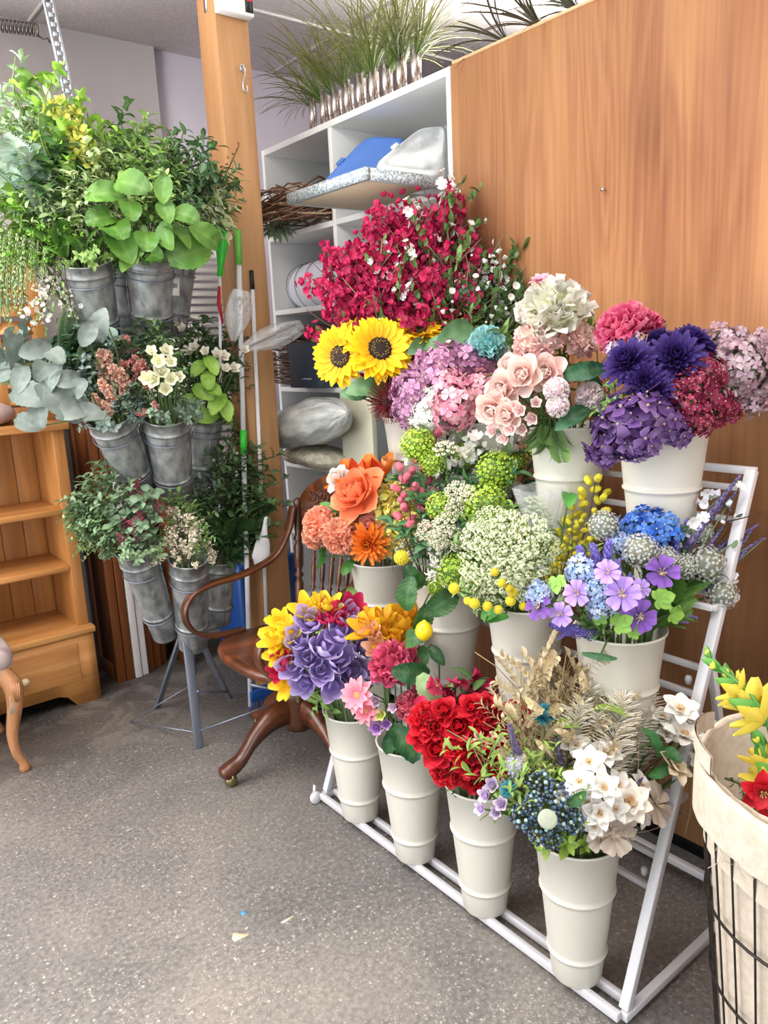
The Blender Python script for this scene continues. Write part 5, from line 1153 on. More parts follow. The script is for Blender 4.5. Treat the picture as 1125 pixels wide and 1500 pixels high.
heads(b, D, 'cup', ('a07ac0', 'f3eef2'), [(722, 1150, 34, -.08), (712, 1165, 34, -.1), (735, 1178, 34, -.12), (705, 1185, 30, -.12), (740, 1150, 30, -.08), (727, 1190, 28, -.12)], 'small white and lilac blossom over the rim of the third front bucket', 'flower', 'small white and lilac blossoms', 'small_blossom')
heads(b, D, 'globe', ('b8b4c8', 'c9c6d8'), [(757, 1122, 36, -.06)], 'round pale lilac globe flower below the red carnations', 'flower', None, 'globe_flower')
heads(b, D, 'daisy', ('0f5a6e', '1f8a9a', 12, .3, '1f6a7a', 3, 30), [(797, 1053, 32, -.02), (798, 1040, 24, 0), (745, 1156, 26, -.13)], 'teal blue daisy beside the red carnations', 'flower', 'teal daisies', 'daisy')
sprays(b, D, 'spike', ('5a4a78', '8a7ca8', .45, .12, 130, .05), [(748, 1066, -.08), (893, 1070, -.02), (940, 1142, -.05), (815, 1085, -.02)], 'dusty lavender spike in the front right bucket', 'flower spike', 'lavender spikes in the front right bucket', 'lavender_spike')
sprays(b, D, 'leafy', ('6a8f3a', '9ab84e', .28, .14, 26, 6, .3, -20), [(775, 1105, -.08), (760, 1130, -.1), (800, 1125, -.1), (745, 1110, -.05), (700, 1075, -.05)], 'fine fresh green sprig left of the white blossoms', 'leaf sprig', 'fine green sprigs in the front right bucket', 'leaf_sprig')
sprays(b, D, 'leafy', ('7aa02c', 'a8c44a', .55, .5, 6, 0, .3, -20), [(862, 1045, 0), (835, 1235, -.12), (785, 1235, -.1), (855, 1232, -.1), (835, 1080, 0)], 'lime green leaf sprig in the front right bucket', 'leaf sprig', 'lime leaf sprigs in the front right bucket', 'leaf_sprig')
sprays(b, D, 'dried', (), [(765, 955, .05), (800, 950, .1), (830, 955, .08), (760, 1010, 0), (790, 990, .05), (820, 1000, .02), (845, 975, .08), (775, 1030, 0), (815, 1040, -.02), (850, 1010, .03)], 'dried beige leaf branch rising from the front right bucket', 'dried branch', 'dried beige branches', 'dried_branch', wid=1.0)
sprays(b, D, 'plume', ('f0e8d0', 'fffaf0'), [(855, 1030, .0), (875, 1045, -.02), (915, 1020, 0), (865, 1010, .03), (890, 1000, .06), (920, 1005, .05), (945, 1015, .05), (960, 1040, .03), (900, 1030, 0), (930, 1050, 0)], 'feathery cream grass plume behind the white blossoms', 'grass plume', 'cream grass plumes', 'grass_plume')
sprays(b, D, 'plume', ('cdbb98', 'b8a88a', 160, .12, .4), [(905, 1245, -.12), (890, 1240, -.1), (1000, 1190, 0)], 'beige feathery tuft hanging over the rim of the front right bucket', 'grass plume', 'beige tufts over the rim', 'grass_plume')
# ---- middle row, left bucket: orange peony, coral, yellow buds
b = BK[(2, 1)]; D = (560, 755, 100)
heads(b, D, 'rose', ('e2683a', 'f09a6c'), [(520, 722, 86, -.08)], 'large orange peony rose leaning over the armchair', 'flower', None, 'peony_rose')
heads(b, D, 'tulip', ('b83410', 'ec6a1c', 'f08a30', .9), [(520, 694, 62, 0), (548, 690, 60, .02), (500, 700, 48, .02)], 'orange red parrot tulip behind the orange peony rose', 'flower', 'orange red parrot tulips', 'tulip')
heads(b, D, 'rose', ('f0d8cc', 'f6ece4'), [(494, 700, 44, -.02)], 'white rose peeking out left of the orange peony rose', 'flower', None, 'rose')
heads(b, D, 'carnation', ('e8896a', 'f6b598'), [(470, 768, 62, -.03), (500, 785, 60, -.08), (462, 785, 44, 0)], 'coral carnation over the armchair back', 'flower', 'coral carnations over the armchair', 'carnation')
heads(b, D, 'rose', ('e88a7c', 'f4b4a4'), [(541, 768, 40, -.1)], 'small salmon rosebud between coral and yellow flowers', 'flower', None, 'rosebud')
heads(b, D, 'dahlia', ('d45a14', 'f08a2a', '7a8a2a'), [(540, 796, 64, -.12)], 'orange ranunculus with green centre under the salmon rosebud', 'flower', None, 'ranunculus')
heads(b, D, 'tulip', ('d88a4a', 'eab070', None, 0), [(566, 680, 28, 0)], 'closed apricot tulip bud standing beside the orange tulips', 'flower', None, 'tulip')
sprays(b, D, 'cluster', ('e2cc2c', 'faf4a8', .12, 10, .3, '7a8f3a', 6, 14), [(575, 708, -.06), (590, 715, -.06), (605, 730, -.06), (565, 740, -.12), (590, 750, -.13), (610, 760, -.1), (580, 772, -.13), (600, 775, -.12)], 'yellow freesia spray right of the orange peony rose', 'flower spray', 'yellow freesia sprays', 'freesia_spray')
sprays(b, D, 'cluster', ('c85a3a', 'e09a80', .07, 7, .4, '5a6a3a', 8, 12), [(535, 745, -.05), (555, 765, -.1), (525, 760, -.06), (560, 700, .02), (512, 805, -.08)], 'spray of small rust blossoms among the orange flowers', 'flower spray', 'rust blossom sprays', 'blossom_spray')
sprays(b, D, 'spike', ('4f5f80', '7a88a8', .3, .1, 90, .05), [(540, 828, -.10), (525, 824, -.09), (575, 835, -.12), (600, 822, -.12)], 'grey blue lavender sprig over the rim of the left middle bucket', 'flower spike', 'grey blue sprigs over the left middle bucket', 'lavender_spike')
heads(b, D, 'umbel', ('f3efdc', 'e0d8b8'), [(601, 800, 46, -.12), (625, 782, 36, -.08), (655, 778, 30, -.05)], 'cream yarrow head at the right rim of the left middle bucket', 'flower', 'cream yarrow heads', 'yarrow')
heads(b, D, 'leaf', ('3a7a30', '5a9a45', .55), [(468, 815, 40, -.02), (480, 745, 34, .03), (510, 830, 30, -.06)], 'green leaf under the coral carnations', 'leaf', 'green leaves under the coral carnations', 'cut_leaf', face=(-.6, -.7, .3))
sprays(b, D, 'leafy', ('4a7a3a', '6f9a4c', .35, .3, 12, 3, .2, -30), [(490, 740, .05), (530, 720, .05), (570, 790, -.03), (600, 790, -.02), (560, 700, .1)], 'green leaf sprig inside the orange bunch', 'leaf sprig', 'leaf sprigs in the orange bunch', 'leaf_sprig')
# ---- middle row, second bucket: lime snowballs and lemon branch
b = BK[(2, 2)]; D = (670, 745, 115)
heads(b, D, 'snowball', ('9cc42e', 'c4e05a'), [(612, 652, 56, .02), (634, 678, 44, .0), (726, 690, 66, -.02), (710, 740, 68, -.1), (791, 655, 54, .06), (645, 742, 42, -.06), (678, 668, 44, .05), (668, 838, 60, -.14), (755, 678, 36, .05), (690, 850, 44, -.13), (640, 860, 30, -.12)],
      'lime green snowball head in the middle of the rack', 'flower', 'lime green snowballs', 'snowball_flower', stemc='4a6a2a')
sprays(b, D, 'astilbe', ('f4f1e2', 'ffffff'), [(632, 818, -.17), (625, 840, -.17), (650, 860, -.17), (640, 770, -.1)], 'fluffy white astilbe plume above the lemon', 'flower plume', 'white astilbe plumes', 'astilbe_plume')
sprays(b, D, 'blossom', ('f6f2e2', 'ffffff', '5a8a4a', .06, 60, .35, 16, 7), [(652, 650, .03), (665, 710, -.02), (630, 775, -.05), (690, 640, .06), (700, 790, -.05), (660, 600, .08), (740, 720, -.02), (735, 630, .06)], 'spray of tiny white blossoms between the lime snowballs', 'blossom sprig', 'white sprays between the snowballs', 'blossom_sprig')
sprays(b, D, 'willow', ('cf6a78', 7, .5, .05), [(590, 690, 0), (615, 715, -.02), (605, 680, 0), (640, 640, .04)], 'sprig of pink berries left of the snowballs', 'berry sprig', 'pink berry sprigs', 'berry_sprig')
sprays(b, D, 'leafy', ('2f6a4a', '4f8f68', .5, .28, 12, 4, .2, -30), [(660, 690, .0), (680, 700, 0), (700, 660, .05), (640, 720, -.02), (750, 760, 0), (620, 700, 0), (690, 770, -.05), (650, 790, -.05), (720, 800, -.03), (770, 700, .05)], 'blue green leaf sprig between the lime snowballs', 'leaf sprig', 'leaf sprigs between the snowballs', 'leaf_sprig')
heads(b, D, 'leaf', ('1f4a26', '35682f', .6), [(598, 872, 58, -.14), (645, 885, 60, -.15), (607, 848, 46, -.1), (618, 908, 52, -.18), (604, 936, 46, -.18), (620, 960, 30, -.18)], 'dark green lemon leaf around the hanging lemon', 'leaf', 'dark lemon leaves', 'lemon_leaf', face=(-.6, -.75, .25))
heads(b, D, 'umbel', ('f6f0d8', 'e8dcb0', 'a8b070'), [(651, 655, 34, -.04), (670, 718, 38, -.12), (688, 722, 32, -.12), (626, 778, 34, -.12), (652, 765, 34, -.13), (640, 790, 30, -.14), (668, 790, 34, -.14), (668, 742, 30, -.12)], 'small cream yarrow head between the lime snowballs', 'flower', 'small cream yarrow heads', 'yarrow')
heads(b, D, 'lemon', (), [(621, 924, 36, -.21)], 'yellow lemon hanging below the middle row', 'lemon', None, 'lemon_fruit', face=(.1, -.1, 1))
# ---- middle row, third bucket: queen anne's lace
b = BK[(2, 3)]; D = (752, 815, 105)
heads(b, D, 'umbel', ('e6ecc8', 'c2d48c', '86a848'), [(750, 800, 66), (718, 790, 60), (700, 822, 58), (775, 778, 58), (745, 765, 56), (735, 840, 60), (775, 825, 58), (695, 850, 50), (790, 750, 44, .02), (765, 855, 50), (720, 760, 48), (802, 800, 44), (725, 870, 44), (785, 735, 36, .02), (700, 780, 50), (752, 830, 50)],
      'greenish white lace flower head in the third middle bucket', 'flower', 'greenish white lace flowers', 'lace_flower', stemc='6a8f45')
heads(b, D, 'globe', ('d8c424', 'f0e04a'), [(725, 838, 13, -.18), (735, 854, 14, -.19), (746, 862, 14, -.19), (685, 880, 13, -.17), (695, 884, 17, -.18), (714, 888, 16, -.18), (730, 893, 15, -.18), (752, 868, 16, -.18), (665, 862, 18, -.16), (766, 888, 14, -.17), (748, 880, 17, -.18), (588, 817, 24, -.1)],
      'small yellow billy button ball below the lace flowers', 'flower', 'yellow billy buttons', 'billy_button')
sprays(b, D, 'willow', ('ddd23a', 16, .3, .045), [(872, 705, .0), (882, 725, .0), (838, 770, -.05), (820, 800, -.06), (850, 760, -.02), (812, 830, -.1), (800, 850, -.1)], 'yellow pussy willow branch arching right over the middle row', 'willow branch', 'yellow pussy willow branches', 'willow_branch')
heads(b, D, 'leaf', ('3a8a35', '5aa548', .55), [(833, 730, 44, -.02), (730, 905, 34, -.12), (715, 900, 36, -.12)], 'bright green leaf by the third middle bucket', 'leaf', 'bright leaves by the lace flowers', 'cut_leaf', face=(-.5, -.5, .7))
sprays(b, D, 'leafy', ('4f7a38', '86a858', .3, .22, 18, 6, .2, -20), [(680, 860, -.1), (700, 890, -.12), (720, 900, -.1), (780, 870, -.1), (800, 840, -.05), (740, 740, .05), (700, 740, .03), (810, 890, -.08), (810, 770, .02)], 'fine leafy sprig among the lace flowers', 'leaf sprig', 'leaf sprigs among the lace flowers', 'leaf_sprig')
g = Geo(); c = at(795, 752, d=b.d+.02)
def cell(u, v): a = 2*math.pi*u; r = (.03+.05*v)*(1+.12*math.sin(5*a+3*v)+.06*math.sin(11*a)); return (r*math.cos(a), r*math.sin(a)*.7, .13*v-.06)
V, F, C = grid(cell, 40, 8); g.add(V, F); o = g.obj('cellophane_sleeve', M['glass']); o.location = c; tag(o, 'crumpled clear cellophane sleeve behind the lace flowers', 'cellophane')
# ---- middle row, right bucket: lavender cosmos, alliums, blue
b = BK[(2, 4)]; D = (918, 850, 135)
heads(b, D, 'allium', (), [(884, 770, 46, .02), (938, 806, 52, -.06), (1022, 778, 48, .05), (1034, 826, 56, 0), (1056, 869, 52, .0), (975, 820, 40, -.04), (1002, 830, 38, -.02)], 'round grey allium head in the right middle bucket', 'flower', 'grey allium heads', 'allium_flower')
heads(b, D, 'hydrangea', ('1f4fb0', '3a72d0', '6a98e0', 50), [(955, 778, 70, .04), (928, 772, 44, .04)], 'royal blue hydrangea behind the grey alliums', 'flower', 'royal blue hydrangeas', 'hydrangea')
heads(b, D, 'cosmos', ('9a78d0', 'c2a4ea', '7a52b0'), [(912, 870, 48, -.15), (845, 869, 40, -.12), (890, 838, 36, -.14), (822, 900, 36, -.12), (938, 862, 28, -.12)], 'lavender cosmos in front of the right middle bucket bunch', 'flower', 'lavender cosmos', 'cosmos')
heads(b, D, 'cosmos', ('4f2f80', '8a5ab8', '3a1f60'), [(970, 838, 46, -.1), (936, 903, 46, -.13), (790, 888, 40, -.1)], 'dark purple cosmos in the right middle bucket', 'flower', 'dark purple cosmos', 'cosmos')
heads(b, D, 'hydrangea', ('8aa4d8', 'aac0ea', 'c8d6f2', 40), [(850, 838, 44, -.08), (872, 862, 40, -.12), (880, 885, 36, -.12), (790, 868, 36, -.08), (908, 800, 44, 0)], 'powder blue floret cluster among the lavender cosmos', 'flower', 'powder blue clusters', 'floret_cluster')
sprays(b, D, 'spike', ('5a4ab0', '9a90dc', .3, .34, 110, .075), [(848, 805, -.04), (868, 800, -.04), (892, 795, -.03), (858, 825, -.08), (820, 935, -.1), (835, 920, -.11), (808, 915, -.09), (1020, 905, -.02), (1008, 912, -.03), (905, 825, -.08), (925, 845, -.1), (950, 850, -.08), (1010, 765, .06), (990, 785, .02)], 'violet delphinium spike in the right middle bucket', 'flower spike', 'violet delphinium spikes', 'delphinium_spike')
sprays(b, D, 'spike', ('4a3f6a', '8278a8', .5, .06, 90, .035), [(1082, 700, .05), (1075, 725, .05), (1118, 790, .05), (1100, 775, .05), (1098, 800, .02), (1060, 770, .03), (1085, 790, .02), (1110, 770, .05)], 'thin lavender stalk pointing right from the middle row', 'flower spike', 'thin lavender stalks', 'lavender_spike')
sprays(b, D, 'blossom', ('ece8f2', 'ffffff', '5a6a5a', .05, 16, .55, 4, 3), [(1082, 715, .03), (1075, 800, .02)], 'slender stalk of tiny white blossoms at the right of the middle row', 'blossom sprig', 'tiny white blossoms at the right', 'blossom_sprig')
heads(b, D, 'maple', (), [(815, 850, 44, -.08), (965, 878, 50, -.12), (905, 915, 48, -.13), (985, 900, 40, -.1), (925, 925, 34, -.11), (880, 910, 34, -.1)], 'lime green lobed leaf in the right middle bucket', 'leaf', 'lime lobed leaves', 'lobed_leaf')
sprays(b, D, 'fern', ('3a6a2a', '6f9a45'), [(1000, 850, -.05), (1010, 870, -.04), (985, 860, -.06), (1000, 800, 0), (950, 920, -.1), (1000, 890, -.05), (890, 925, -.1), (860, 910, -.08), (960, 790, .03)], 'ferny green sprig in the right middle bucket', 'fern sprig', 'fern sprigs in the right middle bucket', 'fern_sprig')
sprays(b, D, 'leafy', ('3a6436', '5f8a4c', .22, .3, 16, 4, .1, -40), [(850, 930, -.08), (930, 940, -.1), (990, 915, -.05), (900, 800, 0), (960, 830, -.02), (1000, 770, .05), (880, 880, -.08), (830, 860, -.06)], 'narrow green leaf sprig in the right middle bucket', 'leaf sprig', 'narrow leaf sprigs in the right middle bucket', 'leaf_sprig')
heads(b, D, 'leaf', ('2f5a38', '3f7048', .2), [(880, 962, 56, -.15)], 'thin dark leaf hanging down over the rim of the right middle bucket', 'leaf', None, 'cut_leaf', face=(-.65, -.75, .1))
# ---- top row, left bucket: sunflowers, cherry blossom
b = BK[(3, 1)]; D = (590, 520, 95)
heads(b, D, 'sunflower', (), [(556, 512, 98, -.10)], 'sunflower facing forward with its dark centre in full view', 'flower', None, 'sunflower', face=(-.35, -.85, .45))
heads(b, D, 'sunflower', (), [(500, 522, 92, -.05)], 'sunflower turned sideways at the far left of the top row', 'flower', None, 'sunflower', face=(-.95, -.25, .25))
heads(b, D, 'sunflower', (), [(527, 494, 84, -.02)], 'sunflower behind the forward facing one, above left', 'flower', None, 'sunflower', face=(-.6, -.3, .8))
heads(b, D, 'sunflower', (), [(612, 484, 74, -.04), (650, 488, 74, -.03)], 'sunflower seen from behind the leaves at the right of the top left bunch', 'flower', 'two half hidden sunflowers', 'sunflower', face=(-.2, -.3, .95))
heads(b, D, 'tulip', ('7a1020', 'a01c30', None, 0), [(597, 506, 28, -.08)], 'dark red bud right of the forward facing sunflower', 'flower', None, 'flower_bud')
heads(b, D, 'pincushion', (), [(570, 588, 68, -.12)], 'dark crimson pincushion protea under the sunflowers', 'flower', None, 'pincushion_protea', face=(-.5, -.6, .1))
heads(b, D, 'leaf', ('3f6a45', '6a9468', .55), [(664, 492, 66, -.13), (640, 508, 58, -.12), (612, 508, 46, -.11), (690, 500, 50, -.10), (686, 428, 50, 0), (535, 570, 60, -.1), (600, 545, 56, -.08), (520, 575, 44, -.06), (655, 470, 40, .03), (578, 552, 44, -.06), (650, 450, 44, .05)], 'large soft green leaf around the sunflowers', 'leaf', 'large leaves around the sunflowers', 'cut_leaf', face=(-.5, -.7, .5))
ch_pts = [(480, 362, .1), (520, 350, .1), (545, 320, .1), (566, 295, .12), (575, 345, .06), (600, 315, .12), (625, 330, .1), (640, 300, .14), (662, 278, .14), (668, 320, .12), (690, 345, .1), (510, 392, .06), (548, 392, .04), (590, 385, .04), (625, 375, .05), (655, 362, .06), (560, 425, 0), (605, 420, 0), (640, 402, .04)]
sprays(b, D, 'blossom', ('cc1e5c', '980f42', '3f6b35', .036, 420, .30, 3, 9, 'e85a88', '4a3424', .075), ch_pts, 'branch covered in cherry red blossom above the sunflowers', 'blossom branch', 'cherry red blossom branches', 'blossom_branch', wid=.85)
sprays(b, D, 'blossom', ('f2f0ea', 'ffffff', '55783f', .028, 60, .40, 130, 8, 'd8d0a0', '6a6a4a', .05), [(803, 328, .10), (796, 345, .10), (775, 360, .10), (785, 400, .06), (750, 385, .06), (765, 430, .04), (770, 372, .12), (745, 405, .1), (738, 345, .12), (672, 268, .12), (620, 300, .06), (600, 360, .02), (705, 380, .08), (700, 430, .05), (720, 450, .03), (760, 450, .05), (560, 350, .02), (655, 335, .05)], 'green branch dotted with tiny white blossoms fanning over the top row', 'blossom branch', 'white dotted green branches', 'blossom_branch')
sprays(b, D, 'leafy', ('3a5f34', '5f8a4c', .4, .22, 16, 5, .2, -30), [(700, 420, .08), (720, 400, .1), (690, 460, .04), (730, 470, .04), (660, 440, .05), (620, 450, .04), (600, 540, -.03), (560, 560, -.05), (740, 440, .08), (640, 530, -.02)], 'green leaf sprig behind the sunflowers', 'leaf sprig', 'leaf sprigs behind the sunflowers', 'leaf_sprig')
# ---- top row, second bucket: mauve hydrangea
b = BK[(3, 2)]; D = (668, 570, 105)
heads(b, D, 'hydrangea', ('8a4a78', 'b07aa2', 'cf9ebc'), [(610, 575, 68, -.02), (640, 545, 76, 0), (690, 540, 76, .02), (600, 600, 52, -.03), (660, 530, 60, .04)], 'mauve hydrangea head in the second top bucket', 'flower', 'mauve hydrangeas', 'hydrangea')
heads(b, D, 'hydrangea', ('e07a9c', 'f0a8bc', 'f6c8d0'), [(665, 592, 76, -.12), (700, 575, 62, -.08), (655, 565, 48, -.06)], 'candy pink hydrangea head below the mauve ones', 'flower', 'candy pink hydrangeas', 'hydrangea')
heads(b, D, 'carnation', ('6ab4b8', 'a8d8d4'), [(714, 505, 62, .0), (695, 512, 40, .02)], 'aqua blue carnation above the mauve hydrangeas', 'flower', 'aqua carnations', 'carnation')
heads(b, D, 'hydrangea', ('e0e4dc', 'f2f4f0', 'c8d4c8', 50), [(625, 608, 42, -.1), (635, 585, 36, -.1), (735, 520, 36, .02)], 'white floret cluster beside the pink hydrangea', 'flower', 'white floret clusters', 'floret_cluster')
sprays(b, D, 'blossom', ('f2ece0', 'f0c8c4', '5a7f4a', .06, 40, .4, 20, 6), [(690, 640, -.1), (660, 640, -.1), (700, 610, -.1), (730, 650, -.08), (640, 625, -.1), (680, 520, .05), (640, 510, .05), (715, 640, -.08)], 'sprig of tiny cream and pink blossoms under the pink hydrangea', 'blossom sprig', 'cream sprigs under the hydrangeas', 'blossom_sprig')
sprays(b, D, 'leafy', ('3a6a40', '5f8f5c', .5, .28, 10, 3, .2, -30), [(590, 560, .05), (700, 640, -.06), (740, 600, 0), (680, 500, .06), (640, 620, -.06)], 'green leaf sprig among the mauve hydrangeas', 'leaf sprig', 'leaf sprigs among the hydrangeas', 'leaf_sprig')
# ---- top row, third bucket: cream peony and blush roses
b = BK[(3, 3)]; D = (815, 530, 120)
heads(b, D, 'peony', ('eeeec4', 'fbf8ee', None, .14), [(812, 455, 118, -.03)], 'very large cream peony at the top of the third top bucket', 'flower', None, 'peony')
heads(b, D, 'peony', ('f0c4b8', 'faeee2', 'ec98a4', .12), [(785, 502, 76, -.04), (850, 498, 60, -.04)], 'blush peony with pink petal edges under the large cream peony', 'flower', 'blush peonies', 'peony')
heads(b, D, 'rose', ('f2b8b0', 'fae8de'), [(765, 548, 64, -.1), (735, 570, 60, -.08), (720, 600, 58, -.09), (800, 545, 56, -.1), (745, 535, 50, -.04), (742, 608, 50, -.12)], 'pale peach rose left of the third top bucket', 'flower', 'pale peach roses', 'rose')
heads(b, D, 'cup', ('f0c0c0', 'f6ece4'), [(762, 600, 34, -.14), (780, 612, 32, -.14), (748, 628, 34, -.13), (765, 628, 30, -.13), (785, 590, 28, -.14), (740, 642, 28, -.12), (722, 632, 30, -.12)], 'small pinkish cream blossom hanging left of the third top bucket', 'flower', 'small pinkish cream blossoms', 'small_blossom')
heads(b, D, 'carnation', ('f4d8dc', 'fbf3f2'), [(815, 572, 42, -.14), (817, 595, 38, -.15), (863, 580, 44, -.1)], 'white carnation with pink tint near the bucket rim', 'flower', 'white carnations near the rim', 'carnation')
heads(b, D, 'daisy', ('e890a8', 'f6c0cc', 8, .5, 'e8b0b0', 2, 30), [(792, 412, 36, .02)], 'small pink blossom peeking out above the large cream peony', 'flower', None, 'small_blossom')
heads(b, D, 'leaf', ('1f4a34', '35704c', .4), [(852, 545, 66, -.12), (838, 612, 62, -.14), (868, 555, 44, -.06), (875, 610, 40, -.06), (770, 575, 40, -.08), (880, 645, 40, -.06)], 'dark green pointed leaf in front of the cream and blush peonies', 'leaf', 'dark pointed leaves by the peonies', 'cut_leaf', face=(-.6, -.75, .2))
sprays(b, D, 'cluster', ('9a4a50', 'c88a88', .05, 8, .4, '4f6a3a', 8, 14), [(830, 530, -.08), (882, 530, -.04), (885, 570, -.05), (765, 660, -.08), (760, 640, -.08), (870, 600, -.06)], 'spray of dusty rose buds by the cream peony', 'flower spray', 'dusty rose bud sprays', 'bud_spray')
sprays(b, D, 'leafy', ('35602f', '6a9448', .45, .26, 12, 4, .2, -30), [(890, 580, -.03), (885, 620, -.05), (800, 620, -.08), (780, 640, -.06), (770, 480, .06), (850, 625, -.07), (870, 470, .08)], 'green leaf sprig under the cream and blush peonies', 'leaf sprig', 'leaf sprigs under the peonies', 'leaf_sprig')
sprays(b, D, 'fern', ('4a6f3a', '7a9a58'), [(800, 680, -.1), (815, 690, -.08), (785, 670, -.1)], 'wispy green sprig hanging in front of the third top bucket', 'fern sprig', 'wispy sprigs under the peonies', 'fern_sprig')
# ---- top row, right bucket: dahlias and hydrangeas
b = BK[(3, 4)]; D = (985, 550, 130)
heads(b, D, 'peony', ('b01c50', 'e0608c', 'f090a8', .12), [(912, 482, 96, .03), (945, 478, 62, .07)], 'hot pink peony between the cream peony and the purple dahlias', 'flower', 'hot pink peonies', 'peony')
heads(b, D, 'hydrangea', ('d8c4e8', 'ece0f2', 'c8b0e0', 40), [(924, 506, 40, 0), (902, 512, 32, 0)], 'pale lilac floret cluster under the hot pink peony', 'flower', 'pale lilac clusters', 'floret_cluster')
heads(b, D, 'dahlia', ('22114a', '40297a'), [(920, 530, 78, -.08), (990, 524, 84, -.08), (945, 558, 64, -.12), (1012, 498, 62, .0), (965, 500, 56, 0), (962, 570, 50, -.14), (1030, 510, 50, 0)], 'deep purple dahlia in the right top bucket', 'flower', 'deep purple dahlias', 'dahlia')
heads(b, D, 'hydrangea', ('94707f', 'bc9eac', 'd6c2ca', 100, .30, 'efe6ea'), [(1085, 545, 104, .02), (1060, 510, 70, .05), (1110, 520, 70, .06), (1105, 580, 60, .03)], 'dusty mauve hydrangea at the far right of the top row', 'flower', 'dusty mauve hydrangeas', 'hydrangea')
heads(b, D, 'hydrangea', ('7a1038', 'a02c54', 'b85474', 45, .42), [(1010, 565, 60, -.1), (1040, 590, 62, -.06), (1035, 545, 56, -.06), (1005, 598, 54, -.12), (1065, 600, 46, -.02), (1020, 615, 48, -.12), (985, 580, 40, -.12)], 'burgundy floret cluster in the right top bucket', 'flower', 'burgundy clusters', 'floret_cluster')
heads(b, D, 'hydrangea', ('4a2a68', '704a8c', '9a7ab4', 28, .74, 'c8b8a0'), [(925, 615, 86, -.14), (900, 640, 60, -.12), (960, 605, 70, -.14), (935, 650, 52, -.15), (985, 625, 50, -.12), (885, 660, 40, -.1)], 'large petalled violet hydrangea spilling over the bucket rim', 'flower', 'large petalled violet hydrangeas', 'hydrangea')
sprays(b, D, 'leafy', ('3a6a35', '6a8f4a', .45, .25, 10, 3, .2, -30), [(890, 560, -.05), (885, 600, -.05), (1000, 480, .05), (1050, 620, -.04), (900, 545, -.05), (1060, 560, 0), (980, 560, -.1), (880, 670, -.08)], 'green leaf sprig among the purple dahlias', 'leaf sprig', 'leaf sprigs among the dahlias', 'leaf_sprig')
# ---- basket: gladioli and a red amaryllis
b = BASK; D = (1130, 1080, 120)
def glad(tip, base, n, lab):
    A = np.array(base); T_ = np.array(tip); root = thing('gladiolus', lab, 'flower', b.base+[.03, .03, 0]); L0 = np.array(root.location)
    g = Geo(); P = spline([L0, (L0+A)/2+[0, 0, .05], A, T_], 6)-L0; tube(g, P, np.linspace(.006, .003, len(P)), 8, lin('4f8a35')); g.obj('stem', M['stem'], root)
    for i in range(n):
        f = i/(n-1); p = A+(T_-A)*f-L0; ax = (T_-A)/np.linalg.norm(T_-A); sd = np.cross(ax, [0, 0, 1.])*(1 if i % 2 else -1); s = .05*(1-.55*f)
        g = Geo(); V, F, C = petal(1, .5, 60, 95, .5, '3f8a34', '6fae4c', nu=4, nv=5, shape='point'); m = mx(p, X=np.cross(sd, ax), Z=ax*.9+sd*.4, s=s*1.5); g.inst((V, F, C), m); g.inst((V, F, C), mx(p, X=-np.cross(sd, ax), Z=ax*.9+sd*.4, s=s*1.2)); g.obj('bud_sheath', M['leaf'], root)
        o = obj_from('petals', get_head('tulip', 'e8d040', 'f4e060', None, .2 if f > .4 else 1.3)[0][1], root); o.matrix_local = B(mx(p+ax*s*.55+sd*s*.3-[0, 0, .0], Z=ax+sd*.5, s=s*(.35 if f > .4 else .8)))
glad(at(1042, 966, x=1.28), at(1125, 1062, x=1.26), 6, 'yellow gladiolus stalk with green buds leaning left out of the wire basket')
glad(at(1105, 1065, x=1.25), at(1135, 1160, x=1.25), 4, 'second yellow gladiolus stalk with open blooms at the right frame edge')
heads(b, D, 'dogwood', ('c01020', 'd8182c', '8a0c18', 6, 2), [(1118, 1160, 70, -.05)], 'red amaryllis bloom inside the lined wire basket', 'flower', None, 'amaryllis')
sprays(b, D, 'leafy', ('35603a', '55804c', .4, .3, 12, 3, .2, -30), [(1110, 1190, -.03), (1125, 1200, 0), (1105, 1170, .05)], 'dark leaf sprig under the red bloom in the wire basket', 'leaf sprig', 'leaf sprigs in the wire basket', 'leaf_sprig')
# loose dry roots hanging from the cream branch
c = at(1015, 1160, d=BK[(1, 4)].d); t = thing('dry_root_strand', 'thin dry root strand hanging below the white blossom branch', 'root strand', c); g = Geo()
for i in range(4): tube(g, spline([(0, 0, .05), (.004*i-.006, 0, .0), (-.01+.006*i, 0, -.05), (-.02+.008*i, .004, -.1+.012*i)]), .0012, 4)
g.obj('strand', mat('dry_root', 'b08a60', .8), t)
g = Geo(); cb = BK[(1, 4)]; pts = bez(cb.C+[.02, -.02, -.02], cb.C+[0, -.05, .08], at(925, 1130, d=cb.d), at(1000, 1090, d=cb.d), 12); tube(g, pts-pts[0], .0035, 6, lin('5a3f2c')); o = g.obj('blossom_branch', M['stem']); o.location = pts[0]; tag(o, 'bare brown branch carrying the white blossoms to the right', 'branch')
# ================================================================== GREENERY IN THE GALVANISED STAND
def gsp(b, D, kind, args, pts, label, group, name='foliage_spray', cat='foliage', **k): sprays(b, D, kind, args, pts, label, cat, group, name, **k)
def ghd(b, D, kind, args, pts, label, group, name, cat='foliage', **k): heads(b, D, kind, args, pts, label, cat, group, name, **k)
CAM_UP = (-.35, -.75, .5)
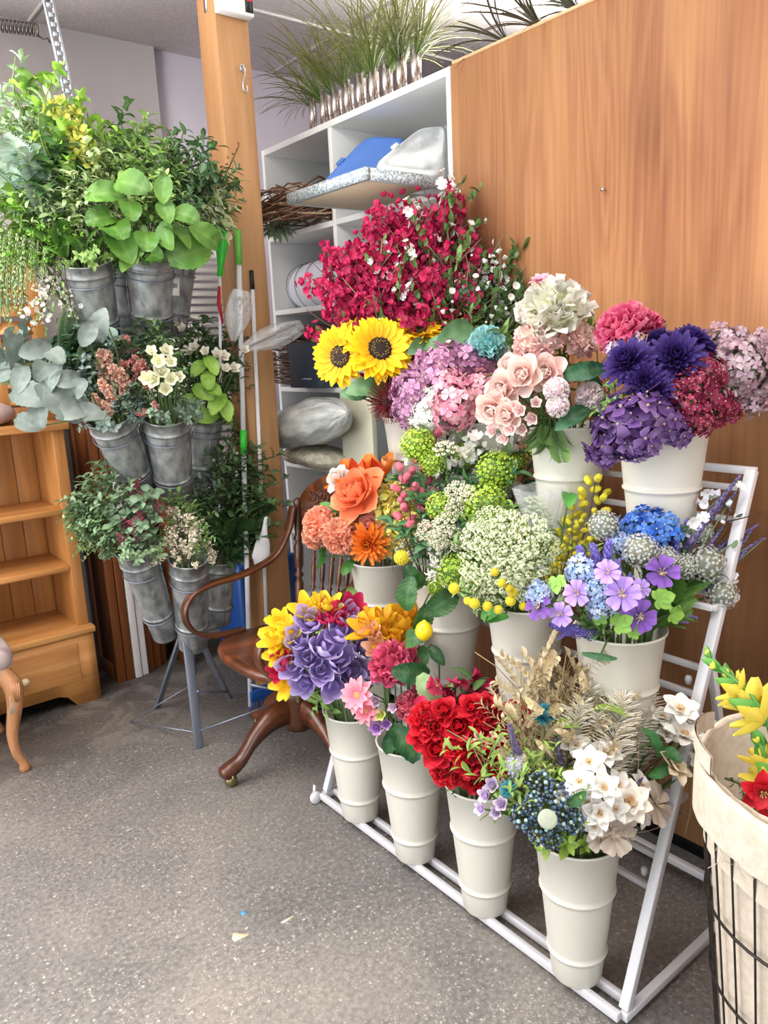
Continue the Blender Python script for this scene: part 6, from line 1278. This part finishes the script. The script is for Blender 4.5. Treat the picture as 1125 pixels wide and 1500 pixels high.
# ---- top tier, left leaning bucket
b = GB['1L']; D = (75, 255, 130)
gsp(b, D, 'leafy', ('6fa82c', 'a5d04a', .75, .2, 12, 5, .4, -40, 'c0dc7a'), [(60, 122, .02), (105, 155, .0), (128, 165, 0), (80, 180, -.05)], 'bright lime ivy spray at the top left of the greenery', 'bright lime ivy sprays', wid=.6)
gsp(b, D, 'cluster', ('c8c63a', 'eef08a', .05, 12, .6, '7fa84a', 8, 14), [(75, 150, -.02), (92, 165, -.03)], 'small yellow blossom cluster on top of the left greenery', 'yellow clusters in the left greenery', 'blossom_spray')
gsp(b, D, 'fern', ('8aa494', 'c2d2c4'), [(5, 150, .0), (22, 175, 0), (-10, 200, 0), (10, 215, -.02)], 'pale silvery fern frond spray at the far left of the greenery', 'silvery ferns', 'fern_spray', wid=.62)
gsp(b, D, 'leafy', ('7f9c80', 'b8ccb0', .4, .12, 24, 8, .3, -20), [(5, 170, -.03), (25, 160, -.02), (40, 215, -.04), (-5, 240, -.03), (15, 255, -.05), (0, 130, .02)], 'fine silvery leaf spray among the silvery ferns', 'fine silvery sprays')
gsp(b, D, 'leafy', ('1f4a26', '2f6a34', .7, .32, 8, 3, .4, -40), [(75, 215, -.06), (60, 240, -.06), (95, 235, -.03)], 'dark ivy spray in the middle of the left greenery', 'dark ivy sprays', 'ivy_spray')
gsp(b, D, 'leafy', ('8fb060', 'd4e0b4', .4, .17, 26, 8, .25, -20), [(150, 205, .03), (120, 215, 0), (165, 225, 0), (130, 250, -.05), (100, 280, -.08), (50, 280, -.08), (20, 250, -.04), (140, 280, -.06), (90, 200, .02), (110, 255, -.08)], 'small variegated leaf spray over the left top bucket', 'variegated leaf sprays')
gsp(b, D, 'leafy', ('5f9a2a', '93c444', .55, .22, 16, 5, .25, -30), [(10, 290, -.04), (30, 320, -.06), (60, 330, -.08), (-5, 330, -.03), (90, 320, -.08), (20, 360, -.06), (-5, 270, 0), (5, 380, -.05), (45, 370, -.07), (-8, 230, 0), (70, 365, -.07)], 'mid green leaf spray hanging left of the top bucket', 'mid green sprays at the left edge')
gsp(b, D, 'fern', ('3f6f2c', '7fae4a'), [(60, 300, -.08), (80, 345, -.08), (110, 320, -.06), (45, 345, -.06), (130, 330, -.04)], 'green fern spray over the left top bucket', 'green ferns at the left top', 'fern_spray')
gsp(b, D, 'leafy', ('4a6a34', '86a458', .45, .2, 18, 6, .2, -30), [(150, 300, -.02), (120, 345, -.05), (80, 370, -.04), (145, 250, .05), (60, 220, .06), (30, 150, .08)], 'shaded leafy spray filling the left top bucket', 'shaded sprays in the left top bucket')
for px_, y0_, y1_ in ((12, 335, 482), (30, 345, 470), (-4, 330, 495), (44, 350, 450), (62, 360, 430), (3, 345, 455), (22, 340, 440), (52, 350, 410), (-12, 340, 480)):
    pick_spray(b, 'pearls', ('86a458', 'b8c89a', 7), px_, y1_, 'trailing string of pale green beads hanging at the left edge', 'foliage', 'trailing bead strings', 'trailing_strings', D, dd=-.06, start=at(px_+4, y0_, d=b.d-.06))
gsp(b, D, 'blossom', ('f0ecd4', 'ffffff', '7f9a55', .05, 40, .4, 30, 6), [(62, 450, -.03), (110, 470, -.0), (95, 440, 0), (50, 480, -.03)], 'hanging sprig of tiny cream blossoms left of the top bucket', 'hanging cream sprigs', 'blossom_spray')
# ---- top tier, front bucket
b = GB['1M']; D = (225, 290, 120)
ghd(b, D, 'leaf', ('3a6a24', '6a9a3a', .7, '9fbe66'), [(190, 270, 62), (152, 285, 56), (165, 335, 70), (270, 315, 44), (243, 310, 40), (280, 370, 74), (215, 350, 56), (180, 360, 60), (300, 345, 50), (245, 345, 46), (190, 305, 48), (150, 320, 50), (262, 345, 48), (190, 385, 44), (225, 375, 40), (240, 278, 40)], 'large heart shaped green leaf over the front top bucket', 'large heart shaped leaves', 'heart_leaf', face=CAM_UP)
gsp(b, D, 'leafy', ('6f9a3a', 'b8d488', .45, .18, 22, 7, .25, -25), [(195, 185, .03), (180, 215, 0), (215, 215, -.02), (205, 240, -.05), (235, 235, -.04), (185, 245, -.05), (225, 260, -.08), (260, 255, -.04), (245, 215, 0), (210, 190, .05), (160, 240, -.02), (270, 285, -.05)], 'yellow green leafy spray above the front top bucket', 'yellow green sprays')
gsp(b, D, 'leafy', ('2c5a34', '4a7a4a', .4, .16, 20, 5, .3, -20), [(270, 190, .04), (262, 205, .02), (285, 225, .02), (250, 200, .03), (175, 170, .05)], 'dark small leaved sprig reaching up right of the top tier', 'dark sprigs at the top')
gsp(b, D, 'leafy', ('b8cc88', 'eef0d4', .6, .28, 8, 2, .4, -30), [(320, 300, 0), (335, 290, .02), (300, 310, -.03), (345, 305, .02)], 'cream edged leaf spray at the right of the top tier', 'cream edged sprays')
gsp(b, D, 'leafy', ('2a4f38', '47705a', .45, .18, 18, 6, .2, -30), [(320, 255, .02), (300, 265, 0), (335, 270, .02), (310, 240, .04), (280, 250, 0), (342, 250, .04)], 'bluish dark leafy spray right of the top tier', 'bluish dark sprays')
gsp(b, D, 'willow', ('8a5a38', 12, .5, .012), [(350, 213, .04), (248, 192, .03)], 'bare brown twig poking up from the top tier', 'bare twigs', 'bare_twig', 'twig')
gsp(b, D, 'leafy', ('3a6a22', '5f8a34', .5, .24, 14, 5, .15, -30), [(200, 330, -.05), (240, 325, -.05), (170, 330, -.03), (270, 300, -.03), (225, 300, -.05), (290, 320, 0)], 'green filler spray among the heart shaped leaves', 'filler sprays among the heart shaped leaves')
# ---- top back buckets
b = GB['1R']; D = (280, 300, 90)
gsp(b, D, 'leafy', ('35602c', '6a9440', .5, .24, 14, 5, .2, -30), [(290, 290, 0), (310, 330, 0), (330, 270, .02), (270, 260, .03), (320, 350, 0), (250, 300, 0)], 'leafy spray in the back right top bucket', 'sprays in the back right top bucket')
b = GB['1B']; D = (180, 300, 90)
gsp(b, D, 'leafy', ('35602c', '5f8a3a', .5, .22, 14, 5, .2, -30), [(170, 270, 0), (150, 230, .03), (190, 240, .02), (210, 280, 0), (130, 300, 0), (120, 190, .04)], 'leafy spray in the back middle top bucket', 'sprays in the back middle top bucket')
# ---- middle tier, left bucket: lamb's ear and eucalyptus
b = GB['2L']; D = (105, 550, 115)
ghd(b, D, 'leaf', ('606c65', '86928a', .62, '98a49c'), [(18, 518, 66), (50, 512, 52), (45, 580, 66), (90, 590, 78), (60, 600, 60), (75, 555, 52), (108, 600, 58), (30, 555, 46), (80, 520, 46), (115, 570, 44), (130, 605, 48), (12, 545, 46), (60, 540, 44), (95, 555, 44), (148, 475, 52), (128, 490, 44), (40, 620, 44)], 'large felted grey leaf left in the middle tier', 'felted grey leaves', 'felted_leaf', face=(-.4, -.85, .35))
gsp(b, D, 'leafy', ('6a8078', '92a49a', .7, .22, 12, 5, .3, -30, 'a8b8ae'), [(140, 480, .02), (150, 500, 0), (125, 520, -.04), (10, 500, .02), (55, 520, -.03), (95, 530, -.05), (115, 555, -.06), (165, 590, -.06), (150, 600, -.05)], 'grey green eucalyptus spray in the middle tier', 'grey green eucalyptus', 'eucalyptus_spray')
gsp(b, D, 'leafy', ('1f4a3a', '2f6450', .75, .28, 8, 3, .4, -30), [(98, 495, 0), (110, 490, 0), (90, 510, -.02)], 'dark teal leaf spray above the felted grey leaves', 'dark teal sprays')
gsp(b, D, 'fern', ('5f8458', '9ab88c'), [(45, 490, .02), (65, 500, 0), (80, 480, .02), (20, 475, .03), (95, 540, -.04)], 'soft green fern spray at the left of the middle tier', 'soft ferns in the middle tier', 'fern_spray')
gsp(b, D, 'cluster', ('d88a84', 'f0d8b8', .085, 8, .4, '6d7f6a', 7, 26), [(155, 515, -.05), (145, 560, -.08), (135, 580, -.08), (165, 540, -.08), (150, 590, -.09)], 'pink and cream hop blossom spray in the middle tier', 'pink and cream hop sprays', 'hop_spray')
# ---- middle tier, front bucket
b = GB['2M']; D = (225, 545, 105)
gsp(b, D, 'cluster', ('d06a70', 'eeb8a8', .075, 8, .45, '5f7a5c', 7, 24), [(170, 500, .0), (160, 520, -.02), (195, 525, -.05), (205, 535, -.06), (210, 600, -.08), (198, 605, -.08), (225, 590, -.1), (180, 530, -.05)], 'dusty pink blossom spray in the front middle bucket', 'dusty pink blossom sprays', 'blossom_spray')
ghd(b, D, 'cup', ('dfe0b8', 'f6f4dc'), [(243, 515, 34), (232, 530, 34), (225, 556, 38), (250, 555, 30), (242, 570, 32), (215, 555, 32), (235, 545, 36), (262, 552, 26), (250, 530, 30), (222, 515, 26)], 'round creamy white petal flower in the front middle bucket', 'creamy white round flowers', 'cream_flower', 'flower')
gsp(b, D, 'leafy', ('54706a', '8fa49c', .62, .3, 10, 3, .3, -30), [(175, 580, -.08), (182, 600, -.08), (195, 480, .02), (205, 500, 0), (190, 560, -.06), (150, 480, .03)], 'smoky grey green leaf spray in the front middle bucket', 'smoky grey green sprays')
gsp(b, D, 'leafy', ('28482c', '4a6a44', .5, .24, 14, 5, .2, -30), [(215, 490, .02), (240, 495, .02), (255, 520, 0), (265, 580, -.05), (220, 570, -.06), (200, 560, -.05), (270, 540, 0), (190, 500, .02), (250, 600, -.06), (205, 470, .03), (235, 475, .03)], 'dark leafy spray filling the front middle bucket', 'dark sprays in the front middle bucket')
# ---- middle tier, right bucket
b = GB['2R']; D = (305, 545, 95)
ghd(b, D, 'leaf', ('6fa030', 'a4cc58', .6, 'c4dc84'), [(278, 600, 46), (305, 555, 36), (298, 575, 36), (318, 590, 44), (285, 590, 36), (330, 600, 40), (302, 610, 40), (310, 535, 36), (290, 540, 34), (310, 570, 34)], 'bright apple green leaf at the right of the middle tier', 'apple green leaves', 'apple_green_leaf', face=CAM_UP)
gsp(b, D, 'leafy', ('22402a', '456a45', .42, .2, 18, 6, .2, -30), [(270, 490, 0), (285, 500, -.02), (320, 500, 0), (300, 480, .03), (335, 520, 0), (345, 545, 0), (345, 560, 0), (290, 530, -.05), (280, 560, -.06), (325, 480, .03), (310, 510, -.02), (265, 510, 0), (290, 470, .03)], 'dark fine leaved spray right in the middle tier', 'dark sprays right in the middle tier')
ghd(b, D, 'cup', ('e4dcc4', 'f8f4e8'), [(318, 520, 26), (328, 522, 28), (342, 540, 26), (275, 515, 26), (285, 510, 24), (358, 513, 20), (260, 475, 26), (268, 482, 22), (330, 540, 24), (300, 515, 22)], 'small white blossom at the right of the middle tier', 'small white blossoms right in the middle tier', 'white_flower', 'flower')
g = Geo(); 
for (tip, base, lab) in (((352, 432), (342, 500), 'upright clear cellophane sleeve of dried stems beside the mop'), ((432, 482), (352, 512), 'clear cellophane sleeve of dried stems pointing right over the post')):
    A = at(base[0], base[1], y=2.70); T_ = at(tip[0], tip[1], y=2.68); t = thing('wrapped_dried_stems', lab, 'wrapped flowers', A); L = np.linalg.norm(T_-A); m = mx((0, 0, 0), Z=T_-A); g = Geo()
    def cone(u, v): a = 2*math.pi*u; r = (.008+.045*math.sin(v*2.6))*(1+.14*math.sin(5*a+4*v)+.08*math.sin(13*a+v*9)); return (r*math.cos(a), r*math.sin(a)*.8, v*L*1.1)
    V, F, C = grid(cone, 44, 12); V = V@m[:3, :3].T; g.add(V, F); g.obj('cellophane', M['glass'], t); g = Geo()
    for i in range(9): e = rng.normal(0, .012, 2); V0 = np.array([[0, 0, -.03], [e[0]*.5, e[1]*.5, L*.5], [e[0]*1.6, e[1]*1.6, L*.95]])@m[:3, :3].T; tube(g, V0, .0015, 4, lin('6a5444'))
    for i in range(40): p = np.array([rng.normal(0, .015), rng.normal(0, .012), L*rng.uniform(.35, .95)])@m[:3, :3].T; g.inst(ball('7a6455', 1, 0), mx(p, s=.005), .3)
    g.obj('dried_stems', M['stem'], t)
# ---- bottom tier, left bucket
b = GB['3L']; D = (150, 750, 85)
gsp(b, D, 'leafy', ('5f7a5a', '8fa888', .6, .2, 18, 7, .2, -30), [(110, 720, 0), (100, 760, 0), (125, 700, .02), (140, 740, -.05), (120, 780, -.04), (150, 700, 0), (165, 780, -.07), (145, 800, -.06), (105, 740, 0), (130, 760, -.06), (170, 720, -.03), (155, 680, .03)], 'grey green small leaved spray at the left of the bottom tier', 'grey green sprays of the bottom tier')
gsp(b, D, 'leafy', ('7f9a5a', 'b4c48c', .8, .14, 22, 6, .35, -20), [(100, 775, -.02), (115, 800, -.03), (98, 750, 0)], 'pale green hop like spray at the far left of the bottom tier', 'pale hop like sprays')
gsp(b, D, 'astilbe', ('b84a68', 'd87a8a', 240), [(190, 760, -.08), (172, 780, -.08), (200, 740, -.06), (225, 715, -.0), (232, 730, -.02), (178, 755, -.05), (195, 700, 0)], 'rosy red astilbe plume in the bottom tier', 'rosy red plumes', 'astilbe_plume', 'flower plume')
gsp(b, D, 'leafy', ('4a6a50', '86a08a', .9, .26, 10, 4, .3, -30), [(215, 745, -.06), (205, 770, -.08), (190, 790, -.08), (215, 720, -.02), (160, 750, -.06)], 'round leaved eucalyptus spray in the bottom tier', 'round leaved eucalyptus', 'eucalyptus_spray')
# ---- bottom tier, front bucket
b = GB['3M']; D = (265, 765, 70)
gsp(b, D, 'blossom', ('ece0c4', 'f4ecd8', '7a7a4a', .05, 150, .35, 14, 8, 'd88a8a', '5a4a34', .06), [(250, 770, -.04), (265, 790, -.06), (285, 780, -.04), (240, 790, -.04), (275, 800, -.07), (255, 805, -.07), (290, 760, 0), (250, 745, 0), (270, 750, -.02), (262, 815, -.08)], 'cream and rose filler blossom spray over the front bottom bucket', 'cream filler blossom sprays', 'blossom_spray')
gsp(b, D, 'leafy', ('3f5f34', '6f8f4a', .5, .2, 14, 5, .2, -30), [(240, 770, -.03), (300, 770, -.02), (270, 730, .02), (290, 800, -.05), (250, 720, .03), (285, 735, .02)], 'leafy spray around the cream filler blossoms', 'sprays around the cream filler')
# ---- bottom tier, right bucket
b = GB['3R']; D = (330, 745, 90)
gsp(b, D, 'fern', ('2f5230', '5a8048'), [(350, 710, -.02), (335, 690, 0), (365, 740, 0), (375, 770, 0), (345, 780, -.05), (320, 770, -.05), (360, 790, -.03), (310, 700, 0), (385, 740, .02), (350, 810, -.04)], 'dark green fern spray at the right of the bottom tier', 'dark ferns of the bottom tier', 'fern_spray')
gsp(b, D, 'leafy', ('22422c', '426a44', .5, .16, 22, 8, .15, -30), [(330, 660, .0), (350, 670, 0), (300, 680, 0), (370, 690, 0), (285, 700, 0), (320, 720, -.03), (295, 740, -.03), (380, 720, 0), (310, 780, -.05), (340, 640, .02), (360, 650, .02), (375, 800, -.02), (325, 800, -.05)], 'dark small leaved spray at the right of the bottom tier', 'dark small leaved sprays of the bottom tier')
gsp(b, D, 'leafy', ('5f7080', '8a9aa8', .3, .12, 26, 6, .25, -10), [(290, 690, 0), (300, 670, 0), (280, 710, -.02), (310, 690, -.02)], 'slate blue fine leaved sprig in the bottom tier', 'slate blue sprigs')
gsp(b, D, 'blossom', ('eef0e8', 'ffffff', '3a6038', .03, 14, .5, 30, 5), [(345, 640, 0), (335, 655, 0)], 'dark sprig with white berries between the middle and bottom tiers', 'white berry sprigs', 'berry_spray')

# ---- foliage hanging over the galvanised rims
for key, kind, args, n, lab, grp in (
    ('1L', 'leafy', ('4f7a30', '8aae58', .5, .34, 12, 4, .1, -35), 12, 'short green spray drooping over the rim of the left top bucket', 'drooping sprays of the left top bucket'),
    ('1M', 'leafy', ('35662a', '6a983c', .6, .42, 10, 3, .1, -35), 12, 'short green spray drooping over the rim of the front top bucket', 'drooping sprays of the front top bucket'),
    ('2L', 'leafy', ('5f746c', '93a69c', .62, .40, 9, 3, .1, -35, 'a8b8ae'), 11, 'grey spray drooping over the rim of the left middle bucket', 'drooping sprays of the left middle bucket'),
    ('2M', 'leafy', ('465f58', '7f968c', .55, .38, 10, 3, .1, -35), 12, 'smoky spray drooping over the rim of the front middle bucket', 'drooping sprays of the front middle bucket'),
    ('2R', 'leafy', ('3a6a26', '7aa040', .55, .38, 10, 3, .1, -35), 8, 'green spray drooping over the rim of the right middle bucket', 'drooping sprays of the right middle bucket'),
    ('3L', 'leafy', ('4f6a4a', '86a07c', .6, .34, 12, 4, .1, -35), 12, 'grey green spray drooping over the rim of the left bottom bucket', 'drooping sprays of the left bottom bucket'),
    ('3M', 'blossom', ('ece0c4', 'f4ecd8', '6a7a44', .10, 60, .2, 16, 6, 'd88a8a', '5a4a34', .12), 9, 'cream blossom sprig drooping over the rim of the front bottom bucket', 'drooping sprigs of the front bottom bucket'),
    ('3R', 'fern', ('2f5230', '5a8048'), 9, 'fern drooping over the rim of the right bottom bucket', 'drooping ferns of the right bottom bucket')):
    drape(GB[key], kind, args, n, lab, grp, 'drooping_spray', lo=-.03, hi=.05, out=.07)
# ================================================================== LIGHT
def area(name, loc, size, power, rot=(0, 0, 0), col=(1, 1, 1)):
    l = bpy.data.lights.new(name, 'AREA'); l.shape = 'RECTANGLE'; l.size, l.size_y = size; l.energy = power; l.color = col
    o = bpy.data.objects.new(name, l); COL.objects.link(o); o.location = loc; o.rotation_euler = rot; return o
# ceiling troffers over the aisle, the shop window on the left
for i, (x_, y_) in enumerate(((.2, .6), (.2, 2.0), (-1.0, 1.2), (1.0, -.5))): area('ceiling_troffer_lamp', (x_, y_, CZ-.02), (1.2, .6), 20, (0, 0, 0), (1, .985, .96))
area('ceiling_troffer_lamp', (3.1, 1.8, CZ-.02), (1.2, .6), 14)
for x_, y_, z_, p_ in ((-.5, 2.8, 2.0, 120), (.1, .9, 2.3, 30), (2.75, 2.3, 2.42, 48)): area('added_uplight', (x_, y_, z_), (1.3, .3), p_, (R(180), 0, 0), (1, .98, .95))  # added out-of-view uplights without fixtures, brightening the ceiling and back wall
area('shop_window_daylight', (-1.7, 2.5, 1.5), (2.2, 2.2), 95, (0, R(-90), 0), (.97, .98, 1))
area('added_front_fill', (-.6, -2.4, 1.2), (3.0, 2.2), 48, (R(90), 0, 0), (.98, .99, 1))  # added fill light behind the camera, no window modelled there
w = bpy.data.worlds.new('world'); scene.world = w; w.use_nodes = True
w.node_tree.nodes['Background'].inputs[0].default_value = (.93, .96, 1, 1); w.node_tree.nodes['Background'].inputs[1].default_value = 1.3
vs = scene.view_settings; vs.view_transform = 'Standard'; vs.look = 'None'; vs.gamma = 1; vs.use_curve_mapping = False; vs.exposure = -0.1
scene.cycles.max_bounces = 6; scene.cycles.diffuse_bounces = 3; scene.cycles.use_denoising = True
